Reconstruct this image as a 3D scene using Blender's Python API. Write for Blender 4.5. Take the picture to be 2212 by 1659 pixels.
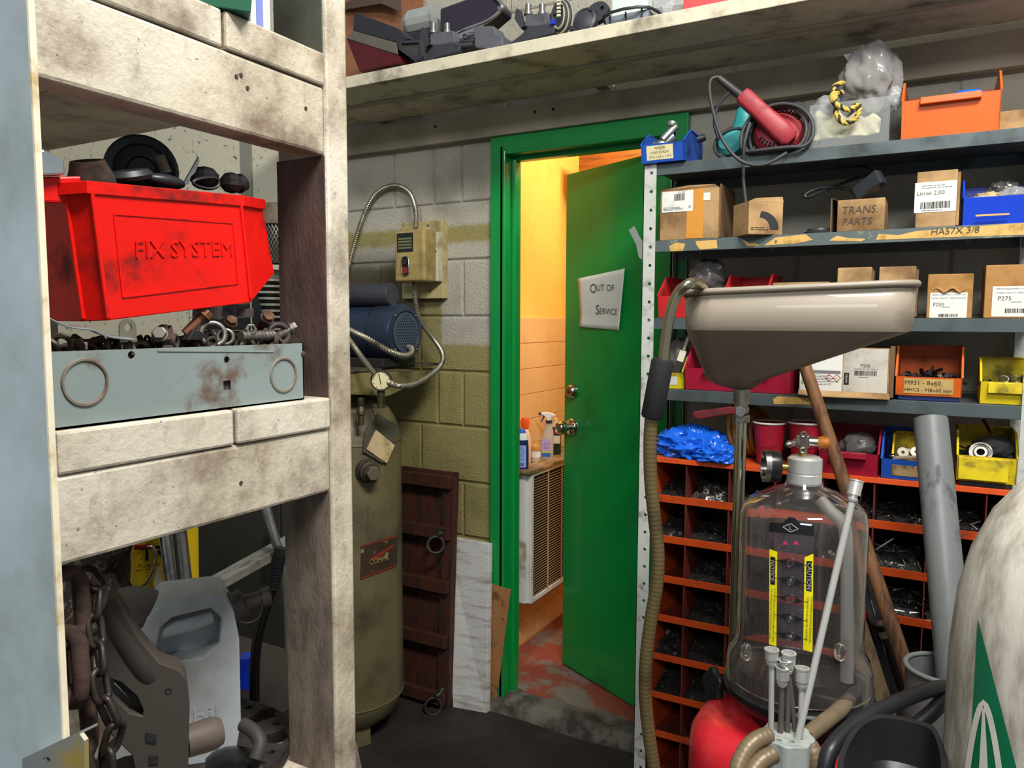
import bpy, bmesh, math, random
from math import sin, cos, pi, radians
from mathutils import Vector, Matrix
V = Vector
random.seed(7)
for o in list(bpy.data.objects): bpy.data.objects.remove(o)
S = bpy.context.scene
C = S.collection

# ---------------------------------------------------------------- camera
FPX = 1631.4; YAW = radians(29.2); PIT = radians(4.82); ROL = radians(0.2)
EYE = V((0, 0, 1.45))
_F = V((-sin(YAW), cos(YAW), 0)); _R = V((cos(YAW), sin(YAW), 0)); _U = V((0, 0, 1))
CF = _F*cos(PIT) - _U*sin(PIT); _U2 = _U*cos(PIT) + _F*sin(PIT)
CR = _R*cos(ROL) + _U2*sin(ROL); CU = _U2*cos(ROL) - _R*sin(ROL)
cd = bpy.data.cameras.new('camera'); cam = bpy.data.objects.new('camera', cd); C.objects.link(cam)
cd.sensor_fit = 'HORIZONTAL'; cd.sensor_width = 36; cd.lens = FPX/2212*36; cd.clip_start = .02
cam.matrix_world = Matrix(((CR.x, CU.x, -CF.x, EYE.x), (CR.y, CU.y, -CF.y, EYE.y), (CR.z, CU.z, -CF.z, EYE.z), (0, 0, 0, 1)))
S.camera = cam
# ---------------------------------------------------------------- world, lights, exposure
w = bpy.data.worlds.new('world'); S.world = w; w.use_nodes = True
w.node_tree.nodes['Background'].inputs[0].default_value = (.86, .93, 1, 1)
w.node_tree.nodes['Background'].inputs[1].default_value = .27
def area(name, loc, tgt, sx, sy, power, col):
    l = bpy.data.lights.new(name, 'AREA'); l.shape = 'RECTANGLE'; l.size = sx; l.size_y = sy; l.energy = power; l.color = col
    o = bpy.data.objects.new(name, l); C.objects.link(o); o.location = loc
    o.rotation_euler = (V(tgt) - V(loc)).to_track_quat('-Z', 'Y').to_euler(); return o
area('shop_light', (.55, .42, 3.35), (-.35, 1.7, 1.0), 1.1, .3, 82, (1, .97, .91))
area('shop_light_rear', (.5, -2.2, 3.3), (-.3, 1.2, 1.0), 1.3, .6, 62, (.95, .98, 1))
area('washroom_light', (-.85, 2.95, 2.42), (-1.25, 2.95, .8), .3, .3, 14, (1, .85, .60))
S.view_settings.view_transform = 'Standard'; S.view_settings.look = 'None'
S.view_settings.gamma = 1; S.view_settings.use_curve_mapping = False
S.view_settings.exposure = .35

# ---------------------------------------------------------------- pixel helpers (direction only; distance from a plane)
def ray(x, y): return CF + CR*((x-1106)/FPX) - CU*((y-829.5)/FPX)
def on(x, y, ax, v):
    d = ray(x, y); return EYE + d*((v-EYE[ax])/d[ax])
def PD(x, y, d): return EYE + ray(x, y)*d
def onpl(x, y, p, n):
    d = ray(x, y); return EYE + d*((V(p)-EYE).dot(n)/d.dot(n))
# ---------------------------------------------------------------- materials
def lin(c):
    if isinstance(c, str):
        c = [int(c[i:i+2], 16)/255 for i in (0, 2, 4)]
    return tuple((x/12.92 if x <= .04045 else ((x+.055)/1.055)**2.4) for x in c) + (1,)
MATS = {}
def mat(name, col, rough=.5, metal=0., dirt=None, damt=.5, dsc=9., bump=0., bsc=90., var=.12, trans=0., ior=1.45, spec=.5, emis=0, edge=.12, alpha=1., coat=0, stretch=None):
    if name in MATS: return MATS[name]
    m = bpy.data.materials.new(name); m.use_nodes = True; nt = m.node_tree; N = nt.nodes; L = nt.links
    b = N['Principled BSDF']
    tc = N.new('ShaderNodeTexCoord'); oi = N.new('ShaderNodeObjectInfo'); ad = N.new('ShaderNodeVectorMath'); ad.operation = 'ADD'
    ml = N.new('ShaderNodeMath'); ml.operation = 'MULTIPLY'; ml.inputs[1].default_value = 13.
    L.new(oi.outputs['Random'], ml.inputs[0]); L.new(tc.outputs['Object'], ad.inputs[0]); L.new(ml.outputs[0], ad.inputs[1])
    vec = ad.outputs[0]
    if stretch:
        mp = N.new('ShaderNodeMapping'); mp.inputs['Scale'].default_value = stretch; L.new(vec, mp.inputs[0]); vec = mp.outputs[0]
    b.inputs['Roughness'].default_value = rough; b.inputs['Metallic'].default_value = metal
    b.inputs['Transmission Weight'].default_value = trans; b.inputs['IOR'].default_value = ior
    b.inputs['Specular IOR Level'].default_value = spec; b.inputs['Alpha'].default_value = alpha
    b.inputs['Coat Weight'].default_value = coat
    cl = lin(col)
    n1 = N.new('ShaderNodeTexNoise'); n1.inputs['Scale'].default_value = dsc*2.7; n1.inputs['Detail'].default_value = 5; L.new(vec, n1.inputs[0])
    mx = N.new('ShaderNodeMix'); mx.data_type = 'RGBA'
    mx.inputs[6].default_value = tuple(c*(1-var) for c in cl[:3])+(1,); mx.inputs[7].default_value = tuple(min(1, c*(1+var)) for c in cl[:3])+(1,)
    L.new(n1.outputs[0], mx.inputs[0]); out = mx.outputs[2]
    if dirt:
        n2 = N.new('ShaderNodeTexNoise'); n2.inputs['Scale'].default_value = dsc; n2.inputs['Detail'].default_value = 9; n2.inputs['Roughness'].default_value = .62; L.new(vec, n2.inputs[0])
        r = N.new('ShaderNodeMapRange'); r.interpolation_type = 'SMOOTHSTEP'
        t = .72 - .42*damt
        r.inputs[1].default_value = t-edge; r.inputs[2].default_value = t+edge; r.inputs[4].default_value = .92; L.new(n2.outputs[0], r.inputs[0])
        m2 = N.new('ShaderNodeMix'); m2.data_type = 'RGBA'; m2.inputs[7].default_value = lin(dirt)
        L.new(out, m2.inputs[6]); L.new(r.outputs[0], m2.inputs[0]); out = m2.outputs[2]
        r2 = N.new('ShaderNodeMapRange'); r2.inputs[3].default_value = rough; r2.inputs[4].default_value = min(1, rough+.3); L.new(r.outputs[0], r2.inputs[0]); L.new(r2.outputs[0], b.inputs['Roughness'])
    L.new(out, b.inputs['Base Color'])
    if emis:
        b.inputs['Emission Color'].default_value = cl; b.inputs['Emission Strength'].default_value = emis
    if bump:
        n3 = N.new('ShaderNodeTexNoise'); n3.inputs['Scale'].default_value = bsc; n3.inputs['Detail'].default_value = 4; L.new(vec, n3.inputs[0])
        bp = N.new('ShaderNodeBump'); bp.inputs['Strength'].default_value = bump; bp.inputs['Distance'].default_value = .004; L.new(n3.outputs[0], bp.inputs['Height']); L.new(bp.outputs[0], b.inputs['Normal'])
    MATS[name] = m; return m
# ---------------------------------------------------------------- objects
MW = {}
def tag(o, label, cat, group=None, kind=None):
    o['label'] = label
    if cat: o['category'] = cat
    if group: o['group'] = group
    if kind: o['kind'] = kind
    return o
def thing(name, label, cat, loc=(0, 0, 0), rz=0., group=None, rot=None, kind=None):
    o = bpy.data.objects.new(name, None); C.objects.link(o); o.empty_display_size = .03
    m = Matrix.Translation(V(loc)) @ (rot.to_4x4() if rot is not None else Matrix.Rotation(rz, 4, 'Z'))
    o.matrix_world = m; MW[o] = m; tag(o, label, cat, group, kind); return o
def cat(pts, k=6, closed=False):
    P = [V(p) for p in pts]; out = []; n = len(P)
    for i in range(n if closed else n-1):
        g = (lambda j: P[j % n]) if closed else (lambda j: P[max(0, min(n-1, j))])
        a, b, c, d = g(i-1), g(i), g(i+1), g(i+2)
        for s in range(k):
            t = s/k; out.append(.5*((2*b)+(c-a)*t+(2*a-5*b+4*c-d)*t*t+(3*b-a-3*c+d)*t**3))
    if not closed: out.append(P[-1])
    return out
def frame(d):
    d = V(d).normalized(); a = V((0, 0, 1)) if abs(d.z) < .9 else V((1, 0, 0))
    u = d.cross(a).normalized(); return u, d.cross(u).normalized()
class M:
    def __init__(s, T=None):
        s.v = []; s.f = []; s.T = MW[T] if (T is not None and not isinstance(T, Matrix)) else T
    def add(s, vs, fs):
        n = len(s.v); s.v += [(s.T @ V(p)) if s.T is not None else V(p) for p in vs]; s.f += [tuple(i+n for i in f) for f in fs]; return s
    def box(s, x0, x1, y0, y1, z0, z1, m=None):
        p = [V((x, y, z)) for x in (x0, x1) for y in (y0, y1) for z in (z0, z1)]
        if m is not None: p = [m @ q for q in p]
        return s.add(p, [(0, 1, 3, 2), (4, 6, 7, 5), (0, 4, 5, 1), (2, 3, 7, 6), (0, 2, 6, 4), (1, 5, 7, 3)])
    def cbox(s, c, sz, rot=None):
        m = Matrix.Translation(V(c)) @ (rot.to_4x4() if rot is not None else Matrix.Identity(4))
        return s.box(-sz[0]/2, sz[0]/2, -sz[1]/2, sz[1]/2, -sz[2]/2, sz[2]/2, m)
    def bar(s, a, b, w, h, up=(0, 0, 1)):      # rectangular bar from a to b
        a, b = V(a), V(b); d = (b-a).normalized(); u = d.cross(V(up)).normalized(); v = u.cross(d)
        p = [q+u*(i*w/2)+v*(j*h/2) for q in (a, b) for i, j in ((-1, -1), (1, -1), (1, 1), (-1, 1))]
        return s.add(p, [(0, 1, 2, 3), (7, 6, 5, 4)]+[(i, i+4, (i+1) % 4+4, (i+1) % 4) for i in range(4)])
    def lathe(s, prof, a=(0, 0, 0), ax=(0, 0, 1), n=24, closed=False):
        a = V(a); ax = V(ax).normalized(); u, v = frame(ax); vs = []; fs = []; k = len(prof)
        for r, z in prof:
            for i in range(n):
                t = 2*pi*i/n; vs.append(a+ax*z+(u*cos(t)+v*sin(t))*max(r, 1e-5))
        for j in range(k if closed else k-1):
            for i in range(n):
                q = (j+1) % k; fs.append((j*n+i, q*n+i, q*n+(i+1) % n, j*n+(i+1) % n))
        return s.add(vs, fs)
    def cyl(s, a, b, r, r2=None, n=16):
        a, b = V(a), V(b); L = (b-a).length; r2 = r if r2 is None else r2
        return s.lathe([(0, 0), (r, 0), (r2, L), (0, L)], a, b-a, n)
    def pipe(s, a, b, r, t, n=20):
        a, b = V(a), V(b); L = (b-a).length
        return s.lathe([(r, 0), (r, L), (r-t, L), (r-t, 0)], a, b-a, n, True)
    def tube(s, pts, r, n=8, closed=False):
        P = [V(p) for p in pts]; k = len(P); vs = []; fs = []
        R = r if callable(r) else (lambda i: r)
        d0 = (P[1]-P[0]).normalized(); u, v = frame(d0); pd = d0
        for i in range(k):
            d = ((P[(i+1) % k]-P[i-1]) if closed else (P[min(i+1, k-1)]-P[max(i-1, 0)])).normalized()
            q = pd.rotation_difference(d); u = q @ u; v = q @ v; pd = d
            for j in range(n):
                t = 2*pi*j/n; vs.append(P[i]+(u*cos(t)+v*sin(t))*R(i))
        for i in range(k if closed else k-1):
            for j in range(n):
                a = i*n; b = ((i+1) % k)*n; fs.append((a+j, a+(j+1) % n, b+(j+1) % n, b+j))
        if not closed: fs += [tuple(range(n))[::-1], tuple((k-1)*n+j for j in range(n))]
        return s.add(vs, fs)
    def ext(s, poly, d):                       # polygon (3-D points) extruded by vector d
        P = [V(p) for p in poly]; n = len(P); d = V(d)
        return s.add(P+[p+d for p in P], [tuple(range(n))[::-1], tuple(range(n, 2*n))]+[(i, (i+1) % n, (i+1) % n+n, i+n) for i in range(n)])
    def sph(s, c, r, n=12, rot=None):
        r = (r, r, r) if isinstance(r, (int, float)) else r; vs = []; fs = []; k = max(4, n//2+1)
        for j in range(k+1):
            p = pi*j/k
            for i in range(n):
                t = 2*pi*i/n; q = V((r[0]*max(sin(p), 1e-4)*cos(t), r[1]*max(sin(p), 1e-4)*sin(t), r[2]*cos(p)))
                vs.append(V(c)+((rot @ q) if rot is not None else q))
        for j in range(k):
            for i in range(n): fs.append((j*n+i, (j+1)*n+i, (j+1)*n+(i+1) % n, j*n+(i+1) % n))
        return s.add(vs, fs)
    def torus(s, c, ax, R, r, n=24, k=8, sc=1.):
        c = V(c); u, v = frame(ax)
        return s.tube([c+u*(R*cos(2*pi*i/n))+v*(R*sc*sin(2*pi*i/n)) for i in range(n)], r, k, True)
    def grid(s, fn, nu, nv):
        vs = [fn(i/nu, j/nv) for j in range(nv+1) for i in range(nu+1)]
        return s.add(vs, [(j*(nu+1)+i, j*(nu+1)+i+1, (j+1)*(nu+1)+i+1, (j+1)*(nu+1)+i) for j in range(nv) for i in range(nu)])
    def build(s, name, m, parent=None, bev=0., smooth=None, seg=2, label=None, solid=0., sub=0, origin=None):
        me = bpy.data.meshes.new(name)
        if parent is not None:
            mw = MW[parent]; inv = mw.inverted(); vs = [inv @ p for p in s.v]; loc = None
        else:
            xs = [p.x for p in s.v]; ys = [p.y for p in s.v]; zs = [p.z for p in s.v]
            loc = V(origin) if origin is not None else V(((min(xs)+max(xs))/2, (min(ys)+max(ys))/2, min(zs)))
            vs = [p-loc for p in s.v]
        me.from_pydata([tuple(p) for p in vs], [], s.f)
        bm = bmesh.new(); bm.from_mesh(me); bmesh.ops.remove_doubles(bm, verts=bm.verts, dist=2e-5)
        bmesh.ops.recalc_face_normals(bm, faces=bm.faces); bm.to_mesh(me); bm.free()
        me.materials.append(m)
        if smooth is not None:
            for p in me.polygons: p.use_smooth = True
            me.set_sharp_from_angle(angle=radians(smooth))
        o = bpy.data.objects.new(name, me); C.objects.link(o)
        if parent is not None: o.parent = parent; MW[o] = MW[parent]
        else: o.location = loc; MW[o] = Matrix.Translation(loc)
        if label: o['label'] = label
        if solid:
            d = o.modifiers.new('solid', 'SOLIDIFY'); d.thickness = solid; d.offset = 0
        if bev:
            d = o.modifiers.new('bevel', 'BEVEL'); d.width = bev; d.segments = seg; d.limit_method = 'ANGLE'; d.angle_limit = radians(40); d.harden_normals = False
        if sub:
            d = o.modifiers.new('sub', 'SUBSURF'); d.levels = sub; d.render_levels = sub
        return o
# ---------------------------------------------------------------- flat print: a frame (origin, right, up) in world space
class Fr:
    def __init__(s, o, u, v): s.o = V(o); s.u = V(u).normalized(); s.v = V(v).normalized(); s.n = s.u.cross(s.v).normalized()
    def p(s, a, b, h=0.): return s.o+s.u*a+s.v*b+s.n*h
    def at(s, a, b, h=0.): return Fr(s.p(a, b, h), s.u, s.v)
def frT(T, o, u, v):
    m = MW[T]; q = m.to_3x3(); return Fr(m @ V(o), q @ V(u), q @ V(v))
def card(fr, x0, x1, y0, y1, m, parent, name='label_card', h=.0006, t=.0005, label=None):
    return M().ext([fr.p(x0, y0, h-t), fr.p(x1, y0, h-t), fr.p(x1, y1, h-t), fr.p(x0, y1, h-t)], fr.n*t).build(name, m, parent, label=label)
def text(fr, body, size, m, parent, name='lettering', h=.0009, ext=.0, align='CENTER', sx=1., shear=0., bold=0.):
    cu = bpy.data.curves.new('t', 'FONT'); cu.body = body; cu.size = size; cu.align_x = align; cu.align_y = 'CENTER'; cu.extrude = ext; cu.resolution_u = 2; cu.shear = shear; cu.offset = bold; cu.space_line = .95
    o = bpy.data.objects.new('t', cu); C.objects.link(o); bpy.context.view_layer.update()
    me = bpy.data.meshes.new_from_object(o.evaluated_get(bpy.context.evaluated_depsgraph_get()))
    b = M(); b.add([fr.p(v.co.x*sx, v.co.y, h+v.co.z) for v in me.vertices], [tuple(p.vertices) for p in me.polygons])
    bpy.data.objects.remove(o); bpy.data.curves.remove(cu); bpy.data.meshes.remove(me)
    return b.build(name, m, parent)
def barcode(fr, x0, x1, y0, y1, m, parent, seed=1, h=.0009):
    r = random.Random(seed); b = M(); x = x0
    while x < x1:
        wd = r.choice((.0009, .0014, .0022)); e = min(x+wd, x1)
        b.add([fr.p(x, y0, h), fr.p(e, y0, h), fr.p(e, y1, h), fr.p(x, y1, h)], [(0, 1, 2, 3)]); x += wd+r.choice((.0009, .0014))
    return b.build('barcode', m, parent)
def lines(fr, x0, x1, y0, y1, n, m, parent, seed=1, t=.0012, h=.0009, name='fine_print'):
    r = random.Random(seed); b = M()
    for i in range(n):
        y = y1-(y1-y0)*(i+.5)/n; x = x0
        e = x0+(x1-x0)*r.uniform(.7, 1)
        while x < e:
            q = min(e, x+r.uniform(.003, .012)); b.add([fr.p(x, y-t/2, h), fr.p(q, y-t/2, h), fr.p(q, y+t/2, h), fr.p(x, y+t/2, h)], [(0, 1, 2, 3)]); x = q+.0015
    return b.build(name, m, parent)
INK = mat('black_ink', '17181a', .7)
# ================================================================ SETTING
YW = 2.37
def struct(o, label=None): o['kind'] = 'structure'; o['label'] = label if label else o.name; return o
def grimywood():
    m = bpy.data.materials.new('grimy_painted_wood'); m.use_nodes = True; nt = m.node_tree; N = nt.nodes; L = nt.links; b = N['Principled BSDF']
    tc = N.new('ShaderNodeTexCoord'); oi = N.new('ShaderNodeObjectInfo'); ad = N.new('ShaderNodeVectorMath'); ad.operation = 'ADD'; k = N.new('ShaderNodeMath'); k.operation = 'MULTIPLY'; k.inputs[1].default_value = 17
    L.new(oi.outputs['Random'], k.inputs[0]); L.new(tc.outputs['Object'], ad.inputs[0]); L.new(k.outputs[0], ad.inputs[1])
    def nz(sc, det, ro, lo, hi, mx=1., mp=None):
        n = N.new('ShaderNodeTexNoise'); n.inputs['Scale'].default_value = sc; n.inputs['Detail'].default_value = det; n.inputs['Roughness'].default_value = ro
        v = ad.outputs[0]
        if mp: q = N.new('ShaderNodeMapping'); q.inputs['Scale'].default_value = mp; L.new(v, q.inputs[0]); v = q.outputs[0]
        L.new(v, n.inputs[0]); r = N.new('ShaderNodeMapRange'); r.interpolation_type = 'SMOOTHSTEP'; r.inputs[1].default_value = lo; r.inputs[2].default_value = hi; r.inputs[4].default_value = mx; L.new(n.outputs[0], r.inputs[0]); return r.outputs[0], n.outputs[0]
    col = lin('d9d1bf')
    cur = None
    for (sc, det, ro, lo, hi, mx, mp), c in (((3.5, 3, .5, .32, .68, .65, None), 'b3a488'), ((7, 10, .66, .43, .70, .85, None), '5f4a3a'), ((60, 5, .6, .56, .72, .28, (1, 1, .5)), '6d5a47'), ((170, 3, .6, .66, .74, .7, None), '3b2d22')):
        f, _ = nz(sc, det, ro, lo, hi, mx, mp); x = N.new('ShaderNodeMix'); x.data_type = 'RGBA'; L.new(f, x.inputs[0])
        if cur is None: x.inputs[6].default_value = col
        else: L.new(cur, x.inputs[6])
        x.inputs[7].default_value = lin(c); cur = x.outputs[2]
    L.new(cur, b.inputs['Base Color']); b.inputs['Roughness'].default_value = .5
    _, h = nz(110, 6, .65, 0, 1, 1, None); bp = N.new('ShaderNodeBump'); bp.inputs['Strength'].default_value = .45; bp.inputs['Distance'].default_value = .003; L.new(h, bp.inputs['Height']); L.new(bp.outputs[0], b.inputs['Normal'])
    return m
WOODW = grimywood()
SHELFP = mat('cream_paint', 'c9c1a8', .6, dirt='6a6152', damt=.3, dsc=9, bump=.2, edge=.14)
TRIMP = mat('grey_cream_paint', 'a99f8a', .6, dirt='6e6452', damt=.25, dsc=3, bump=.08, edge=.25)
FLOORM = mat('shop_concrete', '3a3331', .55, dirt='1d1918', damt=.6, dsc=3.5, bump=.25, bsc=30, edge=.2, var=.3)
GREEN = mat('green_gloss_paint', '0a8a3c', .33, dirt='07401f', damt=.1, dsc=2.5, bump=.03, bsc=40, var=.06, coat=.2)
def wallmat():
    m = bpy.data.materials.new('block_wall_paint'); m.use_nodes = True; nt = m.node_tree; N = nt.nodes; L = nt.links; b = N['Principled BSDF']
    g = N.new('ShaderNodeNewGeometry'); sp = N.new('ShaderNodeSeparateXYZ'); L.new(g.outputs['Position'], sp.inputs[0])
    nz = N.new('ShaderNodeTexNoise'); nz.inputs['Scale'].default_value = 30; nz.inputs['Detail'].default_value = 6; L.new(g.outputs['Position'], nz.inputs[0])
    def add(a, k):
        q = N.new('ShaderNodeMath'); q.operation = 'MULTIPLY_ADD'; L.new(nz.outputs[0], q.inputs[0]); q.inputs[1].default_value = k; L.new(a, q.inputs[2]); return q.outputs[0]
    Z = add(sp.outputs[2], .03); X = add(sp.outputs[0], .03)
    def step(a, lo, hi):
        q = N.new('ShaderNodeMapRange'); q.interpolation_type = 'SMOOTHSTEP'; q.inputs[1].default_value = lo; q.inputs[2].default_value = hi; L.new(a, q.inputs[0]); return q.outputs[0]
    def op(o, a, c):
        q = N.new('ShaderNodeMath'); q.operation = o
        for i, t in enumerate((a, c)):
            if isinstance(t, (int, float)): q.inputs[i].default_value = t
            else: L.new(t, q.inputs[i])
        return q.outputs[0]
    up = step(Z, 1.80, 1.825)                       # white above
    mid = op('MULTIPLY', step(Z, 1.655, 1.675), op('SUBTRACT', 1., step(Z, 1.735, 1.765)))
    pat = op('MULTIPLY', op('MULTIPLY', step(Z, 1.365, 1.385), op('SUBTRACT', 1., step(Z, 1.735, 1.765))), step(X, -1.625, -1.605))
    far = op('SUBTRACT', 1., step(X, -2.35, -2.3))  # bare white beyond the compressor
    right = step(X, -.75, -.7)
    wh = op('MAXIMUM', op('MAXIMUM', up, mid), op('MAXIMUM', pat, op('MAXIMUM', far, right)))
    mx = N.new('ShaderNodeMix'); mx.data_type = 'RGBA'; mx.inputs[6].default_value = lin('a0955c'); mx.inputs[7].default_value = lin('c2bcab'); L.new(wh, mx.inputs[0])
    n2 = N.new('ShaderNodeTexNoise'); n2.inputs['Scale'].default_value = 3.2; n2.inputs['Detail'].default_value = 8; L.new(g.outputs['Position'], n2.inputs[0])
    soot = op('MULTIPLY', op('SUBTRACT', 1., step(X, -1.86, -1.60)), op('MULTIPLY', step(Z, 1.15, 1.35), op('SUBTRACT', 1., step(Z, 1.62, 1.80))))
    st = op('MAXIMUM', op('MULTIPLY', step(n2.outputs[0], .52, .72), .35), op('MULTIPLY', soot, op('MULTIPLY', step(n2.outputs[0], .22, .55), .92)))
    m2 = N.new('ShaderNodeMix'); m2.data_type = 'RGBA'; L.new(mx.outputs[2], m2.inputs[6]); m2.inputs[7].default_value = lin('3c362b'); L.new(st, m2.inputs[0])
    L.new(m2.outputs[2], b.inputs['Base Color']); b.inputs['Roughness'].default_value = .6
    n3 = N.new('ShaderNodeTexNoise'); n3.inputs['Scale'].default_value = 130; n3.inputs['Detail'].default_value = 5; n3.inputs['Roughness'].default_value = .7; L.new(g.outputs['Position'], n3.inputs[0])
    bp = N.new('ShaderNodeBump'); bp.inputs['Strength'].default_value = 1.; bp.inputs['Distance'].default_value = .008; L.new(n3.outputs[0], bp.inputs['Height']); L.new(bp.outputs[0], b.inputs['Normal'])
    return m
WALLM = wallmat()
struct(M().box(-4.3, 2.2, -3, 2.46, -.1, 0).build('floor', FLOORM), 'dark oily concrete shop floor')
wb = M().box(-4.3, -1.40, YW+.008, YW+.09, 0, 2.95).box(-.70, 2.2, YW+.008, YW+.09, 0, 2.95).box(-1.40, -.70, YW+.008, YW+.09, 2.09, 2.95).build('wall_back', WALLM)
struct(wb, 'painted concrete block wall')
ZC = [0, .21, .42, .63, .84, 1.051, 1.257, 1.463, 1.672, 1.88, 2.092, 2.30, 2.51, 2.72, 2.93]
BLK = {}
def block(x0, x1, z0, z1):
    g = .0045; w, h = x1-x0-2*g, z1-z0-2*g
    if w < .03: return
    k = (round(w, 3), round(h, 3))
    if k not in BLK:
        e = .005; a, c = w/2, h/2
        vs = [(-a, .03, -c), (a, .03, -c), (a, .03, c), (-a, .03, c), (-a, .004, -c), (a, .004, -c), (a, .004, c), (-a, .004, c), (-a+e, 0, -c+e), (a-e, 0, -c+e), (a-e, 0, c-e), (-a+e, 0, c-e)]
        fs = [(8, 9, 10, 11)]+[(i, (i+1) % 4, (i+1) % 4+4, i+4) for i in range(4)]+[(i+4, (i+1) % 4+4, (i+1) % 4+8, i+8) for i in range(4)]
        me = bpy.data.meshes.new('block'); me.from_pydata(vs, [], fs); me.materials.append(WALLM); BLK[k] = me
    o = bpy.data.objects.new('block', BLK[k]); C.objects.link(o); o.parent = wb
    o.location = V(((x0+x1)/2, YW+random.uniform(0, .0015), (z0+z1)/2)) - wb.location
for r in range(len(ZC)-1):
    z0, z1 = ZC[r], ZC[r+1]
    off = -1.535 if r in (1, 3, 5, 7, 9, 11, 13) else -1.73
    if r in (5, 7, 9): off = -1.535
    js = sorted([off+.39*k for k in range(-8, 10)])
    if r == 9: js = sorted([j for j in js if j < -1.95 or j > -1.5]+[-1.85, -1.665, -1.54])
    if r == 5: js = sorted(js+[-1.65])
    for a, b_ in zip(js[:-1], js[1:]):
        a, b_ = max(a, -4.25), min(b_, 1.6)
        if z0 < 2.05:
            if a < -1.40 < b_: block(a, -1.40, z0, z1) if -1.40-a > .06 else None; a = b_ if b_ <= -.7 else -.70
            if a < -.70 and a >= -1.41: a = -.70 if b_ > -.70 else b_
            if a >= b_-.02: continue
        block(a, b_, z0, z1)
struct(M().box(-4.3, -4.2, -3, YW, 0, 2.95).build('wall_left', mat('left_wall_paint', 'c4bda8', .7, dirt='6d6450', damt=.35, dsc=2, bump=.2)), 'pale painted side wall')
# white sheets fixed to the wall beyond the rack
PANW = mat('white_wall_sheet', 'd2ccb4', .6, dirt='55503f', damt=.2, dsc=42, bump=.1, edge=.04)
struct(M().box(-4.1, -2.67, YW-.018, YW, 1.2, 2.93).build('trim_2', PANW), 'speckled white wall sheet beyond the timber rack')
struct(M().box(-2.60, -2.28, YW-.018, YW, 1.2, 2.93).build('trim_3', PANW), 'narrow speckled white wall sheet behind the compressor')
struct(M().box(-2.668, -2.602, YW-.024, YW, 1.0, 2.93).build('trim_4', mat('grey_batten', '8b8a7e', .6)), 'grey batten between white wall sheets')
# timber ledger on the block wall
led = struct(M().box(-2.2, 1.9, 2.335, YW, 2.094, 2.186).build('trim_1', TRIMP, bev=.003), 'cream painted timber ledger on the block wall')
for x in (-1.63, -1.22, -1.15): M().cyl((x, 2.336, 2.155), (x, 2.332, 2.155), .005, n=10).build('screw_head', mat('dark_steel', '3a3835', .45, .8), led)
# ---------------------------------------------------------------- washroom
BX, BY0, BY1, BF = -1.49, 2.46, 3.45, .055
YEL = mat('orange_yellow_paint', 'f0bd5c', .6, dirt='e0a848', damt=.3, dsc=4, var=.05, bump=.05)
wl = struct(M().box(BX-.08, BX-.006, BY0-.02, BY1+.08, 0, 2.6).build('wall_washroom_left', YEL), 'warm yellow washroom wall with beige tiles below')
struct(M().box(BX-.08, .05, BY1, BY1+.08, 0, 2.6).build('wall_washroom_back', YEL), 'yellow washroom back wall')
struct(M().box(-.33, -.25, BY0, BY1, 0, 2.6).build('wall_washroom_right', YEL), 'yellow washroom right wall')
struct(M().box(BX-.08, -.25, BY0, BY1+.08, 2.5, 2.58).build('ceiling', YEL), 'washroom ceiling')
struct(M().box(BX-.006, -.25, 2.42, BY1, 0, BF).build('floor_washroom', mat('red_floor_paint', '8f4a3c', .5, dirt='7c7468', damt=.48, dsc=7, bump=.15, edge=.06, var=.2)), 'worn red painted washroom floor')
struct(M().grid(lambda u, v: V((-1.40+u*.71, 2.315+.02*sin(u*9)*.3+v*.125-(.035 if v < .01 else 0)*0, (.0 if v < .01 else .035+.018*min(1, v*3)) + .004*sin(u*23+v*7)*(v > .01))), 24, 6).build('floor_sill', mat('rough_concrete', '6d675c', .85, dirt='2e2a26', damt=.5, dsc=9, bump=.9, bsc=60), smooth=50), 'rough concrete door sill')
TILE = mat('beige_tile', 'dcb078', .28, var=.05, dirt='c69a5e', damt=.2, dsc=5)
t = .1075; tm = None
for j in range(14):
    for i in range(9):
        y0 = 2.47+i*t; z1 = 1.462-j*t
        if z1-t < BF-.06: continue
        if tm is None:
            o = M().box(BX-.006, BX, y0+.001, y0+t-.001, z1-t+.001, z1-.001).build('tile', TILE, wl, bev=.0012, seg=1); tm = o; base = V((0, y0, z1))
        else:
            o = tm.copy(); C.objects.link(o); o.location = V((0, y0, z1))-base
# ---------------------------------------------------------------- door and frame
D1 = thing('door_1', 'open glossy green washroom door in a green frame', None, (-1.05, 2.42, 0), kind='structure')
fr = M()
fr.box(-1.405, -1.352, 2.350, 2.372, .0, 2.095).box(-1.366, -1.345, 2.350, 2.47, .0, 2.06).box(-1.3455, -1.330, 2.400, 2.435, .03, 2.03)
fr.box(-.743, -.693, 2.350, 2.372, .0, 2.095).box(-.748, -.730, 2.350, 2.47, .0, 2.06).box(-.763, -.7475, 2.41, 2.435, .03, 2.03)
fr.box(-1.352, -.743, 2.350, 2.372, 2.040, 2.095).box(-1.345, -.748, 2.350, 2.47, 2.030, 2.045).box(-1.330, -.763, 2.400, 2.435, 2.015, 2.031)
fr.build('door_frame', GREEN, D1, bev=.003)
A = V((-1.262, 2.682, 0)); B = V((-.765, 2.430, 0)); du = (B-A).normalized(); dn = V((du.y, -du.x, 0))   # dn faces the shop
leaf = M().ext([A+V((0, 0, .068)), B+V((0, 0, .068)), B-dn*.04+V((0, 0, .068)), A-dn*.04+V((0, 0, .068))], (0, 0, 1.94)).build('leaf', GREEN, D1, bev=.002)
CHR = mat('brushed_chrome', 'b8b4aa', .22, 1., var=.05)
CHRB = mat('polished_chrome', 'd4d2cc', .08, 1., var=.03)
k = onpl(1236, 922, A, dn)
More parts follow.
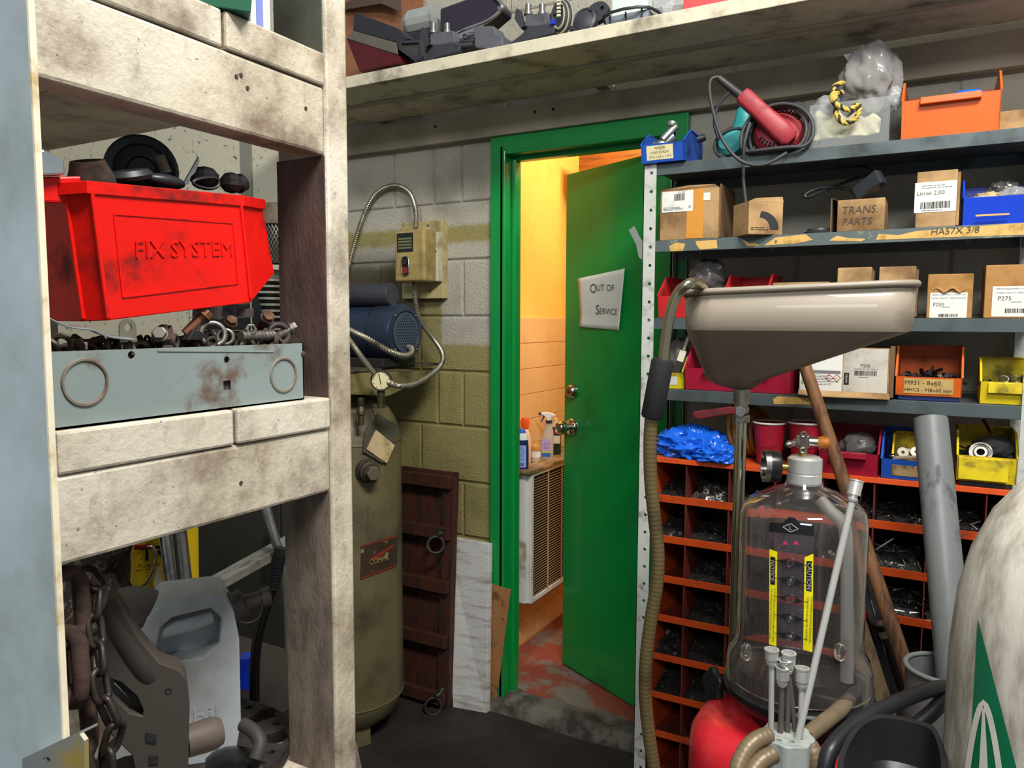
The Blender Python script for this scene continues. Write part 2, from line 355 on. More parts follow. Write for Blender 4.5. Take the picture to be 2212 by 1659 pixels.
M().lathe([(0, 0), (.036, 0), (.036, .004), (.030, .012), (.013, .014), (.012, .030), (.020, .036), (.027, .050), (.027, .060), (.020, .070), (.0, .072)], k, dn, 24).build('knob', CHRB, leaf, smooth=40, label='polished chrome knob')
k = onpl(1238, 845, A, dn)
db = M().lathe([(0, 0), (.029, 0), (.027, .014), (.021, .022), (.0, .022)], k, dn, 20).build('deadbolt', CHR, leaf, smooth=35)
M().lathe([(0, .0), (.009, .0), (.009, .003), (.0, .003)], k+dn*.022, dn, 12).build('keyhole', mat('dark_brass', '6d5f43', .35, .9), leaf, smooth=35)
for z in (.25, 1.05, 1.82): M().cyl((B.x+.004, B.y-.012, z), (B.x+.004, B.y-.012, z+.09), .006, n=10).build('hinge', CHR, D1, smooth=40)
# paper notice
PAP = mat('white_paper', 'd4d8d4', .7, var=.03, bump=.05, bsc=30)
pc = [onpl(*q, A, dn) for q in ((1256, 706), (1343, 714), (1353, 580), (1249, 602))]
def pfn(u, v):
    p = pc[0].lerp(pc[1], u).lerp(pc[3].lerp(pc[2], u), v); return p+dn*(.002+.012*max(0, u-.75)**2*16*(1-v*.7)+.008*max(0, .25-v)*(1-u)*4+.003*abs(sin(u*7))*v)
nt = M().grid(pfn, 12, 12).build('paper_notice', PAP, smooth=60, solid=.0003)
tag(nt, 'white paper notice reading out of service taped on the green door', 'notice')
pf = Fr(pc[0].lerp(pc[2], .5), pc[1]-pc[0], pc[3]-pc[0]); PEN = mat('pencil_grey', '565a5e', .8)
hh = (pc[3]-pc[0]).length
for s_, du_, dv_, sz in (('O', -.046, .036, .050), ('UT OF', .022, .040, .034), ('S', -.030, -.042, .050), ('ERVICE', .030, -.046, .031)):
    text(pf.at(du_, dv_), s_, sz, PEN, nt, h=.0065, shear=.12)
# grey tape scrap stuck on the door edge by the steel rack
tp = [on(*q, 1, 2.046) for q in ((1358, 497), (1370, 488), (1384, 516), (1398, 530), (1398, 568), (1380, 556), (1374, 528))]
tag(M().ext(tp, (0, .0015, 0)).build('tape_scrap', mat('clear_tape', '8f928d', .3, alpha=.6)), 'crumpled scrap of clear tape hanging beside the steel upright', 'tape')
# wooden shelf inside, above the door
WARM = mat('varnished_pine', 'a8642a', .45, dirt='6a3a17', damt=.4, dsc=6, stretch=(1, 8, 8))
ws = thing('washroom_shelf', 'varnished wooden shelf high on the washroom wall behind the door', 'shelf', (-1.3, 3.30, 2.02))
p = on(1250, 362, 1, 3.1)
M().box(p.x, p.x+.62, 3.12, 3.449, p.z-.02, p.z+.0).box(p.x, p.x+.62, 3.10, 3.12, p.z-.035, p.z+.055).build('board', WARM, ws, bev=.003)
M().box(p.x, p.x+.02, 3.12, 3.449, p.z+.0, p.z+.05).build('end_panel', WARM, ws, bev=.002)
# ---------------------------------------------------------------- wall heater with grille and the things on its ledge
AX = -1.36; y0 = on(1147, 1150, 0, AX).y; zt = on(1147, 1022, 0, AX).z; zb = on(1147, 1305, 0, AX).z
WHM = mat('white_enamel', 'd5d6d0', .4, dirt='8d7f68', damt=.25, dsc=7, edge=.1)
ac = thing('wall_unit', 'white louvred heater unit hung on the beige tiles under a wooden ledge', 'heater', (BX, y0, zb))
M().box(BX+.001, AX-.008, y0, y0+.56, zb, zt).box(AX-.0085, AX, y0, y0+.022, zb, zt).box(AX-.0085, AX, y0+.538, y0+.56, zb, zt).box(AX-.0085, AX, y0+.022, y0+.538, zb, zb+.02).box(AX-.0085, AX, y0+.022, y0+.538, zt-.02, zt).build('housing', WHM, ac, bev=.003)
M().box(AX-.0084, AX-.0070, y0+.022, y0+.538, zb+.02, zt-.02).build('grille_back', mat('dark_void', '171310', .8), ac)
n = 44
for i in range(n):
    z = zb+.024+(zt-zb-.05)*i/n
    M().ext([(AX-.007, y0+.022, z), (AX-.001, y0+.022, z+.003), (AX-.001, y0+.022, z+.0055), (AX-.007, y0+.022, z+.0025)], (0, .516, 0)).build('louvre', mat('beige_louvre', 'b59a78', .5), ac)
for i in (1, 2, 3): M().box(AX-.001, AX+.002, y0+.022+.129*i-.003, y0+.022+.129*i+.003, zb+.02, zt-.02).build('grille_bar', mat('beige_louvre', 'b59a78', .5), ac)
M().box(BX-.0+.001, AX-.02, y0-.008, y0-.0005, zb-.0, zt-.004).build('side_plate', WHM, ac, bev=.002)
lt = zt+.013
ledge = M().box(BX+.001, AX+.012, y0-.035, y0+.6, zt+.001, lt).build('wooden_ledge', mat('worn_board', 'a48762', .6, dirt='5b4630', damt=.5, dsc=10, stretch=(8, 1, 1)), bev=.002)
tag(ledge, 'worn wooden ledge board over the white louvred heater', 'ledge')
NAVY = mat('navy_plastic', '1c2b5c', .3); ORA = mat('orange_cap_plastic', 'f0591e', .35); LAV = mat('lavender_label', 'b9a0cf', .5); LIM = mat('lime_label', 'a8cf4a', .5); BLUL = mat('blue_label', '2a63b8', .5)
MILK = mat('milky_plastic', 'd8cfc0', .35, trans=.35); WPL = mat('white_plastic', 'e6e4de', .35)
def oval(prof, cx, cy, z0, n=20, ax=1., ay=.62, rz=0):    # stacked ellipses [(r, z, xshift)]
    b = M(); vs = []; fs = []
    for r, z, sh in prof:
        for i in range(n):
            t = 2*pi*i/n; x = ax*r*cos(t)+sh; y = ay*r*sin(t); vs.append((cx+x*cos(rz)-y*sin(rz), cy+x*sin(rz)+y*cos(rz), z0+z))
    k = len(prof)
    for j in range(k-1):
        for i in range(n): fs.append((j*n+i, j*n+(i+1) % n, (j+1)*n+(i+1) % n, (j+1)*n+i))
    fs += [tuple(range(n))[::-1], tuple((k-1)*n+i for i in range(n))]
    return b.add(vs, fs)
VR = radians(25)
# navy bottle with blue and white top
q = on(1126, 1012, 2, lt)
bt = thing('detergent_bottle', 'navy blue bottle with white neck and pale blue label on the ledge', 'bottle', (q.x, q.y, lt))
oval([(.026, 0, 0), (.029, .006, 0), (.029, .08, 0), (.027, .105, 0), (.026, .115, 0)], q.x, q.y, lt, rz=VR).build('bottle_body', NAVY, bt, smooth=40)
oval([(.0262, .115, 0), (.026, .125, 0), (.018, .142, 0)], q.x, q.y, lt, rz=VR).build('shoulder', WPL, bt, smooth=40)
oval([(.0175, .142, 0), (.016, .150, 0), (.010, .160, 0)], q.x, q.y, lt, rz=VR).build('cap', mat('blue_cap', '2f62c9', .35), bt, smooth=40)
lf = Fr(V((q.x, q.y, lt))+V((sin(VR), -cos(VR), 0))*.0182, (cos(VR), sin(VR), 0), (0, 0, 1))
card(lf, -.02, .02, .008, .095, mat('pale_blue_label', '93a9e0', .5), bt); barcode(lf, -.012, .012, .012, .026, INK, bt, 3)
lines(lf, -.016, .016, .034, .09, 12, NAVY, bt)
# peach bottle with orange cap
q = on(1140, 1003, 2, lt)+V((-.03, .03, 0))
bt = thing('cleaner_bottle', 'pale peach bottle with bright orange cap behind the navy bottle', 'bottle', (q.x, q.y, lt))
oval([(.025, 0, 0), (.027, .005, 0), (.027, .09, 0), (.022, .12, 0), (.012, .14, 0)], q.x, q.y, lt, rz=VR).build('bottle_body', mat('peach_plastic', 'dfb795', .4), bt, smooth=40)
oval([(.014, .14, 0), (.016, .15, 0), (.019, .17, 0), (.014, .186, 0)], q.x, q.y, lt, rz=VR).build('cap', ORA, bt, smooth=30)
# jar
q = on(1157, 998, 2, lt)
bt = thing('small_jar', 'small clear jar with amber lid and white label on the ledge', 'jar', (q.x, q.y, lt))
M().lathe([(0, 0), (.017, 0), (.02, .004), (.02, .05), (.0, .05)], (q.x, q.y, lt), n=20).build('glass', mat('jar_salt', 'd2bf9c', .4, bump=.4), bt, smooth=40)
M().lathe([(.0205, .022), (.0205, .045)], (q.x, q.y, lt), n=20).build('label_band', WPL, bt, smooth=40)
M().lathe([(0, .05), (.0205, .05), (.0205, .066), (.018, .070), (0, .070)], (q.x, q.y, lt), n=20).build('lid', mat('amber_lid', 'c2874a', .25), bt, smooth=40)
# trigger spray bottle
q = on(1180, 990, 2, lt)
bt = thing('spray_bottle', 'milky trigger spray bottle with lavender label and white spray head', 'bottle', (q.x, q.y, lt))
oval([(.027, 0, 0), (.030, .006, 0), (.030, .05, 0), (.027, .085, .004), (.021, .115, .008), (.014, .14, .010), (.012, .152, .010)], q.x, q.y, lt, rz=VR).build('bottle_body', MILK, bt, smooth=40)
lf = Fr(V((q.x, q.y, lt))+V((sin(VR), -cos(VR), 0))*.0192, (cos(VR), sin(VR), 0), (0, 0, 1))
card(lf, -.018, .019, .034, .085, LAV, bt); card(lf, -.018, .019, .026, .034, LIM, bt); card(lf, -.018, .019, .010, .026, BLUL, bt)
text(lf.at(.003, .066), '.O.S.T.', .011, INK, bt); lines(lf, -.012, .014, .044, .058, 3, NAVY, bt)
hc = V((q.x, q.y, lt)); hx = V((cos(VR), sin(VR), 0)); hz = V((0, 0, 1)); hn = V((sin(VR), -cos(VR), 0))
M().cyl(hc+hx*.010+hz*.152, hc+hx*.010+hz*.163, .0135, n=18).build('collar', NAVY, bt, smooth=40)
M().ext([hc+hx*a+hz*b_+hn*-.009 for a, b_ in ((-.022, .186), (-.022, .196), (.004, .197), (.028, .192), (.038, .184), (.037, .180), (.022, .178), (.018, .163), (.002, .163), (-.002, .176), (-.012, .184))], hn*.018).build('spray_head', WPL, bt, bev=.003)
M().cyl(hc-hx*.034+hz*.191, hc-hx*.022+hz*.191, .006, n=10).build('nozzle', NAVY, bt, smooth=40)
M().ext([hc+hx*a+hz*b_+hn*-.004 for a, b_ in ((-.014, .183), (-.006, .181), (-.018, .160), (-.027, .148))], hn*.008).build('trigger', NAVY, bt, bev=.001)
# dark green bottle behind
q = on(1197, 985, 2, lt)+V((-.015, .04, 0))
bt = thing('green_bottle', 'dark green labelled bottle with cream top behind the spray bottle', 'bottle', (q.x, q.y, lt))
oval([(.024, 0, 0), (.026, .006, 0), (.026, .08, 0), (.024, .105, 0), (.019, .122, 0)], q.x, q.y, lt, rz=VR).build('bottle_body', mat('bottle_green', '223d24', .35), bt, smooth=40)
oval([(.0188, .122, 0), (.013, .138, 0), (.009, .16, 0), (.0, .162, 0)], q.x, q.y, lt, rz=VR).build('cap', mat('cream_plastic', 'd9cca9', .4), bt, smooth=40)
lf = Fr(V((q.x, q.y, lt))+V((sin(VR), -cos(VR), 0))*.0166, (cos(VR), sin(VR), 0), (0, 0, 1))
card(lf, -.014, .022, .05, .085, WPL, bt); card(lf, -.016, .022, .092, .108, mat('red_label', 'a8262c', .5), bt)
# ---------------------------------------------------------------- plank shelf on the wall
SZ = 2.205
sh = thing('wall_shelf', 'long cream painted plank shelf on the block wall above the green door', 'shelf', (-.6, 2.34, SZ))
M().box(-2.2, 1.9, 1.955, 2.125, SZ, SZ+.037).build('plank', SHELFP, sh, bev=.002)
M().box(-2.2, 1.9, 2.128, 2.334, SZ-.002, SZ+.037).build('plank', SHELFP, sh, bev=.002)
M().box(-2.2, 1.9, 2.118, 2.135, SZ-.009, SZ-.0).build('batten', TRIMP, sh, bev=.001)
for x in (-1.9, -1.0, 1.3): M().ext([(x, 2.334, SZ-.001), (x, 2.334, SZ-.0), (x+.04, 2.334, SZ-.0), (x+.04, 2.334, SZ-.001)], (0, .036, 0)).build('bracket', TRIMP, sh)
# ================================================================ TIMBER RACK AND WHAT IT HOLDS
from mathutils.geometry import tessellate_polygon
def holed(b, outer, holes, d):      # polygon with holes extruded by d
    loops = [[V(p) for p in outer]]+[[V(p) for p in h] for h in holes]; flat = [p for l in loops for p in l]; n = len(flat); d = V(d)
    tr = tessellate_polygon(loops); fs = [tuple(t) for t in tr]+[tuple(i+n for i in t)[::-1] for t in tr]; s = 0
    for l in loops:
        k = len(l); fs += [(s+i, s+(i+1) % k, s+(i+1) % k+n, s+i+n) for i in range(k)]; s += k
    return b.add(flat+[p+d for p in flat], fs)
XR = -.66
def rx(px, py, x=XR): return on(px, py, 0, x)
rack = thing('timber_rack', 'grimy white painted timber rack of posts, beams and short planks', 'rack', (-.93, .54, 0))
xl = on(606, 600, 1, .712).x
for y0, y1 in ((.711, .750), (.318, .356)):
    for xa, xb in ((xl, XR+.003), (-1.66, -1.585)):
        M().box(xa, xb, y0, y1, 0, 2.35).build('post', WOODW, rack, bev=.004)
b = M()
for z0, z1 in ((1.2335, 1.3135), (1.650, 1.7305), (.73, .815)):
    M().box(XR-.038, XR, .356, .711, z0, z1).build('beam', WOODW, rack, bev=.004)
    M().box(-1.66+.002, -1.622, .356, .711, z0, z1).build('beam', WOODW, rack, bev=.004)
def plank(x0, x1, y0, y1, z, t=.0385, r=0.): 
    m = Matrix.Translation(((x0+x1)/2, (y0+y1)/2, z)) @ Matrix.Rotation(r, 4, 'X')
    return M().box((x0-x1)/2, (x1-x0)/2, (y0-y1)/2, (y1-y0)/2, 0, t, m).build('plank', WOODW, rack, bev=.003)
ys = rx(506, 960).y
plank(-1.66, XR+.002, .372, ys-.001, 1.314); plank(-1.66, XR+.004, ys+.002, .709, 1.3145)
yu = rx(481, 70).y
plank(-1.66, XR+.002, .30, yu-.002, 1.731); plank(xl-.0005, XR+.003, yu+.002, .7095, 1.7315); plank(-1.66, xl-.001, yu+.002, .754, 1.7315)
plank(-1.66, XR+.003, .358, .53, .8155); plank(-1.66, XR+.003, .533, .709, .8155); M().box(-1.66, -.845, .752, .96, .8155, .854).build('plank', mat('shade_dark_plank', '2e2721', .55, dirt='1a1613', damt=.4, dsc=8), rack, bev=.003)  # rear plank coloured dark to stand in for the shade in the bay
STN = mat('stained_bare_wood', '5f4a44', .6, dirt='3a2a27', damt=.4, dsc=8, bump=.3, edge=.2, var=.2, stretch=(3, 3, 1))
for z0, z1, m_ in ((1.3535, 1.6495, STN), (.0, 1.2335, mat('grimy_grey_wood', '867869', .6, dirt='4a3d34', damt=.5, dsc=9, bump=.3, edge=.2, stretch=(3, 3, 1))), (1.7705, 2.35, mat('olive_grey_wood', '55564a', .6, dirt='3a3a32', damt=.4, dsc=6))):
    M().box(xl+.001, XR-.0005, .7088, .7108, z0, z1).build('post_face_board', m_, rack)
for px, py in ((660, 234), (510, 165), (534, 190), (520, 1043), (520, 162)):
    p = rx(px, py); M().cyl((XR-.002, p.y, p.z), (XR+.0012, p.y, p.z), .0022, n=8).build('nail_head', mat('rust_nail', '4a342a', .7), rack)
# steel upright in front of the rack's near end
STG = mat('blue_grey_enamel', 'b2bec1', .42, dirt='7e8683', damt=.35, dsc=5, var=.06, edge=.2)
CRE = mat('cream_edge_paint', 'e4d9bd', .5, dirt='a9894f', damt=.3, dsc=25)
xe = on(98, 800, 1, .30).x
su = thing('steel_upright', 'tall blue grey enamelled steel upright in front of the timber rack', 'post', (xe-.05, .30, 0))
M().box(xe-.12, xe-.0012, .3000, .3035, 0, 2.3).box(xe-.12, xe-.117, .3035, .36, 0, 2.3).build('face_plate', STG, su, bev=.001)
M().box(xe-.0012, xe+.001, .2998, .3042, 0, 2.3).build('edge_strip', CRE, su)
p0 = on(52, 1630, 1, .285); p1 = on(176, 1592, 1, .285)
ZNC = mat('scratched_zinc', 'aeb4b2', .35, .6, dirt='b79c3a', damt=.3, dsc=14)
br = M()
holed(br, [on(48, 1645, 1, .287), on(172, 1586, 1, .287), on(182, 1600, 1, .287), on(184, 1720, 1, .287), on(48, 1760, 1, .287)], [[on(100+9*cos(t*pi/4), 1642+7*sin(t*pi/4), 1, .287) for t in range(8)]], (0, .003, 0))
br.ext([on(48, 1645, 1, .287), on(172, 1586, 1, .287), on(172, 1586, 1, .287)+V((0, .0128, 0)), on(48, 1645, 1, .287)+V((0, .0128, 0))], (0, 0, .002))
br.build('corner_bracket', ZNC, su)
# grey knock-out box
GBX = mat('grey_green_box_paint', '869290', .5, dirt='5f4634', damt=.3, dsc=11, var=.1, edge=.07)
xf = XR-.006; zb0 = 1.3535; zt0 = 1.4215; ya = .352; yb = rx(664, 800).y
gb = thing('steel_box', 'shallow grey steel knock-out box full of fasteners on the rack planks', 'box', (xf-.07, .5, zb0))
g = M(); gx = xf-.13
hl = []
for px, py, r in ((490, 777, .003), (491, 832, .0055), (284, 767, .003)):
    q = rx(px, py, xf); s_ = 4 if r > .005 else 8; hl.append([V((xf, q.y+r*1.3*cos(pi/4+2*pi*i/s_), q.z+r*1.3*sin(pi/4+2*pi*i/s_))) for i in range(s_)])
holed(g, [(xf, ya, zb0), (xf, yb, zb0), (xf, yb, zt0), (xf, ya, zt0)], hl, (-.0016, 0, 0))
g.box(gx, gx+.0016, ya, yb, zb0, zt0).box(gx, xf, ya, ya+.0016, zb0, zt0).box(gx, xf, yb-.0016, yb, zb0, zt0).box(gx, xf, ya, yb, zb0, zb0+.0016)
g.build('body', GBX, gb)
for px, py, rr, sc in ((184, 826, .0205, 1.), (612, 810, .0195, 1.)):
    q = rx(px, py, xf); M().torus((xf, q.y, q.z), (1, 0, 0), rr, .0018, 32, 6).build('knockout_ring', mat('worn_ring_steel', '8b8378', .5, .3, dirt='6a4a36', damt=.5, dsc=20), gb, smooth=60)
q = rx(655, 765, xf); M().sph((xf, q.y, q.z), (.0025, .004, .004), 8).build('rivet', mat('rust_nail', '4a342a', .7), gb)
p = rx(340, 757, xf); q = rx(590, 759, xf); M().bar((xf+.0003, p.y, p.z), (xf+.0003, q.y, q.z), .0012, .002).build('seam', GBX, gb)
# added dark cabinet: its colour stands in for the shade behind the rack
dk = thing('added_shade_cabinet', 'added low dark cabinet standing in for the deep shade behind the timber rack', 'cabinet', (-2.1, 1.66, 0)); DKC = mat('shade_dark_cabinet', '25231c', .6, dirt='15130f', damt=.4, dsc=5)
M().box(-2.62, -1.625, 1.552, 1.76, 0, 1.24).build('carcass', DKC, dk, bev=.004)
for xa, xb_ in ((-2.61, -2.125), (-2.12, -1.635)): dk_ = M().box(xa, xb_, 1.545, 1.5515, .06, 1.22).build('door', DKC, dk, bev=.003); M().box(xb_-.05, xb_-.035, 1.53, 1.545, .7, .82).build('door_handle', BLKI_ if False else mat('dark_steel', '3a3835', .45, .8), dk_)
# fasteners heaped in the box
RUST = mat('rusty_steel', '6a4a38', .7, .4, dirt='3a2b24', damt=.5, dsc=30, bump=.3); STL = mat('worn_steel', '8b8880', .38, .85, dirt='4b4038', damt=.4, dsc=25); BLKI = mat('black_iron', '2c2b2b', .5, .4, dirt='4a4039', damt=.3, dsc=20)
FG = 'loose hardware heaped in the grey steel box'
def hexp(r): return [(r*cos(pi/3*i), r*sin(pi/3*i)) for i in range(6)]
def bolt(c, d, L, r, hr, m, lab, name='bolt'):
    c = V(c); d = V(d).normalized(); u, v = frame(d); T = thing(name, lab, 'bolt', c, group=FG)
    M().cyl(c, c+d*L, r, n=12).build('shank', m, T, smooth=40)
    M().ext([c+u*a+v*b_ for a, b_ in hexp(hr)], -d*hr*.75).build('head', m, T, bev=.0008)
    M().cyl(c-d*hr*.02, c+d*.0016, hr*1.15, n=16).build('flange', m, T, smooth=40)
    return T
xb = XR-.03
def bx(px, py, x=xb): return rx(px, py, x)
zin = zb0+.002
tag(M().box(gx+.004, xf-.004, ya+.004, yb-.004, zin, zt0-.006).build('fastener_layer', mat('fastener_bed', '2c2724', .7, .3, dirt='5b5147', damt=.5, dsc=60, bump=1, bsc=200)), 'dark bed of small fasteners filling the grey steel box', 'fasteners', kind='stuff')
bolt(bx(498, 695), (-.5, .1, -.45), .03, .005, .0068, RUST, 'brown hex bolt with its round flange head facing out of the grey box')
bolt(bx(578, 685, xb-.005), (-.6, .2, -.35), .03, .005, .0072, RUST, 'orange rusted flange bolt at the heap top beside the rack post')
bolt(bx(632, 710, xb+.01), (-.4, -.5, -.35), .028, .0055, .0075, STL, 'silver bolt with big worn hex head at the box corner')
bolt(bx(440, 680, xb), (-.2, -.45, -.5), .028, .0048, .008, mat('copper_rust', '8a5a3e', .6, .3), 'copper brown stud standing up out of the fastener heap')
bolt(bx(345, 722, xb+.004), (-.5, .5, -.3), .024, .004, .007, STL, 'dull grey bolt lying beside the eyelet tab')
rf = random.Random(11); hb_ = M()
for i in range(95):
    c_ = V((rf.uniform(gx+.02, xf-.012), rf.uniform(ya+.02, yb-.02), zt0-.006+rf.random()*.012)); d_ = V((rf.uniform(-1, 1), rf.uniform(-1, 1), rf.uniform(-.3, .3))).normalized(); s_ = rf.uniform(.003, .006)
    if rf.random() < .6: hb_.cyl(c_, c_+d_*s_*4, s_*.8, n=8).cyl(c_, c_-d_*s_, s_*1.5, n=6)
    else: hb_.torus(c_, d_, s_*1.7, s_*.55, 12, 6)
tag(hb_.build('small_fasteners', mat('mixed_fastener_steel', '5c534b', .5, .6, dirt='2c2622', damt=.45, dsc=40), smooth=40), 'jumble of small dark bolts and rings topping the grey steel box', 'fasteners', kind='stuff')
def ring(c, ax, R, r, m, lab, name='ring', cat_='ring'): return tag(M().torus(c, ax, R, r, 22, 8).build(name, m, smooth=60), lab, cat_, FG)
ring(bx(460, 722, xb+.006), (.9, -.5, .2), .0125, .0030, STL, 'bright steel bearing ring standing on edge in the grey box')
ring(bx(487, 728, xb+.010), (.8, -.7, .1), .008, .0022, STL, 'small bright spring washer next to the bearing ring')
ring(bx(603, 722, xb+.004), (.9, -.4, .2), .012, .0036, BLKI, 'thick dark steel collar ring beside the threaded stud')
def nut(c, d, r, m, lab):
    c = V(c); d = V(d).normalized(); u, v = frame(d); T = M()
    holed(T, [c+u*a+v*b_ for a, b_ in hexp(r)], [[c+u*r*.5*cos(pi/5*i)+v*r*.5*sin(pi/5*i) for i in range(10)]], d*r*.9); return tag(T.build('nut', m, bev=.0005), lab, 'nut', FG)
nut(bx(540, 712, xb+.012), (1, -.45, .1), .0065, STL, 'grey hex nut showing its bore in the fastener heap')
nut(bx(527, 684, xb-.006), (.1, 0, 1), .011, mat('dull_brown_steel', '5f5650', .55, .6), 'large dull brown hex nut lying flat on the heap')
T = thing('threaded_stud', 'bright threaded steel stud lying in the grey box', 'stud', bx(560, 728, xb+.012), group=FG)
a_, b_ = bx(520, 727, xb+.012), bx(590, 724, xb+.012); M().cyl(a_, b_, .0058, n=14).build('shaft', STL, T, smooth=40)
for i in range(9): M().torus(a_.lerp(b_, (i+.5)/9), b_-a_, .0058, .0006, 14, 4).build('thread', STL, T, smooth=60)
T = M(); e = bx(277, 712, xb+.02); holed(T, [e+V((0, .0085*cos(t*pi/8), .0085*sin(t*pi/8)+.002)) for t in range(9)]+[e+V((0, -.0085, -.012)), e+V((0, .0085, -.012))], [[e+V((0, .004*cos(t*pi/5), .002+.004*sin(t*pi/5))) for t in range(10)]], (-.002, 0, 0))
tag(T.build('eyelet_tab', mat('zinc_olive', '8d8a76', .4, .7)), 'flat zinc tab with a round eyelet at the box edge', 'tab', FG)
ln = [rx(*q, XR-.0) for q in ((98, 655), (106, 662), (103, 680), (118, 692), (160, 708), (205, 714), (240, 728), (300, 735))]
T = M(); T.grid(lambda u, v: cat(ln, 5)[round(u*35)]+V((-.014*v-.002, 0, .0025*v)), 35, 1)
tag(T.build('metal_strap', mat('bare_aluminium', 'b9c3cc', .3, .8), solid=.0015, smooth=40), 'bent bright metal strap hooked over the grey box edge', 'strap', FG)
T = M().ext([bx(q, r_, xb+.004) for q, r_ in ((405, 735), (420, 712), (432, 714), (452, 728), (462, 736))], (-.012, 0, 0)); tag(T.build('steel_clip', BLKI, bev=.001), 'dark bent steel clip below the copper brown stud', 'clip', FG)
T = M().ext([bx(q, r_, xb-.004) for q, r_ in ((345, 735), (352, 705), (362, 700), (365, 712), (372, 702), (378, 735))], (-.01, 0, 0)); tag(T.build('slotted_tab', mat('pink_rust', '7a6058', .6, .4), bev=.001), 'pinkish slotted metal tab between bolts in the grey box', 'tab', FG)
T = M().cyl(bx(466, 690, xb-.03), bx(470, 650, xb-.03), .006, n=12); tag(T.build('white_sleeve', mat('chalk_white', 'd8d4c8', .6)), 'chalky white sleeve standing between red bin and brown nut', 'sleeve', FG)
# ---- red stacking bin
REDB = mat('red_bin_plastic', 'e0140c', .33, dirt='45100c', damt=.2, dsc=13, var=.06, edge=.1, spec=.4)
xs = XR-.022; xi = xs-.022; xh = xs-.125
def pr(px, py, x): return rx(px, py, x)
bot = [pr(178, 692, xi), pr(233, 690, xs), pr(540, 652, xs), pr(552, 622, xi-.004)]; top = [pr(138, 400, xi), pr(195, 396, xs), pr(518, 426, xs), pr(562, 434, xi)]
mid_ = [bot[i].lerp(top[i], .45) for i in range(3)]+[pr(590, 590, xi)]
def hid(a, z): return [V((xh-(.008), q.y, q.z)) for q in (a[3], a[0])]
L0 = bot+hid(bot, 0); L1 = mid_+hid(mid_, 0); L2 = top+hid(top, 0)
rb = thing('red_parts_bin', 'large red plastic parts bin embossed FIX SYSTEM, tilted on the grey box', 'bin', sum(L0, V())/6)
q = M().add(L0+L1+L2, [(5, 4, 3, 2, 1, 0)]+[(k*6+i, k*6+(i+1) % 6, (k+1)*6+(i+1) % 6, (k+1)*6+i) for k in (0, 1) for i in range(6)])
q.build('tub', REDB, rb, solid=.003, bev=.0025)
ct = sum(L2, V())/6
def rim(a, k): return [ct+(p-ct)*k for p in a]
r1 = [p+V((0, 0, .001)) for p in rim(L2, 1.045)]; r0 = [p-V((0, 0, .010)) for p in rim(L2, 1.045)]; r2 = [p+V((0, 0, .001)) for p in rim(L2, .97)]
M().add(r0+r1+r2, [(k*6+i, k*6+(i+1) % 6, (k+1)*6+(i+1) % 6, (k+1)*6+i) for k in (0, 1) for i in range(6)]).build('rim', REDB, rb, solid=.0025, bev=.001)
M().ext([pr(78, 382, xi-.002), pr(178, 380, xi+.004), pr(180, 432, xi+.004), pr(170, 440, xi+.004), pr(78, 436, xi-.002)], (-.006, 0, 0)).build('handle_lip', REDB, rb, bev=.002)
for (a0, a1), (c0, c1) in (((143, 430), (180, 690)), ((519, 434), (541, 646)), ((196, 404), (233, 688))):
    M().bar(pr(a0, a1, xs+.0015 if a0 > 150 else xi+.002), pr(c0, c1, xs+.0015 if a0 > 150 else xi+.002), .004, .004, (1, 0, 0)).build('corner_rib', REDB, rb, bev=.001)
yax = (bot[2]-bot[1]).lerp(top[2]-top[1], .5); fr_ = Fr(rx(397, 548, xs+.0018), yax, (0, 0, 1))
text(fr_.at(.004, .004), 'FIX SYSTEM', .0235, REDB, rb, h=.0, ext=.0009, sx=1.0)
fa = [rx(*p_, xs+.0016) for p_ in ((246, 462), (503, 482), (514, 612), (265, 642))]
for i in range(4): M().bar(fa[i], fa[(i+1) % 4], .0014, .0014, (1, 0, 0)).build('panel_edge', REDB, rb)
# load in the red bin
FB = 'worn car parts heaped in the red bin'
tag(M().ext([V((xh+.005, top[0].y+.012, ct.z-.014)), V((xi-.008, top[0].y+.012, ct.z-.006)), V((xi-.008, top[3].y-.010, ct.z-.027)), V((xh+.005, top[3].y-.010, ct.z-.030))], (0, 0, -.02)).build('parts_bed', mat('part_bed', '221f1e', .8, dirt='4a4038', damt=.4, dsc=60, bump=1, bsc=150)), 'dark bed of small worn parts filling the red bin', 'parts', kind='stuff')
cw = rx(306, 368, XR-.075); nz_ = (EYE-cw).normalized(); nz_ = (nz_+V((0, -.1, .1))).normalized()
T = thing('pulley_cap', 'round black pulley cap with hub bolt sticking up from the red bin', 'cap', cw-V((0, 0, .03)), group=FB)
k = .036
M().lathe([(0, -.006), (k, -.006), (k, .004), (k*.93, .006), (k*.75, .004), (k*.7, .001), (k*.4, .003), (k*.36, -.001), (.0, -.001)], cw, nz_, 32).build('disc', mat('black_rubber_cap', '23272d', .4), T, smooth=40)
u, v = frame(nz_); M().ext([cw+nz_*-.001+u*a+v*b_ for a, b_ in hexp(.005)], nz_*.005).build('hub_bolt', mat('dull_black', '2a2c2e', .45), T)
p = rx(345, 338, XR-.055); q = rx(360, 375, XR-.05); M().cyl(p, q, .0055, n=12).build('spigot', mat('tan_rubber', '6b6052', .6), T, smooth=40)
p = rx(195, 375, XR-.05)
T = thing('brake_coupler', 'brown rusty cast coupler with round mouth on top of the red bin', 'fitting', p-V((0, 0, .012)), group=FB)
M().lathe([(0, -.02), (.024, -.02), (.022, -.006), (.018, .004), (.0155, .012), (.012, .012), (.010, .0), (0, 0)], p, (.15, -.3, 1), 16).build('casting', mat('brown_cast', '4d3a33', .7, .2, dirt='2b211d', damt=.4, dsc=30, bump=.4), T, smooth=50)
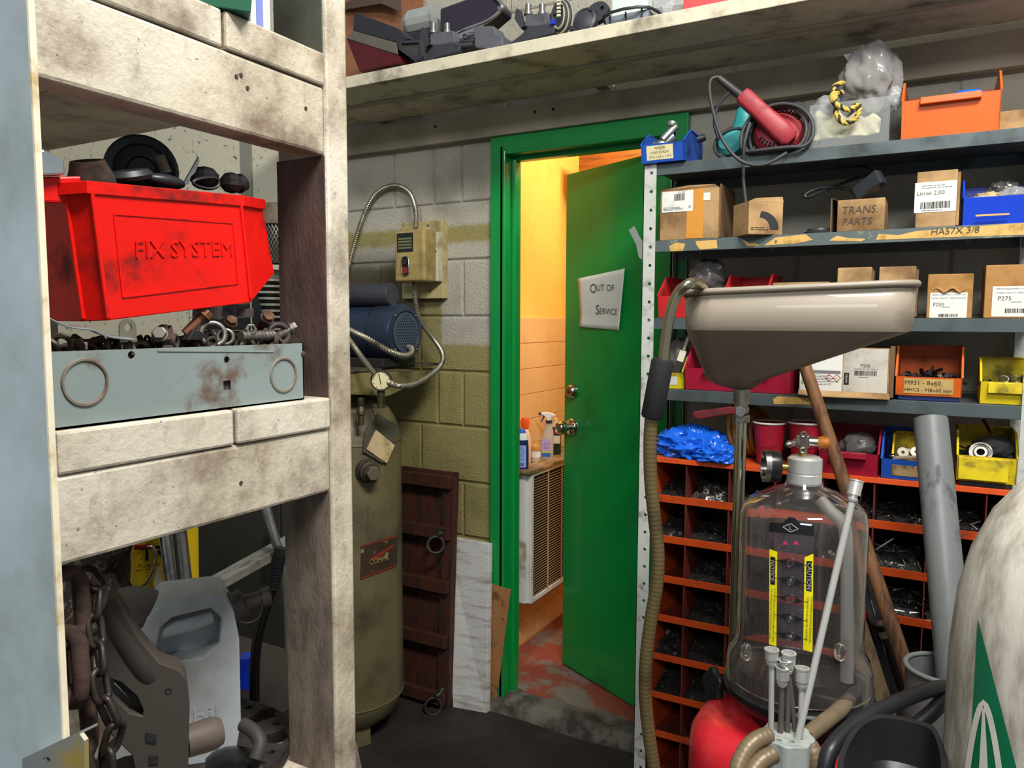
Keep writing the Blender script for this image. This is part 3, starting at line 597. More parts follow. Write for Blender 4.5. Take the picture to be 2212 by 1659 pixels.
tag(M().ext([rx(*q_, XR-.035) for q_ in ((76, 380), (76, 325), (95, 322), (140, 345), (142, 378))], (-.012, 0, 0)).build('aluminium_bracket', mat('bare_aluminium', 'b9c3cc', .3, .8), bev=.002), 'grey aluminium bracket with a bolt hole at the red bin corner', 'bracket', FB)
tag(M().lathe([(0, 0), (.022, 0), (.024, .004), (.020, .009), (0, .010)], rx(277, 388, XR-.045), (.1, -.3, 1), 20).build('black_dome_lid', mat('dull_black', '2a2c2e', .45), smooth=40), 'low black dome lid in front of the pulley cap', 'lid', FB)  # low black lid lying among the bin parts
tag(M().sph(rx(355, 392, XR-.035), (.012, .024, .0075), 14).build('oval_boot', mat('black_rubber_cap', '23272d', .4), smooth=60), 'oval black rubber boot lying on the red bin rim', 'boot', FB)
tag(M().ext([rx(*q_, XR-.04) for q_ in ((396, 398), (415, 365), (430, 338), (431, 350), (422, 372), (412, 382), (408, 398))], (-.0025, 0, 0)).build('metal_shard', mat('bare_aluminium', 'b9c3cc', .3, .8)), 'pointed bright metal shard upright in the red bin', 'shard', FB)
tag(M().sph(rx(442, 385, XR-.045), (.016, .016, .013), 9).build('ribbed_plug', mat('sooty_black', '1f1c1b', .75, bump=.6), smooth=30), 'sooty black ribbed plug behind the clamp', 'plug', FB)
tag(M().tube(cat([rx(*q_, XR-.03) for q_ in ((418, 392), (440, 385), (468, 386), (472, 400), (455, 408), (425, 402))], 5, True), .0018, 6, True).build('hose_clamp', mat('dull_black', '2a2c2e', .45), smooth=60), 'dark flattened hose clamp loop on the red bin rim', 'clamp', FB)
T = thing('cast_elbow', 'small sooty cast elbow with round flange at the red bin end', 'fitting', rx(512, 405, XR-.04)-V((0, 0, .008)), group=FB)
M().sph(rx(500, 395, XR-.04), (.013, .013, .012), 8).build('casting', mat('sooty_black', '1f1c1b', .75, bump=.6), T, smooth=30)
M().cyl(rx(512, 400, XR-.04), rx(524, 393, XR-.04), .010, n=16).build('flange', mat('sooty_black', '1f1c1b', .75, bump=.6), T, smooth=40)
# ---- on the upper planks
q = rx(540, 33, XR+.018); zz = 1.7715
gt = thing('green_tote', 'dark green plastic tote on the upper planks of the timber rack', 'tote', (q.x-.12, q.y, zz))
rot = Matrix.Rotation(radians(-38), 3, 'Z'); cc = V((q.x, q.y, zz))
def gp(a, b_, z): return cc+rot @ V((-a, b_, 0))+V((0, 0, z))
lo = [gp(0, 0, 0), gp(.13, 0, 0), gp(.13, .18, 0), gp(0, .18, 0)]; lo = [gp(.0, .0, 0), gp(.22, 0, 0), gp(.22, -.16, 0), gp(0, -.16, 0)]; hi = [gp(-.012, .012, .12), gp(.232, .012, .12), gp(.232, -.172, .12), gp(-.012, -.172, .12)]
M().add(lo+hi, [(0, 1, 2, 3)]+[(i, (i+1) % 4, (i+1) % 4+4, i+4) for i in range(4)]).build('tub', mat('dark_green_plastic', '1f5a41', .45, dirt='12301f', damt=.3, dsc=10), gt, solid=.003, bev=.004)
p = rx(585, 66, XR-.045)
sb = thing('striped_carton', 'white carton with a blue stripe behind the upper plank', 'carton', (p.x, p.y, 1.77))
M().box(p.x-.05, p.x, p.y-.03, p.y, 1.7705, 1.87).build('carton_body', mat('grey_white_card', 'c9c8cc', .6), sb, bev=.001)
M().box(p.x-.0, p.x+.0006, p.y-.022, p.y-.012, 1.771, 1.87).box(p.x-.02, p.x-.012, p.y-.0305, p.y-.0299, 1.771, 1.87).build('stripe', mat('periwinkle_print', '7684c4', .6), sb)
# ---- bottom bay
ZS = .854
cj = PD(395, 1500, 1.00); jn = V((EYE.x-cj.x, EYE.y-cj.y, 0)).normalized(); ju = V((-jn.y, jn.x, 0))
def jp(px, py, off=0.): return onpl(px, py, cj+jn*off, jn)
zw = jp(440, 1655, .05).z
CAST = mat('cast_iron_dark', '3b3531', .65, .3, dirt='1e1b19', damt=.45, dsc=14, bump=.3)
wc = V((jp(430, 1500).x, jp(430, 1500).y, 0)); wc = V((-.845, .645, 0))
sw = thing('slotted_wheel', 'dark cast iron slotted wheel lying flat under the grey jug', 'wheel', (wc.x, wc.y, ZS))  # slotted cast wheel laid flat to carry the jug
R_ = .123; b = M()
outer = [V((wc.x+R_*cos(2*pi*i/48), wc.y+R_*sin(2*pi*i/48), zw-.018)) for i in range(48)]
hs = []
for k in range(9):
    t0 = 2*pi*k/9
    hs.append([wc+V((rr*cos(t0+dt), rr*sin(t0+dt), zw-.018)) for rr, dt in ((.070, -.10), (.112, -.16), (.117, 0), (.112, .16), (.092, .12), (.070, .10))])
    hs.append([wc+V((.105*cos(t0+.35)+.006*cos(a*pi/4), .105*sin(t0+.35)+.006*sin(a*pi/4), zw-.018)) for a in range(8)])
holed(b, outer, hs, (0, 0, .018)).build('disc', CAST, sw, bev=.0015, seg=1)
M().cyl((wc.x, wc.y, ZS), (wc.x, wc.y, zw-.0175), .10, n=32).build('hub', mat('cast_iron_black', '191716', .7), sw)
JUG = mat('grey_jug_plastic', 'b4bbbf', .42, dirt='7d7764', damt=.3, dsc=6, var=.05, edge=.2)
jg = thing('oil_jug', 'grey plastic oil jug with brown cap and spout on the slotted wheel', 'jug', (cj.x, cj.y, zw))
TH = .085
b = M()
rec = [(338, 1408), (346, 1358), (372, 1335), (455, 1314), (478, 1336), (473, 1390), (440, 1420), (352, 1434)]
ol = [(262, 1352), (318, 1336), (345, 1302), (455, 1288), (485, 1290), (506, 1325), (517, 1380), (521, 1560), (512, 1615), (470, 1645), (400, 1656), (262, 1656), (250, 1640), (245, 1380)]
holed(b, [jp(x, y, TH/2) for x, y in ol], [[jp(x, y, TH/2) for x, y in rec]], -jn*TH).build('jug_body', JUG, jg, bev=.016, seg=5, smooth=60)
M().ext([jp(x, y, .008) for x, y in rec], -jn*.03).build('recess_wall', JUG, jg)
M().tube([jp(348, 1366, .026), jp(380, 1356, .032), jp(420, 1346, .032), jp(456, 1332, .026)], .0095, 12).build('grip', JUG, jg, smooth=60)
BRN = mat('brown_black_plastic', '4a433e', .5, dirt='2b2623', damt=.25, dsc=8, var=.08)
lc = jp(276, 1312, .01); M().lathe([(0, -.012), (.038, -.012), (.040, -.006), (.040, .002), (.034, .006), (0, .008)], lc, V((-.12, 0, 1))+jn*.45, 28).build('filler_lid', BRN, jg, smooth=40)
a_, b_, c_ = jp(492, 1318, .0), jp(528, 1302, .0), jp(584, 1287, .0)
M().lathe([(0, 0), (.022, 0), (.0225, .008), (.020, .012), (.020, .022), (.015, .024), (0, .024)], a_, b_-a_, 20).build('spout_collar', BRN, jg, smooth=35)
M().cyl(b_-(b_-a_)*.2, c_, .012, .0105, 18).build('spout', BRN, jg, smooth=40)
M().pipe(c_-(c_-b_)*.35, c_+(c_-b_)*.02, .0135, .003, 18).build('spout_cap', BRN, jg, smooth=40)
M().tube(cat([jp(566, 1300, .012), jp(562, 1330, .012), jp(540, 1345, .012), jp(515, 1342, .014)], 5), .0014, 6).build('cap_strap', BRN, jg, smooth=60)
text(Fr(jp(402, 1556, TH/2), ju, (0, 0, 1)), 'Mobil', .036, JUG, jg, h=-.0005, ext=.0012, sx=1.)
# pistol-shaped tool
cg = PD(330, 1480, .82); gn = V((EYE.x-cg.x, EYE.y-cg.y, 0)).normalized()
def gq(px, py, off=0.): return onpl(px, py, cg+gn*off, gn)
tl = thing('tool_casing', 'dark brown pistol shaped tool casing with finger hole in front of the jug', 'tool', (cg.x, cg.y, ZS))
b = M()
ol = [(222, 1318), (232, 1296), (248, 1292), (262, 1312), (300, 1378), (345, 1432), (388, 1448), (405, 1470), (410, 1520), (406, 1700), (330, 1860), (300, 1860), (296, 1680), (285, 1632), (240, 1588), (222, 1500), (212, 1420), (210, 1350)]
hl = [(238, 1466), (262, 1475), (295, 1504), (310, 1535), (308, 1548), (280, 1540), (244, 1505)]
holed(b, [gq(x, y, .017) for x, y in ol], [[gq(x, y, .017) for x, y in hl]], -gn*.034).build('shell', BRN, tl, bev=.0012, seg=2, smooth=50)
M().tube(cat([gq(224, 1310, .004), gq(262, 1372, .006), (gq(310, 1442, .006)), gq(340, 1470, .0)], 5), .0145, 10).build('rubber_grip', mat('charcoal_rubber', '37332f', .6, bump=.1), tl, smooth=60)
M().ext([gq(x, y, .008) for x, y in ((226, 1430), (300, 1500), (307, 1535), (298, 1530), (230, 1455))], -gn*.012).build('trigger', mat('dull_black', '2a2c2e', .45), tl, bev=.001)
M().torus(gq(364, 1492, .0172), gn, .0028, .0009, 14, 6).build('screw_boss', mat('dull_black', '2a2c2e', .45), tl)
M().ext([gq(x, y, .0185) for x, y in ((315, 1582), (338, 1588), (338, 1606), (315, 1602))], -gn*.002).ext([gq(x, y, .0185) for x, y in ((322, 1634), (342, 1632), (342, 1650), (322, 1652))], -gn*.002).build('slot_marks', mat('dull_black', '2a2c2e', .45), tl)
T = M(); ha, hb = gq(400, 1603, .0), gq(482, 1577, -.01); T.lathe([(0, 0), (.017, 0), (.018, .02), (.018, (hb-ha).length-.01), (.015, (hb-ha).length-.003), (0, (hb-ha).length)], ha, hb-ha, 18)
T.build('side_handle', mat('rubbed_brown_rubber', '5b5048', .6, dirt='221d1b', damt=.45, dsc=16, edge=.06), tl, smooth=40)
M().lathe([(0, 0), (.034, 0), (.034, .01), (.03, .012), (.03, .02), (.034, .022), (.034, .032), (.03, .034), (.03, .05), (0, .05)], gq(282, 1690, -.01)-V((0, 0, .03)), V((.3, -.3, .9)), 20).build('ribbed_motor', mat('grey_ribbed', '4a4845', .5), tl, smooth=30)
# chains
CHN = mat('oily_chain_steel', '4a423d', .35, .7, dirt='2a211c', damt=.4, dsc=40); CHR_ = mat('rusty_chain', '4e3a33', .75, .2, dirt='2c2320', damt=.4, dsc=25, bump=.4)
def chain(path, L, W, r, m, label, grp=None):
    P = cat(path, 24); T = thing('chain', label, 'chain', P[-1], group=grp); acc = 0; pitch = L-3.2*r; k = 0; nxt = L/2
    for i in range(1, len(P)):
        s = (P[i]-P[i-1]).length
        while acc+s >= nxt:
            p = P[i-1].lerp(P[i], (nxt-acc)/s); d = (P[i]-P[i-1]).normalized(); view = (EYE-p).normalized()
            sd = d.cross(view).normalized(); nn = sd.cross(d)
            ang = radians(35) if k % 2 == 0 else radians(-55); w_ = sd*cos(ang)+nn*sin(ang)
            hl = L/2-W/2; pts = []
            for j in range(16):
                t = 2*pi*j/16; pts.append(p+w_*((W/2-r)*cos(t))+d*((hl if sin(t) > 0 else -hl)+(W/2-r)*sin(t)))
            M().tube(pts, r, 8, True).build('link', m, T, smooth=70); k += 1; nxt += pitch
        acc += s
    return T
chain([PD(*q) for q in ((178, 1228, .74), (205, 1262, .73), (203, 1330, .72), (212, 1420, .71), (220, 1500, .70), (246, 1575, .70), (232, 1640, .70), (245, 1760, .70))], .036, .021, .0034, CHN, 'oily bright steel chain hanging in front of the tool casing')
chain([PD(*q) for q in ((138, 1220, .70), (146, 1330, .70), (152, 1450, .70), (160, 1560, .70), (170, 1740, .70))], .080, .046, .0078, CHR_, 'heavy rusty brown chain hanging behind the steel upright')
chain([PD(*q) for q in ((172, 1330, .74), (178, 1420, .74), (184, 1520, .74), (196, 1700, .74))], .016, .012, .0022, CHN, 'fine small linked chain between the two hanging chains')
a_, b_ = PD(128, 1215, .80), PD(172, 1250, .76); tag(M().bar(a_, b_, .003, .010).build('hanger_bar', mat('bare_aluminium', 'b9c3cc', .3, .8)), 'short flat metal hanger bar above the chains', 'bar')
# yellow pumice soap pail
q = PD(338, 1250, 1.36); yc = V((q.x, q.y, ZS)); yn = V((EYE.x-q.x, EYE.y-q.y, 0)).normalized(); yu_ = V((-yn.y, yn.x, 0))
yp = thing('soap_pail', 'yellow hand cleaner pail with wire bail standing at the rack back', 'pail', yc)
YLW = mat('yellow_label', 'e8c40f', .45)
M().lathe([(0, 0), (.068, 0), (.074, .30), (.077, .30), (.077, .315), (0, .315)], yc, n=36).build('pail_body', YLW, yp, smooth=40)
def yf(px, py): 
    p_ = onpl(px, py, yc+yn*.074, yn); return p_
fy = Fr(yf(325, 1197), yu_, (0, 0, 1)); text(fy.at(.004, 0), 'TR', .033, INK, yp, h=.001, sx=.95, bold=.001)
text(Fr(yf(322, 1221), yu_, (0, 0, 1)), 'Pumice', .0115, INK, yp, h=.001)
lines(Fr(yf(322, 1229), yu_, (0, 0, 1)), -.02, .02, -.003, .003, 1, INK, yp)
card(Fr(yf(318, 1180), yu_, (0, 0, 1)), -.02, .006, -.004, .004, mat('red_label', 'a8262c', .5), yp, 'red_print', h=.001)
hp = [(340, 1222), (350, 1226), (348, 1240), (352, 1262), (345, 1277), (336, 1274), (330, 1260), (336, 1240)]
M().ext([yf(x, y)+yn*.0005 for x, y in hp], yn*.0006).build('printed_shape', mat('pale_print', 'e3dcc0', .5), yp)
M().tube(cat([yf(*q_)+yn*.012 for q_ in ((296, 1268), (315, 1255), (332, 1222), (337, 1195), (330, 1178), (318, 1176))], 6), .0026, 8).build('bail', CHR, yp, smooth=60)
# charred log
q = PD(222, 1270, 1.16)
T = M(); T.lathe([(0, 0)]+[(.05+.012*sin(i*1.9), i*.035) for i in range(1, 9)]+[(0, .285)], (q.x-.02, q.y, ZS), n=18)
for p_ in T.v: p_.x += .012*sin(p_.z*90+p_.y*70); p_.y += .010*sin(p_.z*130+p_.x*90)
tag(T.build('charred_log', mat('charred_bark', '2b241f', .85, dirt='6d5f50', damt=.42, dsc=26, bump=1, bsc=70, edge=.05, stretch=(3, 3, 1)), smooth=30), 'charred black wood log standing behind the chains', 'log')
# chrome tubes
for (a0, a1), (c0, c1), d_, r_, lab in (((352, 1130), (392, 1420), 1.22, .0090, 'slim polished steel tube leaning behind the grey jug'), ((384, 1130), (417, 1420), 1.25, .0125, 'thicker scuffed steel tube beside the slim one behind the jug')):
    a_ = PD(a0, a1, d_); b_ = PD(c0, c1, d_); dd = (b_-a_); e_ = a_+dd*((ZS-a_.z)/dd.z); a_ = a_-dd*.3
    tag(M().pipe(e_, a_, r_, .002).build('steel_tube', mat('scuffed_tube_steel', 'a7a8a6', .25, .9, dirt='4a4743', damt=.3, dsc=20), smooth=40), lab, 'tube')
# folded aluminium ladder
ALU = mat('ribbed_aluminium', '9b9b92', .4, .55, dirt='4d4a42', damt=.35, dsc=18)
la = thing('aluminium_ladder', 'ribbed aluminium step ladder folded behind the rack post', 'ladder', (-1.2, 1.3, 0))
def tread(a, b_, name='tread'):
    T = M(); T.bar(a, b_, .055, .020)
    T.build(name, ALU, la, bev=.001); d = (b_-a).normalized(); u = d.cross(V((0, 0, 1))).normalized(); v = u.cross(d)
    for i in range(6): M().bar(a+u*(.019-.0075*i)+v*.0096, b_+u*(.019-.0075*i)+v*.0096, .0035, .002).build('tread_rib', ALU, la)
a1, b1 = PD(405, 1294, 1.66), PD(650, 1158, 1.80); a2, b2 = PD(540, 1520, 1.66), PD(700, 1392, 1.75)
tread(a1, b1); tread(a2, b2)
for e0, e1 in ((a1, a2), (b1, b2)):
    dd = (e1-e0); lo_ = e0+dd*(-e0.z/dd.z); M().bar(lo_, e0-dd*.12, .02, .05, (1, 0, 0)).build('side_rail', ALU, la, bev=.002)
M().tube(cat([PD(*q) for q in ((566, 1060, 1.72), (578, 1110, 1.72), (594, 1165, 1.72), (613, 1225, 1.73), (622, 1330, 1.74), (624, 1480, 1.75))], 6), .011, 12).build('handrail', mat('scuffed_tube_steel', 'a7a8a6', .25, .9), la, smooth=60)
# jack handle
hp = cat([PD(*q) for q in ((592, 1262, 1.16), (580, 1300, 1.16), (560, 1365, 1.16), (551, 1430, 1.16), (550, 1520, 1.16))], 6); e_ = hp[-1].copy(); e_.z = ZS+.001
jh = thing('jack_handle', 'black bent steel jack handle with ribbed rubber grip', 'handle', e_)
M().tube(hp+[e_], .0078, 12).build('shaft', mat('black_gloss_steel', '1a1a1b', .25, .3), jh, smooth=60)
gp_ = [PD(*q) for q in ((607, 1183, 1.16), (604, 1198, 1.16), (588, 1272, 1.16))]; dd = gp_[2]-gp_[1]
M().cyl(gp_[0], gp_[2], .0098, n=14).build('grip', mat('black_grip', '1d1d1f', .5), jh, smooth=40)
for i in range(14): M().torus(gp_[1].lerp(gp_[2], i/15), dd, .0095, .0014, 14, 6).build('grip_rib', mat('black_grip', '1d1d1f', .5), jh, smooth=60)
q = PD(532, 1458, 1.22); bl = M().ext([PD(x, y, 1.22) for x, y in ((518, 1425), (545, 1422), (545, 1571), (518, 1571))], (-.02, .02, 0)); tag(bl.build('blue_card', mat('bright_blue_plastic', '1238c0', .4), bev=.001), 'bright blue plastic panel upright beside the jack handle', 'panel')
h_ = cat([PD(*q) for q in ((525, 1565, .93), (548, 1580, .92), (562, 1605, .91), (552, 1640, .90))], 5); 
tag(M().tube(h_, .0085, 12).build('rubber_hose', mat('charcoal_rubber', '37332f', .6, bump=.1), smooth=60), 'short cut length of rubber hose on the slotted wheel', 'hose')
tag(M().sph(PD(505, 1648, .93), (.04, .03, .012), 12).build('oily_rag', mat('oily_black', '151414', .25, bump=.6, bsc=40), smooth=40), 'glossy black oily lump beside the grey jug', 'rag')
# ================================================================ COMPRESSOR, SWITCH, CONDUITS, LEANING BOARDS
OLV = mat('olive_tank_paint', '6d6547', .42, dirt='3a3428', damt=.3, dsc=6, var=.1, edge=.2)
TX, TY, TR = -1.765, 1.98, .19
cp = thing('air_compressor', 'olive green upright air compressor tank with blue motor on its platform', 'compressor', (TX, TY, 0))
tk = M().lathe([(0, .022), (.06, .026), (.12, .044), (.165, .082), (.188, .137), (TR, .150), (TR, 1.035), (.188, 1.05), (.176, 1.10), (.150, 1.145), (.105, 1.185), (.05, 1.203), (0, 1.207)], (TX, TY, 0), n=48).build('tank', OLV, cp, smooth=35)
M().torus((TX, TY, 1.042), (0, 0, 1), TR-.001, .004, 48, 6).build('weld_seam', OLV, tk, smooth=60); M().torus((TX, TY, .146), (0, 0, 1), TR-.001, .004, 48, 6).build('weld_seam', OLV, tk, smooth=60)
for i in range(3):
    t_ = pi/2+2*pi*i/3; M().bar((TX+.14*cos(t_), TY+.14*sin(t_), 0), (TX+.13*cos(t_), TY+.13*sin(t_), .12), .05, .008, (cos(t_), sin(t_), 0)).build('foot', OLV, cp)
PLZ = 1.262
def yy(px, py, y): return on(px, py, 1, y)
PX_ = -1.605
g = [on(*q, 0, PX_) for q in ((745, 806), (946, 801), (930, 815), (838, 856), (745, 852))]
for dx_ in (0, -.5): M().ext([p+V((dx_, 0, 0)) for p in g], (-.03, 0, 0)).build('platform_skirt', mat('olive_yellow_paint', '7d7448', .5, dirt='3c3526', damt=.35, dsc=8), cp, bev=.002)
zt_ = max(p.z for p in g)
M().box(-2.55, PX_+.004, g[0].y, g[1].y, zt_, zt_+.008).build('platform', mat('grimy_plate', '4b4636', .55, dirt='2a261e', damt=.5, dsc=7), cp, bev=.001)
ZP = zt_+.008
MBL = mat('navy_motor_paint', '1f2a3e', .35, dirt='1c1c1e', damt=.3, dsc=9, var=.1)
mc = V((-1.60, 2.06, 0)); mz = ZP+.115; mr = .098
mo = M().lathe([(0, -.36), (.06, -.36), (.088, -.34), (.093, -.30), (.093, -.10), (.097, -.095), (mr, -.08), (mr, -.012), (.092, .0), (.075, .004), (.070, .0), (.0, .0)], (mc.x+.035, mc.y, mz), (1, 0, 0), 40).build('motor', MBL, cp, smooth=35)
hl = []; N_ = V((1, 0, 0)); mp = V((mc.x+.037, mc.y, mz))
for i in range(-6, 7):
    for j in range(-6, 7):
        a, b_ = (i+.5*(j % 2))*.0105, j*.0095
        if math.hypot(a, b_) < .060: hl.append([mp+V((0, a+.0036*cos(k*pi/3), b_+.0036*sin(k*pi/3))) for k in range(6)])
holed(M(), [mp+V((0, .069*cos(2*pi*i/40), .069*sin(2*pi*i/40))) for i in range(40)], hl, (.002, 0, 0)).build('vent_grille', mat('dark_motor_grille', '3a4453', .5), mo)
M().cyl((mp.x-.001, mp.y, mp.z), (mp.x-.0002, mp.y, mp.z), .068, n=32).build('vent_back', mat('dark_void', '171310', .8), mo)
for t_ in (.8, 2.35, 3.9, 5.5): M().sph((mp.x+.001, mp.y+.081*cos(t_), mp.z+.081*sin(t_)), .005, 8).build('end_bolt', CHR, mo)
M().lathe([(0, 0), (.034, 0), (.038, .004), (.038, .19), (.034, .198), (0, .198)], (mc.x-.20, mc.y-.02, mz+.128), (1, 0, 0), 24).build('capacitor_cover', mat('dark_slate_paint', '33343a', .4, dirt='232226', damt=.3, dsc=9), cp, smooth=35)
M().box(mc.x-.22, mc.x+.01, mc.y-.09, mc.y+.09, ZP, ZP+.03).build('motor_foot', mat('black_foot_steel', '201e1d', .5), cp, bev=.003)
# pump head seen through the rack
PC = V((on(575, 520, 1, 2.02).x, 2.02, 0)); pm = M()
M().lathe([(0, ZP), (.085, ZP), (.085, ZP+.10), (.06, ZP+.11), (.06, ZP+.34), (0, ZP+.34)], PC, n=24).build('pump_cylinder', mat('grey_cast_pump', '5d5b52', .55, dirt='33302a', damt=.4, dsc=10), cp, smooth=35)
for i in range(9): M().cyl((PC.x, PC.y, ZP+.12+.022*i), (PC.x, PC.y, ZP+.128+.022*i), .105, n=24).build('cooling_fin', mat('pump_fin', '7c7a70', .5, .4), cp)
fx = on(590, 480, 1, 2.0).x+.015
M().lathe([(0, 0), (.052, 0), (.052, .135), (0, .135)], (fx, 2.0, ZP+.36), n=28).build('filter_core', mat('dark_void', '171310', .8), cp)
b = M()
for i in range(28):
    for s_ in (1, -1): b.tube([(fx+.054*cos(2*pi*i/28+s_*k*.16), 2.0+.054*sin(2*pi*i/28+s_*k*.16), ZP+.36+.0168*k) for k in range(9)], .0011, 4)
b.build('filter_mesh', mat('mesh_wire', '8a867a', .4, .7), cp)
M().lathe([(0, 0), (.062, 0), (.064, .065), (.055, .075), (0, .075)], (fx, 2.0, ZP+.497), n=28).build('filter_cap', mat('brown_cap', '6b5d49', .55, dirt='3b3226', damt=.3, dsc=10), cp, smooth=35)
b = M()
for i in range(6): b.tube([(PC.x-.16, 1.80, ZP+.03+.045*i), (PC.x+.16, 1.80, ZP+.03+.045*i)], .0022, 6)
b.tube([(PC.x+.158, 1.80, ZP), (PC.x+.158, 1.80, ZP+.30)], .003, 6).tube([(PC.x-.158, 1.80, ZP), (PC.x-.158, 1.80, ZP+.30)], .003, 6).build('belt_guard', mat('guard_wire', '9a9880', .4, .6), cp, smooth=60)
M().lathe([(0, 0), (.03, 0), (.03, .012), (.13, .012), (.14, 0), (.16, 0), (.16, .03), (0, .03)], (PC.x, 1.815, ZP+.165), (0, 1, 0), 32).build('flywheel', mat('dark_flywheel', '1f2328', .45, .3), cp, smooth=35)
# tank fittings
BRS = mat('tarnished_brass', '6f6348', .4, .8, dirt='3b342a', damt=.4, dsc=20)
p = yy(823, 868, 1.87); q = yy(823, 835, 1.87); gs = M().cyl(p-V((0, 0, .02)), q, .0125, n=14).build('gauge_stem', BRS, cp, smooth=40)
gc = yy(823, 822, 1.86); gd = (V((.55, -.85, .05))).normalized(); GR = .033
gg = M().lathe([(0, -.035), (GR*.9, -.035), (GR, -.03), (GR, .006), (GR*.88, .006), (GR*.86, .001), (0, .001)], gc, gd, 28).build('gauge', mat('dull_black', '2a2c2e', .45), cp, smooth=35, label='round pressure gauge with a cream dial')
M().lathe([(0, 0), (GR*.85, 0)], gc+gd*.0015, gd, 24).build('dial', mat('cream_dial', 'd8cc9c', .5), gg)
u, v = frame(gd); b = M().bar(gc+gd*.0028-V((0, 0, .012)), gc+gd*.0028+V((-.006, -.003, .022)), .0022, .0008, gd)
for i in range(9):
    t_ = radians(-45+34*i); e = (u*cos(t_)+v*sin(t_)); b.bar(gc+gd*.002+e*.022, gc+gd*.002+e*.027, .0014, .0006, gd)
b.build('needle', INK, gg)
p = yy(780, 905, 1.85); q = yy(779, 838, 1.85); M().lathe([(0, 0), (.010, 0), (.010, .03), (.014, .035), (.014, .05), (.008, .06), (.011, .065), (.011, .085), (0, .09)], p-V((0, 0, .02)), (0, 0, 1), 14).build('relief_valve', BRS, cp, smooth=35)
p = yy(835, 1035, TY-TR*.85); dr = V((p.x-TX, p.y-TY, 0)).normalized(); sf = V((TX, TY, p.z))+dr*(TR-.004)
M().lathe([(0, 0), (.040, 0), (.040, .012), (.034, .02), (.034, .032), (.028, .034), (.028, .042), (0, .042)], sf, dr, 24).build('bung', mat('grimy_bung', '4a4438', .45, .4), cp, smooth=35)
u, v = frame(dr); M().ext([sf+dr*.042+u*a+v*b_ for a, b_ in hexp(.024)], dr*.022).build('hex_plug', mat('grey_plug_steel', '7d7868', .4, .6), cp, bev=.002)
def ontank(px, py, off=.002):
    d = ray(px, py); ox, oy = EYE.x-TX, EYE.y-TY; a = d.x**2+d.y**2; b_ = 2*(ox*d.x+oy*d.y); c = ox*ox+oy*oy-(TR+off)**2
    s = (-b_-math.sqrt(max(0, b_*b_-4*a*c)))/(2*a); return EYE+d*s
def patch(pts, m, name, off=.002, th=.0015, par=cp, n=8):
    c = pts; T = M(); T.grid(lambda u, v: ontank(*[(1-v)*((1-u)*c[0][k]+u*c[1][k])+v*((1-u)*c[3][k]+u*c[2][k]) for k in (0, 1)], off), n, n); return T.build(name, m, par, solid=th)
patch([(778, 1254), (858, 1230), (858, 1158), (780, 1180)], mat('dark_decal', '3b2c22', .5, dirt='8b8468', damt=.22, dsc=30, edge=.03), 'decal', label=None) if False else None
dc = patch([(778, 1252), (858, 1222), (858, 1156), (780, 1178)], mat('dark_decal', '3b2c22', .5, dirt='8b8468', damt=.25, dsc=30, edge=.03), 'decal')
DRD = mat('decal_red', '7c2e20', .5)
for pts in ([(778, 1182), (858, 1160), (858, 1156), (780, 1178)], [(778, 1252), (858, 1222), (858, 1218), (780, 1248)], [(800, 1206), (850, 1175), (852, 1180), (806, 1214)]): patch(pts, DRD, 'decal_print', .004, .0008, dc)
p = ontank(818, 1210, .0035); dd = V((p.x-TX, p.y-TY, 0)).normalized(); text(Fr(p, V((-dd.y, dd.x, 0)), (0, 0, 1)), 'COMPA', .026, mat('decal_gold', '9a8a58', .5), dc, h=.002, sx=.85)
b = M()
for a0, a1 in (((795, 1095), (795, 1160)), ((795, 1095), (845, 1087))): b.bar(ontank(*a0, .001), ontank(*a1, .001), .002, .002, (1, 0, 0))
b.build('plate_outline', OLV, cp)
# hanging tag
tgp = [(790, 925), (815, 892), (862, 922), (828, 1000), (785, 975)]
T = M(); T.ext([ontank(*q, .012) for q in tgp], (.0, -.002, 0)); tgo = T.build('service_tag', mat('grey_poly_bag', '5a564c', .3, alpha=.9))
tag(tgo, 'grimy plastic pouch with a tan card wired to the compressor tank', 'tag')
T = M(); T.ext([ontank(*q, .015) for q in ((792, 970), (812, 928), (853, 962), (836, 1000))], (.0, -.0015, 0)); T.build('card', mat('tan_card', 'cdb78b', .6, dirt='8a714a', damt=.35, dsc=20), tgo)
M().tube([ontank(812, 905, .008), ontank(806, 890, .012), ontank(800, 868, .01)], .0015, 6).build('wire', BRS, tgo)
# switch box on its wooden backboard
SWB = mat('aged_cream_board', 'b2a675', .55, dirt='7a6742', damt=.35, dsc=9)
x0 = on(868, 560, 1, 2.335).x; x1 = on(956, 560, 1, 2.335).x; z0 = on(910, 645, 1, 2.335).z; z1 = on(910, 478, 1, 2.335).z
sb = thing('switch_box', 'yellowed motor switch box on a wooden backboard fixed to the block wall', 'switch', ((x0+x1)/2, 2.37, z0))
M().box(x0, x1, 2.335, 2.3705, z0, z1).build('backboard', SWB, sb, bev=.002)
for px, py in ((925, 487), (930, 628)): q = on(px, py, 1, 2.334); M().cyl(q, q+V((0, -.002, 0)), .004, n=8).build('screw', mat('rust_nail', '4a342a', .7), sb)
yf_ = 2.225; bx0 = on(851, 560, 1, yf_).x; bx1 = on(917, 560, 1, yf_).x; bz0 = on(880, 609, 1, yf_).z; bz1 = on(880, 496, 1, yf_).z
cs = M().box(bx0, bx1, yf_, 2.300, bz0, bz1).build('case', mat('yellowed_case_paint', 'a8935a', .42, dirt='5e4a26', damt=.35, dsc=10, var=.15, edge=.2), sb, bev=.012, seg=3)
M().box(bx0+.004, bx1+.004, 2.300, 2.335, bz0+.004, bz1-.004).build('case_back', mat('worn_white_case', 'bdb69f', .5, dirt='8c7440', damt=.4, dsc=12), sb, bev=.003)
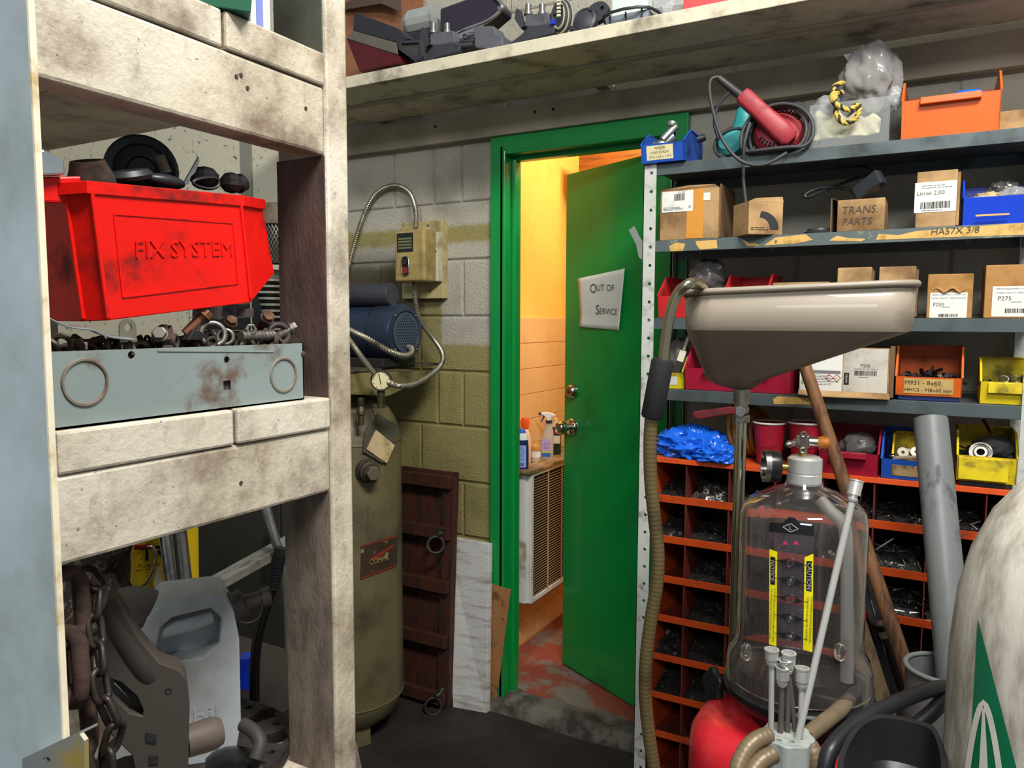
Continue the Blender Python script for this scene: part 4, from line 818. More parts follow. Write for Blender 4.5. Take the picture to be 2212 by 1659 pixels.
fs = Fr(on(875, 524, 1, yf_), (1, 0, 0), (0, 0, 1)); npw = .036
card(fs, -npw, npw, -.034, .034, mat('black_plate', '1d201c', .4), cs, 'nameplate', h=.0012, t=.0012)
for i in range(4): card(fs, -.030, .030, -.018+.011*i-.004, -.018+.011*i+.002, mat('plate_olive', '6d7350', .4), cs, 'nameplate_line', h=.0016)
ov = on(876, 575, 1, yf_)
def oval_ring(c, rx_, rz_, t=0): return [V((c.x+rx_*cos(2*pi*i/24), c.y-.0, c.z+(rz_-rx_ if sin(2*pi*i/24) > 0 else -(rz_-rx_))+rx_*sin(2*pi*i/24))) for i in range(24)]
M().tube([p+V((0, -.002, 0)) for p in oval_ring(ov, .0165, .034)], .003, 8, True).build('button_bezel', CHR, cs, smooth=60)
M().ext([p+V((0, -.0012, 0)) for p in oval_ring(ov, .016, .0335)], (0, .001, 0)).build('button_well', mat('dark_void', '171310', .8), cs)
M().cyl(ov+V((0, 0, .016)), ov+V((0, -.006, .016)), .012, n=16).build('start_button', mat('black_button', '242424', .4), cs, smooth=40)
M().cyl(ov+V((0, 0, -.016)), ov+V((0, -.008, -.016)), .012, n=16).build('stop_button', mat('red_button', '7c2a26', .4), cs, smooth=40)
q = on(935, 543, 1, 2.30); M().tube([q+V((.0, 0, .008)), q+V((.018, -.004, 0)), q+V((-.002, 0, -.006)), q+V((0, 0, .008))], .0018, 6).build('wire_clip', mat('rust_nail', '4a342a', .7), sb)
CND = mat('flex_conduit_steel', '9c9684', .35, .75, dirt='4d473b', damt=.3, dsc=14)
def flex(pts, r, label, m=CND, per=.0085, name='flexible_conduit', cat_='conduit'):
    P = cat(pts, 40); L = [0]
    for i in range(1, len(P)): L.append(L[-1]+(P[i]-P[i-1]).length)
    n = max(4, int(L[-1]/per)*2); Q = []; j = 0
    for k in range(n+1):
        s = L[-1]*k/n
        while j < len(L)-2 and L[j+1] < s: j += 1
        Q.append(P[j].lerp(P[j+1], (s-L[j])/max(1e-9, L[j+1]-L[j])))
    o = M().tube(Q, lambda i: r*(1.0 if i % 2 else .74), 10).build(name, m, smooth=50); return tag(o, label, cat_)
flex([on(898, 493, 1, 2.27), on(898, 455, 1, 2.30), on(884, 416, 1, 2.335), on(852, 401, 1, 2.345), on(815, 416, 1, 2.345), on(790, 455, 1, 2.345), on(768, 520, 1, 2.345), on(752, 580, 1, 2.345), on(735, 660, 1, 2.345), on(728, 790, 1, 2.32)], .0098, 'flexible steel conduit looping up from the switch box across the wall')
flex([on(895, 610, 1, 2.27), on(897, 645, 1, 2.27), on(906, 690, 1, 2.27), on(935, 730, 1, 2.27), on(955, 762, 1, 2.24), on(953, 787, 1, 2.2), on(930, 810, 1, 2.1), on(895, 830, 1, 1.95), on(862, 834, 1, 1.84), on(838, 826, 1, 1.83)], .0098, 'flexible steel conduit hanging from the switch box down to the gauge')
flex([on(720, 690, 1, 1.9), on(752, 711, 1, 1.88), on(790, 730, 1, 1.87), on(840, 758, 1, 1.90), on(872, 768, 1, 1.96), on(888, 763, 1, 2.02), on(887, 752, 1, 2.06), on(872, 747, 1, 2.08)], .0098, 'flexible steel conduit crossing in front of the blue motor')
flex([on(725, 690, 1, 1.84), on(755, 735, 1, 1.83), on(780, 770, 1, 1.82), on(808, 806, 1, 1.83)], .0098, 'flexible steel conduit sloping down to the back of the gauge')
# ---- dark wooden panel with clamps
DKW = mat('dark_stained_wood', '46261c', .5, dirt='1d110d', damt=.4, dsc=6, var=.25, stretch=(6, 6, 1))
o0 = on(973, 1530, 2, .0); tpz = .885; ty_ = 2.335
wp = thing('wooden_shutter', 'dark stained wooden shutter with ledges and wing clamps leaning behind the tank', 'shutter', (o0.x-.25, o0.y, 0))
def wq(a, h, n=0.):     # a: along -X from the right edge, h: height along the lean, n: out of the face
    f = h/tpz; return V((o0.x-a-.045*f*0, o0.y+(ty_-.02-o0.y)*f-n, h))
def slab(a0, a1, h0, h1, n0, n1, name, m=DKW, bev=.002):
    pts = [wq(a0, h0, n0), wq(a1, h0, n0), wq(a1, h1, n0), wq(a0, h1, n0)]; q2 = [wq(a0, h0, n1), wq(a1, h0, n1), wq(a1, h1, n1), wq(a0, h1, n1)]
    return M().add(pts+q2, [(0, 1, 2, 3), (7, 6, 5, 4)]+[(i, (i+1) % 4, (i+1) % 4+4, i+4) for i in range(4)]).build(name, m, wp, bev=bev)
slab(.0, .48, .0, tpz, -.012, .0, 'backing')
slab(.0, .05, .0, tpz-.012, .0, .018, 'stile'); slab(.43, .48, .0, tpz-.012, .0, .018, 'stile')
for h in (.02, .235, .44, .64, .83): slab(.008, .47, h, h+.045, .0181, .040, 'rail')
for h in (.09, .30, .51, .71): slab(.056, .062, h, h+.12, .0005, .006, 'metal_strip', mat('worn_steel', '8b8880', .38, .85), 0)
for h, a in ((.655, .035), (.055, .025)):
    c = wq(a, h+.01, .045); b = M().cyl(wq(a, h+.02, .018), wq(a, h+.01, .06), .007, n=10)
    b.build('clamp_bolt', STL, wp, smooth=40); M().torus(wq(a+.012, h-.03, .06), (.6, -.7, .3), .030, .0065, 20, 8).build('clamp_wheel', mat('black_iron', '2c2b2b', .5, .4), wp, smooth=60)
    M().bar(wq(a-.012, h+.035, .05), wq(a+.03, h-.005, .055), .012, .009).build('clamp_arm', mat('black_iron', '2c2b2b', .5, .4), wp, bev=.002)
# white board and brown board
WBD = mat('whitewashed_board', 'c9c8c4', .7, dirt='8a867c', damt=.3, dsc=7, bump=.35, bsc=60, stretch=(1, 1, 5))
c0, c1 = on(978, 1528, 2, 0), on(1051, 1541, 2, 0); z_ = on(1010, 1165, 1, 2.34).z
tl_, tr_ = on(966, 1160, 1, 2.325), on(1056, 1176, 1, 2.325); dpt = V((.003, .022, 0))
o = M().ext([c0, c1, tr_, tl_], dpt).build('white_board', WBD, bev=.002); tag(o, 'whitewashed plywood board leaning beside the green door frame', 'board')
q = [on(1052, 1512, 1, 2.335), on(1070, 1518, 1, 2.335), on(1103, 1274, 1, 2.345), on(1057, 1260, 1, 2.345)]; q[0].z = 0; q[1].z = 0
o = M().ext(q, (0, .003, 0)).build('brown_board', mat('stained_chipboard', '9a6c3e', .7, dirt='5a3b20', damt=.35, dsc=8, edge=.04, bump=.3)); tag(o, 'offcut of stained brown hardboard leaning on the green door frame', 'board')
# ================================================================ ON THE PLANK SHELF
ZT = SZ+.0372
def sp(px, py, y=2.0): return on(px, py, 1, y)
def sext(pts, y, d, name, m, par=None, bev=.002, drop=True):
    P = [sp(*q, y) for q in pts]
    return M().ext(P, (0, d, 0)).build(name, m, par, bev=bev)
CRD = mat('cardboard', 'b08d60', .75, dirt='6b4e30', damt=.42, dsc=8, var=.22, bump=.25, bsc=60, edge=.16)
BPL = mat('black_part_plastic', '33353a', .5, dirt='1f2023', damt=.3, dsc=14); GPL = mat('grey_part_plastic', '55575c', .5, dirt='303236', damt=.3, dsc=14)
x0 = sp(740, 60, 2.2).x-.06; x1 = sp(868, 60, 2.2).x
T = thing('brown_carton', 'old brown carton at the back of the plank shelf', 'carton', ((x0+x1)/2, 2.26, ZT)); M().box(x0, x1, 2.20, 2.33, ZT, ZT+.40).build('carton_body', mat('red_brown_card', '8a5a3c', .75, dirt='5f3c28', damt=.3, dsc=6), T, bev=.002)
M().ext([(x0, 2.198, ZT+.34), (x1-.02, 2.198, ZT+.40), (x1+.03, 2.16, ZT+.26), (x1-.05, 2.15, ZT+.30)], (0, 0, .003)).build('flap', mat('dark_flap', '4a3a30', .7), T)
T = thing('tail_lamp', 'maroon car tail lamp with black housing on the plank shelf', 'lamp', (sp(800, 150).x, 2.0, ZT))
sext([(776, 155), (748, 84), (760, 68), (862, 120), (868, 136)], 1.975, .09, 'lens', mat('maroon_lens', '4e1418', .2, dirt='2e0c10', damt=.3, dsc=8), T, .003)
sext([(749, 83), (762, 66), (856, 92), (860, 118)], 1.972, .003, 'bezel', mat('dusty_grey_bezel', '5d564c', .6), T, .001)
sext([(762, 66), (765, 28), (770, 27), (858, 60), (885, 84), (858, 92)], 1.974, .085, 'housing', mat('black_housing', '26282c', .5), T, .003)
T = thing('mirror_bracket', 'black triangular mirror bracket leaning on the plank shelf', 'bracket', (sp(885, 130).x, 1.98, ZT)); b = M()
holed(b, [sp(*q, 1.972) for q in ((855, 88), (912, 85), (915, 100), (917, 133), (900, 135), (862, 108))], [[sp(*q, 1.972) for q in ((866, 94), (904, 92), (907, 122), (872, 108))]], (0, .012, 0)).build('bracket_plate', BPL, T, bev=.001)
sext([(866, 94), (904, 92), (907, 122), (872, 108)], 1.980, .003, 'insert', mat('brown_insert', '3d3733', .6), T, 0)
a_, b_ = sp(873, 52, 2.10), sp(946, 44, 2.10); r_ = .050
T = thing('filter_can', 'pale grey filter canister with a flanged end on the plank shelf', 'canister', ((a_+b_)/2-V((0, 0, r_)))); r_ = .043; zc_ = (a_.z+b_.z)/2; a_.z = b_.z = zc_
pcs = thing('parts_case', 'black plastic parts case under the grey filter canister', 'case', (a_.x+.04, 2.10, ZT)); M().box(a_.x-.01, b_.x+.01, 2.055, 2.15, ZT+.0005, zc_-r_*1.12-.001).build('case_body', mat('black_housing', '26282c', .5), pcs, bev=.003)
M().lathe([(0, 0), (.006, 0), (.006, .012), (.03, .012), (r_*.9, .025), (r_, .035), (r_, (b_-a_).length), (r_*1.12, (b_-a_).length), (r_*1.12, (b_-a_).length+.006), (0, (b_-a_).length+.006)], a_, b_-a_, 14).build('can', mat('pale_grey_can', '9c9f9a', .4, .2), T, smooth=20)
T = thing('chrome_mirror', 'long plum coloured car mirror with chrome rim on the plank shelf', 'mirror', (sp(1010, 90, 2.1).x, 2.1, ZT)); 
sext([(950, 18), (1040, -14), (1068, -6), (1080, 10), (1078, 22), (1050, 46), (975, 92), (950, 66)], 2.06, .08, 'mirror_shell', mat('plum_black_plastic', '2c2631', .3), T, .006)
M().tube(cat([sp(*q, 2.055) for q in ((962, 84), (1010, 62), (1052, 46), (1080, 24), (1083, 8), (1068, -8))], 5), .006, 8).build('chrome_rim', CHRB, T, smooth=60)
sext([(965, 84), (1040, 50), (1046, 58), (1000, 94), (968, 96)], 2.052, .006, 'mirror_back', CHRB, T, .001)
GC = 'black ignition parts on the plank shelf'
def coil(px, py, s, lab):
    T = thing('ignition_coil', lab, 'car part', (sp(px, py, 1.99).x, 2.02, ZT), group=GC); q = lambda dx, dy: (px+dx*s, py+dy*s)
    sext([q(-28, 5), q(-12, -12), q(40, -18), q(44, -8), q(40, 4), q(10, 12), q(-40, 26), q(-58, 28)], 1.972, .07, 'base_block', BPL, T, .003)
    sext([q(-22, -12), q(-20, -36), q(30, -42), q(34, -16), q(-10, -8)], 1.980, .05, 'tower_block', GPL, T, .003)
    for dx in (-14, 16):
        a = sp(*q(dx, -38), 2.0); M().lathe([(0, 0), (.013, 0), (.013, .008), (.009, .009), (.009, .030), (.006, .030), (.005, .02), (0, .02)], a-V((0, 0, .004)), (0, 0, 1), 14).build('terminal', mat('dull_terminal', '6d6c6a', .4, .5), T, smooth=35)
    sext([q(-40, -50), q(-34, -48), q(-24, -12), q(-30, -6), q(-44, -28)], 1.985, .02, 'clip_arm', BPL, T, .001)
    return T
coil(950, 108, 1., 'black twin terminal ignition coil beside the tail lamp')
coil(1155, 68, 1., 'black twin terminal ignition coil beside the wire loom')
T = thing('coil_pack', 'dark grey coil pack with a row of stub terminals on the shelf edge', 'car part', (sp(1050, 110, 1.99).x, 2.02, ZT), group=GC)
sext([(1022, 62), (1028, 56), (1066, 56), (1072, 72), (1085, 76), (1086, 98), (1052, 106), (1026, 102)], 1.975, .06, 'body', GPL, T, .003)
for i, (px, py) in enumerate(((985, 98), (993, 89), (1003, 82), (1011, 76))): M().pipe(sp(px, py, 1.975), sp(px+38-6*i, py-2, 1.99), .0075, .003, 12).build('stub_terminal', BPL, T, smooth=40)
sext([(990, 110), (1000, 80), (1026, 68), (1026, 102)], 1.99, .04, 'connector_block', BPL, T, .002)
T = thing('wire_loom', 'oval tangle of grey and black wire with white connector on the shelf', 'wire', (sp(1212, 70, 2.0).x, 2.0, ZT))
cw = sp(1214, 40, 2.0); 
for i in range(5): M().tube(cat([cw+V((.034*(1-.12*i)*cos(t_*pi/4), -.006*i, .052*(1-.08*i)*sin(t_*pi/4))) for t_ in range(8)], 4, True), .0035, 6, True).build('wire_loop', (mat('grey_wire', '8d8878', .5), mat('black_wire', '26262a', .5))[i % 2], T, smooth=60)
M().cbox(cw+V((.002, -.03, .012)), (.022, .02, .03), Matrix.Rotation(.3, 3, 'Y')).build('connector', BPL, T, bev=.001)
for i in range(5): M().cbox(cw+V((.010, -.042, -.008+.010*i)), (.010, .006, .006)).build('connector_tooth', mat('cream_nylon', 'c9c2a8', .5), T)
M().cbox(cw+V((-.012, -.03, -.018)), (.012, .012, .012)).build('blue_plug', mat('bright_blue_plastic', '1238c0', .4), T)
T = thing('oil_pump_cover', 'black cast pump cover with two round ports on the plank shelf', 'car part', (sp(1265, 70, 2.0).x, 2.0, ZT)); pn = V((-.1, -.95, .25)).normalized()
c = sp(1258, 48, 2.0); c.z = max(c.z, ZT+.042)
M().lathe([(0, -.02), (.040, -.02), (.041, -.004), (.034, .002), (.030, -.001), (.018, .006), (0, .008)], c, pn, 28).build('pump_body', BPL, T, smooth=35)
c2 = sp(1288, 26, 2.02); b = M(); u, v = frame(pn)
holed(b, [c2+u*.036*cos(i*pi/10)+v*.032*sin(i*pi/10) for i in range(20)], [[c2+v*.004+u*(.008+.010*cos(i*pi/6))+v*.010*sin(i*pi/6) for i in range(12)], [c2-u*.016-v*.008+u*.007*cos(i*pi/5)+v*.007*sin(i*pi/5) for i in range(10)]], -pn*.015).build('port_plate', BPL, T, bev=.001)
for a_ in (.5, 2.2, 4.): M().cyl(c+u*.036*cos(a_)+v*.036*sin(a_)-pn*.01, c+u*.036*cos(a_)+v*.036*sin(a_)+pn*.004, .006, n=10).build('bolt_boss', BPL, T, smooth=40)
T = thing('dark_motor', 'black round electric motor behind the wire loom on the shelf', 'motor', (sp(1170, 0, 2.2).x, 2.23, ZT)); M().lathe([(0, 0), (.075, 0), (.085, .01), (.085, .12), (.075, .135), (0, .135)], (sp(1165, 0, 2.2).x-.04, 2.24, ZT+.0855), (1, 0, 0), 28).build('motor_can', mat('blue_black_paint', '1a1d25', .35), T, smooth=35)
T = thing('cardboard_sheet', 'torn corrugated cardboard sheet on the plank shelf edge', 'cardboard', (sp(1400, 40, 2.0).x, 2.0, ZT)); x0 = sp(1272, 60, 1.985).x; x1 = sp(1500, 20, 1.985).x
M().box(x0, x1, 1.975, 2.30, ZT, ZT+.006).build('liner', mat('dark_corrugated', '6f5038', .8, bump=.5, bsc=90), T); b = M()
for i in range(60): b.box(x0+(x1-x0)*i/60, x0+(x1-x0)*(i+.4)/60, 1.9742, 1.976, ZT+.001, ZT+.0055)
b.build('flute_edge', mat('flute_shadow', '3b2a1e', .8), T)
T = thing('relay_tray', 'grey plastic tray with black rim on the cardboard sheet', 'tray', (sp(1355, 40, 2.03).x, 2.05, ZT+.0062)); x0 = sp(1307, 30, 2.0).x; x1 = sp(1404, 20, 2.0).x; zt_ = ZT+.0062
M().add([(x0+.008, 2.0, zt_), (x1-.008, 2.0, zt_), (x1-.008, 2.15, zt_), (x0+.008, 2.15, zt_), (x0, 1.992, zt_+.028), (x1, 1.992, zt_+.028), (x1, 2.158, zt_+.028), (x0, 2.158, zt_+.028)], [(0, 1, 2, 3), (4, 5, 6, 7)]+[(i, (i+1) % 4, (i+1) % 4+4, i+4) for i in range(4)]).build('tray_body', mat('blue_grey_plastic', '8b95a0', .45), T, bev=.002)
M().tube(cat([(x0, 1.99, zt_+.030), (x1, 1.99, zt_+.030), (x1, 2.16, zt_+.030), (x0, 2.16, zt_+.030)], 4, True), .004, 6, True).build('gasket', mat('dull_black', '2a2c2e', .45), T, smooth=60)
M().box(x0+.012, x1-.012, 2.01, 2.14, zt_+.0285, zt_+.10).build('cover', mat('pale_green_white', 'c3cfc4', .45), T, bev=.006)
for f in (.15, .5, .85): M().box(x0+(x1-x0)*f-.002, x0+(x1-x0)*f+.002, 1.988, 1.992, zt_+.002, zt_+.03).build('clip', mat('dull_black', '2a2c2e', .45), T)
T = thing('clear_bag', 'crumpled clear plastic bag behind the grey tray on the shelf', 'bag', (sp(1440, 10, 2.08).x, 2.08, zt_)); b = M(); c = V((sp(1440, 10, 2.08).x, 2.10, zt_+.06))
b.sph((0, 0, 0), (.07, .05, .06), 16)
for p in b.v: p *= 1+.18*sin(p.x*90+p.z*60)*sin(p.y*80+1)
b.v = [c+p for p in b.v]; b.build('film', mat('clear_film', 'b0b2b2', .18, alpha=.55, bump=.6, bsc=40), T, smooth=20)
x0 = sp(1476, 20, 2.0).x; o = M().box(x0, x0+.30, 2.0, 2.25, ZT+.0065, ZT+.07).build('red_box', mat('coral_red_card', 'd0474a', .5), bev=.002); tag(o, 'coral red box lying on the plank shelf above the drill cord', 'box')
# ================================================================ STEEL SHELVING AND ITS LOAD
SY = 2.048; SB = 2.352; SX0 = -.705; SX1 = .178
TOPS = [1.880, 1.671, 1.458, 1.260]
DKG = mat('dark_green_grey_steel', '4b5557', .45, .15, dirt='33393a', damt=.3, dsc=9, var=.1); UPR = mat('pale_grey_upright', 'b9bab2', .45, dirt='6d6c64', damt=.25, dsc=22)
su = thing('steel_shelving', 'dark grey steel shelving unit with pale perforated uprights', 'shelving', (-.26, 2.2, 0))
def perf(x0, x1, y, ztop, flange):
    b = M(); p = .0506; w = x1-x0; z = ztop-.022; cx = x0+w*.62; r = .0048; n = int(ztop/p); zs = 0
    # strip of cells, each a rectangle with an octagonal hole
    cells = [ztop-.0253-i*p for i in range(n)]
    zhi = ztop
    for c in cells:
        lo = c-p/2; 
        if lo < .002: lo = 0
        rect = [(x0, lo), (cx, lo), (x1, lo), (x1, c), (x1, zhi), (cx, zhi), (x0, zhi), (x0, c)]
        octo = [(cx+r*cos(a), c+r*sin(a)) for a in [radians(d) for d in (225, 270, 315, 0, 45, 90, 135, 180)]]
        for yy_ in (y, y+.002):
            b.add([(q[0], yy_, q[1]) for q in rect+octo], [(i, (i+1) % 8, (i+1) % 8+8, i+8) for i in range(8)])
        b.add([(q[0], y, q[1]) for q in octo]+[(q[0], y+.002, q[1]) for q in octo], [(i, (i+1) % 8, (i+1) % 8+8, i+8) for i in range(8)])
        zhi = lo
        if lo == 0: break
    if zhi > 0: b.box(x0, x1, y, y+.002, 0, zhi)
    b.box(flange, flange+.002, y, y+.035, 0, ztop); return b
xu0 = on(1390, 420, 1, SY-.004).x; xu1 = on(1417, 420, 1, SY-.004).x
perf(xu0, xu1, SY-.004, 1.882, xu0).build('front_upright', UPR, su)
perf(SX1, SX1+.04, SY-.004, 1.882, SX1+.038).build('front_upright', UPR, su)
for x in (xu0, SX1): M().box(x, x+.035, SB, SB+.002, 0, 1.882).box(x, x+.002, SB-.033, SB, 0, 1.882).build('rear_upright', UPR, su)
SCUFF = mat('scuffed_lip_steel', '56605f', .45, .2, dirt='8f9180', damt=.2, dsc=30, edge=.05)
for i, z in enumerate(TOPS):
    M().box(xu0+.003, SX1+.037, SY, SB-.001, z-.002, z).box(xu0+.003, SX1+.037, SY-.0015, SY, z-.031, z).box(xu0+.003, SX1+.037, SB-.003, SB-.0015, z-.03, z).box(xu0+.003, SX1+.037, SY, SY+.012, z-.031, z-.0295).build('shelf', SCUFF if i == 1 else DKG, su, bev=.0006)
TAPE = mat('old_masking_tape', 'cda45a', .6, dirt='8e6c36', damt=.3, dsc=25)
def strip(pts, name='tape_remnant', lab='torn yellow tape remnant'):
    M().ext([on(*q, 1, SY-.0022) for q in pts], (0, .0006, 0)).build(name, TAPE, su, label=lab)
strip([(1445, 532), (1460, 524), (1480, 526), (1475, 542), (1448, 543)]); strip([(1502, 521), (1548, 518), (1550, 536), (1512, 539), (1505, 530)])
strip([(1602, 516), (1620, 526), (1635, 525), (1640, 531), (1615, 532)]); strip([(1650, 530), (1675, 513), (1740, 506), (1756, 518), (1720, 526)])
strip([(1790, 520), (1808, 509), (1830, 514), (1870, 516), (1862, 521)]); strip([(1898, 505), (1940, 508), (1980, 499), (2212, 481), (2215, 507), (2060, 512), (1892, 518)])
strip([(1670, 862), (1680, 856), (1760, 860), (1770, 874), (1672, 873)])
fw = Fr(on(2062, 499, 1, SY-.0032), (1, 0, .0), (0, 0, 1)); text(fw, 'HA57X⅜' if False else 'HA57X 3/8', .021, mat('pencil_dark', '4a4438', .8), su, shear=.1, h=0.)
text(Fr(on(1676, 522, 1, SY-.0032), (1, 0, 0), (0, 0, 1)), '8', .012, mat('pencil_dark', '4a4438', .8), su, h=0.)
# ---------------------------------------------------------------- stacking bins (local: front at y=0, opening forward)
def sbin(label, m, x0, x1, z, yf=SY+.004, d=.19, h=.085, fh=.045, rz=0., name='parts_bin', handle=False, group=None, t=.0025):
    w = x1-x0; T = thing(name, label, 'bin', ((x0+x1)/2, yf, z), rz, group); W = w/2
    side = [(.012, 0), (d, 0), (d, h), (.34*d, h), (.12*d, fh+.006), (0, fh)]
    b = M(T)
    for s in (-1, 1): b.ext([(s*W, y, q) for y, q in side], (-s*t, 0, 0))
    b.box(-W, W, .012, d, 0, t).box(-W, W, d-t, d, 0, h)
    b.ext([(-W, .012, 0), (-W, 0, fh), (-W, t, fh), (-W, .012+t, 0)], (w, 0, 0))
    b.build('tub', m, T, bev=.0012)
    r = M(T)
    for s in (-1, 1): r.bar((s*W, .34*d, h), (s*W, d, h), .006, .005); r.bar((s*W, 0.0, fh), (s*W, .34*d, h), .005, .004)
    r.bar((-W, d-.001, h), (W, d-.001, h), .006, .005).build('rim', m, T, bev=.001)
    if handle: M(T).box(-W*.62, W*.62, -.012, .002, fh-.014, fh+.002).build('handle_lip', m, T, bev=.002)
    return T, W, frT(T, (0, .0058, fh/2), (1, 0, 0), (0, -.012, fh))
def heap(T, W, d, z, h, m, label, n=26, s=.009, seed=1, y0=.02, kind='mix'):     # loose small hardware: uncountable
    r = random.Random(seed); b = M(T)
    for i in range(n):
        c = V((r.uniform(-W, W)*.86, r.uniform(y0, d*.9), z+r.uniform(0, h))); dd = V((r.uniform(-1, 1), r.uniform(-1, 1), r.uniform(-.4, .4))).normalized()
        k = r.random()
        if k < .55: b.cyl(c, c+dd*s*r.uniform(1.2, 2.6), s*.22, n=6); b.cyl(c, c-dd*s*.3, s*.42, n=6)
        elif k < .8: b.torus(c, dd, s*.5, s*.17, 9, 5)
        else: b.cyl(c, c+dd*s*.5, s*.55, n=6)
    b.box(-W*.93, W*.93, y0, d*.94, z-.004, z+.002)
    o = b.build('loose_hardware', m, smooth=40); return tag(o, label, 'hardware', kind='stuff')
NB = mat('blue_bin_plastic', '1f4fae', .38, dirt='16284f', damt=.2, dsc=12, var=.08); RB2 = mat('red_small_bin_plastic', 'c2262a', .38, dirt='4e1214', damt=.2, dsc=12); CB = mat('crimson_bin_plastic', '9c1730', .4, dirt='4a0c1a', damt=.2, dsc=10)
OB = mat('orange_bin_plastic', 'd8601c', .42, dirt='8a3b12', damt=.2, dsc=10); YB = mat('yellow_bin_plastic', 'd9c01c', .42, dirt='4a3f14', damt=.36, dsc=16, edge=.12); BB = mat('royal_blue_bin_plastic', '1740c4', .35, var=.06)
OLAB = mat('old_paper_label', 'd9cfa2', .7, dirt='a08a58', damt=.25, dsc=20); WLAB = mat('white_paper_label', 'd6d5cc', .65, dirt='a79f8a', damt=.15, dsc=12)
MIXH = mat('mixed_dark_hardware', '4a4744', .4, .7, dirt='23201e', damt=.45, dsc=40); BRTH = mat('mixed_bright_hardware', '8f8d88', .32, .85, dirt='3a3734', damt=.4, dsc=40)
SCRIB = mat('pencil_dark', '4a4438', .8)
def X(px, py=400, y=SY): return on(px, py, 1, y).x
# top shelf
zt = TOPS[0]
T, W, F_ = sbin('small blue bin with handwritten label at the end of the top steel shelf', NB, X(1384, 340, 2.02), X(1476, 340, 2.02), zt+.001, 2.018, .19, .088, .048)
card(F_, -.044, .030, -.018, .020, OLAB, T); 
for k_, (s_, v_) in enumerate((('P87-109', .012), ('HOES SCREW', .001), ('5/16 x 18 x 1 3/4', -.010))): text(F_.at(-.007, v_), s_, .0088, SCRIB, T, shear=.15)
ALC = mat('cast_aluminium', '9a9c98', .4, .8, dirt='5e5e5a', damt=.3, dsc=15)
T2 = thing('cast_fitting', 'pale cast aluminium pipe fitting sticking out of the small blue bin', 'fitting', MW[T] @ V((0, .06, .01)))
b = M(T); b.cyl((-.03, .03, .035), (.012, .055, .075), .017, n=16); b.build('barrel', ALC, T2, smooth=40)
M(T).cyl((-.008, .03, .062), (.022, .05, .10), .011, n=14).build('branch', ALC, T2, smooth=40); M(T).lathe([(0, 0), (.013, 0), (.015, .006), (.013, .013), (0, .013)], (.012, .045, .10), (.3, 0, 1), 14).build('nozzle_cap', ALC, T2, smooth=35)
M(T).cyl((-.042, .035, .03), (-.030, .04, .058), .009, n=12).build('stub', ALC, T2, smooth=40)
M(T).cyl((.03, .12, .07), (.075, .15, .085), .010, n=12).build('grey_stub', mat('dull_black', '2a2c2e', .45), T2, smooth=40)
# grinders
BLKC = mat('black_cord', '38383a', .5); REDT = mat('faded_red_tool', '9c3039', .5, dirt='6a2a2c', damt=.25, dsc=12); TEAL = mat('teal_tool', '1f8585', .42, dirt='12494b', damt=.25, dsc=12)
def G(px, py, y=2.07): return on(px, py, 1, y)
gr = thing('red_polisher', 'faded red angle polisher lying on its coiled cord on the top steel shelf', 'power tool', G(1665, 330))
a_, b_ = G(1603, 205, 2.03), G(1705, 300, 2.05); ax = (b_-a_); L_ = ax.length; axn = ax.normalized(); u, v = frame(axn)
def sq(c, w, h, n=14, e=.55): return [c+u*(math.copysign(abs(cos(2*pi*i/n))**e, cos(2*pi*i/n))*w)+v*(math.copysign(abs(sin(2*pi*i/n))**e, sin(2*pi*i/n))*h) for i in range(n)]
def loft(secs):
    b = M(); n = len(secs[0]); vs = [p for s in secs for p in s]; fs = [(j*n+i, j*n+(i+1) % n, (j+1)*n+(i+1) % n, (j+1)*n+i) for j in range(len(secs)-1) for i in range(n)]
    return b.add(vs, fs+[tuple(range(n))[::-1], tuple((len(secs)-1)*n+i for i in range(n))])
loft([sq(a_, .019, .019), sq(a_+axn*.01, .022, .022), sq(a_+axn*L_*.4, .021, .022), sq(a_+axn*L_*.8, .023, .026), sq(b_, .021, .024), sq(b_+axn*.008, .014, .016)]).build('handle', REDT, gr, smooth=40)
hd = G(1682, 283, 2.085); hn_ = V((.15, -.85, .35)).normalized()
M().lathe([(0, -.05), (.048, -.05), (.062, -.035), (.064, -.005), (.055, .012), (.035, .02), (0, .022)], hd, hn_, 28).build('gear_head', REDT, gr, smooth=40)
u2, v2 = frame(hn_); b = None
for i in range(6):
    for t0 in (.6, 3.6): 
        t_ = t0+i*.19; e = u2*cos(t_)+v2*sin(t_); M().cbox(hd+e*.052+hn_*.0145, (.005, .009, .006), Matrix((e.cross(hn_), e, hn_)).transposed()).build('vent_slot', mat('dark_void', '171310', .8), gr)
p1 = G(1552, 168, 2.0); p2 = G(1612, 216, 2.03); M().lathe([(0, 0), (.0085, 0), (.0095, .01), (.012, (p2-p1).length), (0, (p2-p1).length)], p1, p2-p1, 16).build('cord_boot', mat('dark_boot', '2f2e2d', .5), gr, smooth=40)
cc = G(1672, 288, 2.05)
for i, (rx_, rz_, dy, ox, oz) in enumerate(((.078, .070, 0, 0, 0), (.084, .076, .014, .006, -.004), (.076, .073, .027, .010, .002), (.088, .080, -.012, .008, -.008), (.082, .078, .04, .012, -.004), (.09, .07, .05, .014, -.012))):
    M().tube(cat([cc+V((ox+rx_*cos(t_*pi/6+i), dy+.012*sin(t_*pi/6+i), max(oz+rz_*sin(t_*pi/6+i), zt+.005-cc.z))) for t_ in range(12)], 4, True), .0048, 8, True).build('cord_loop', BLKC, gr, smooth=60)
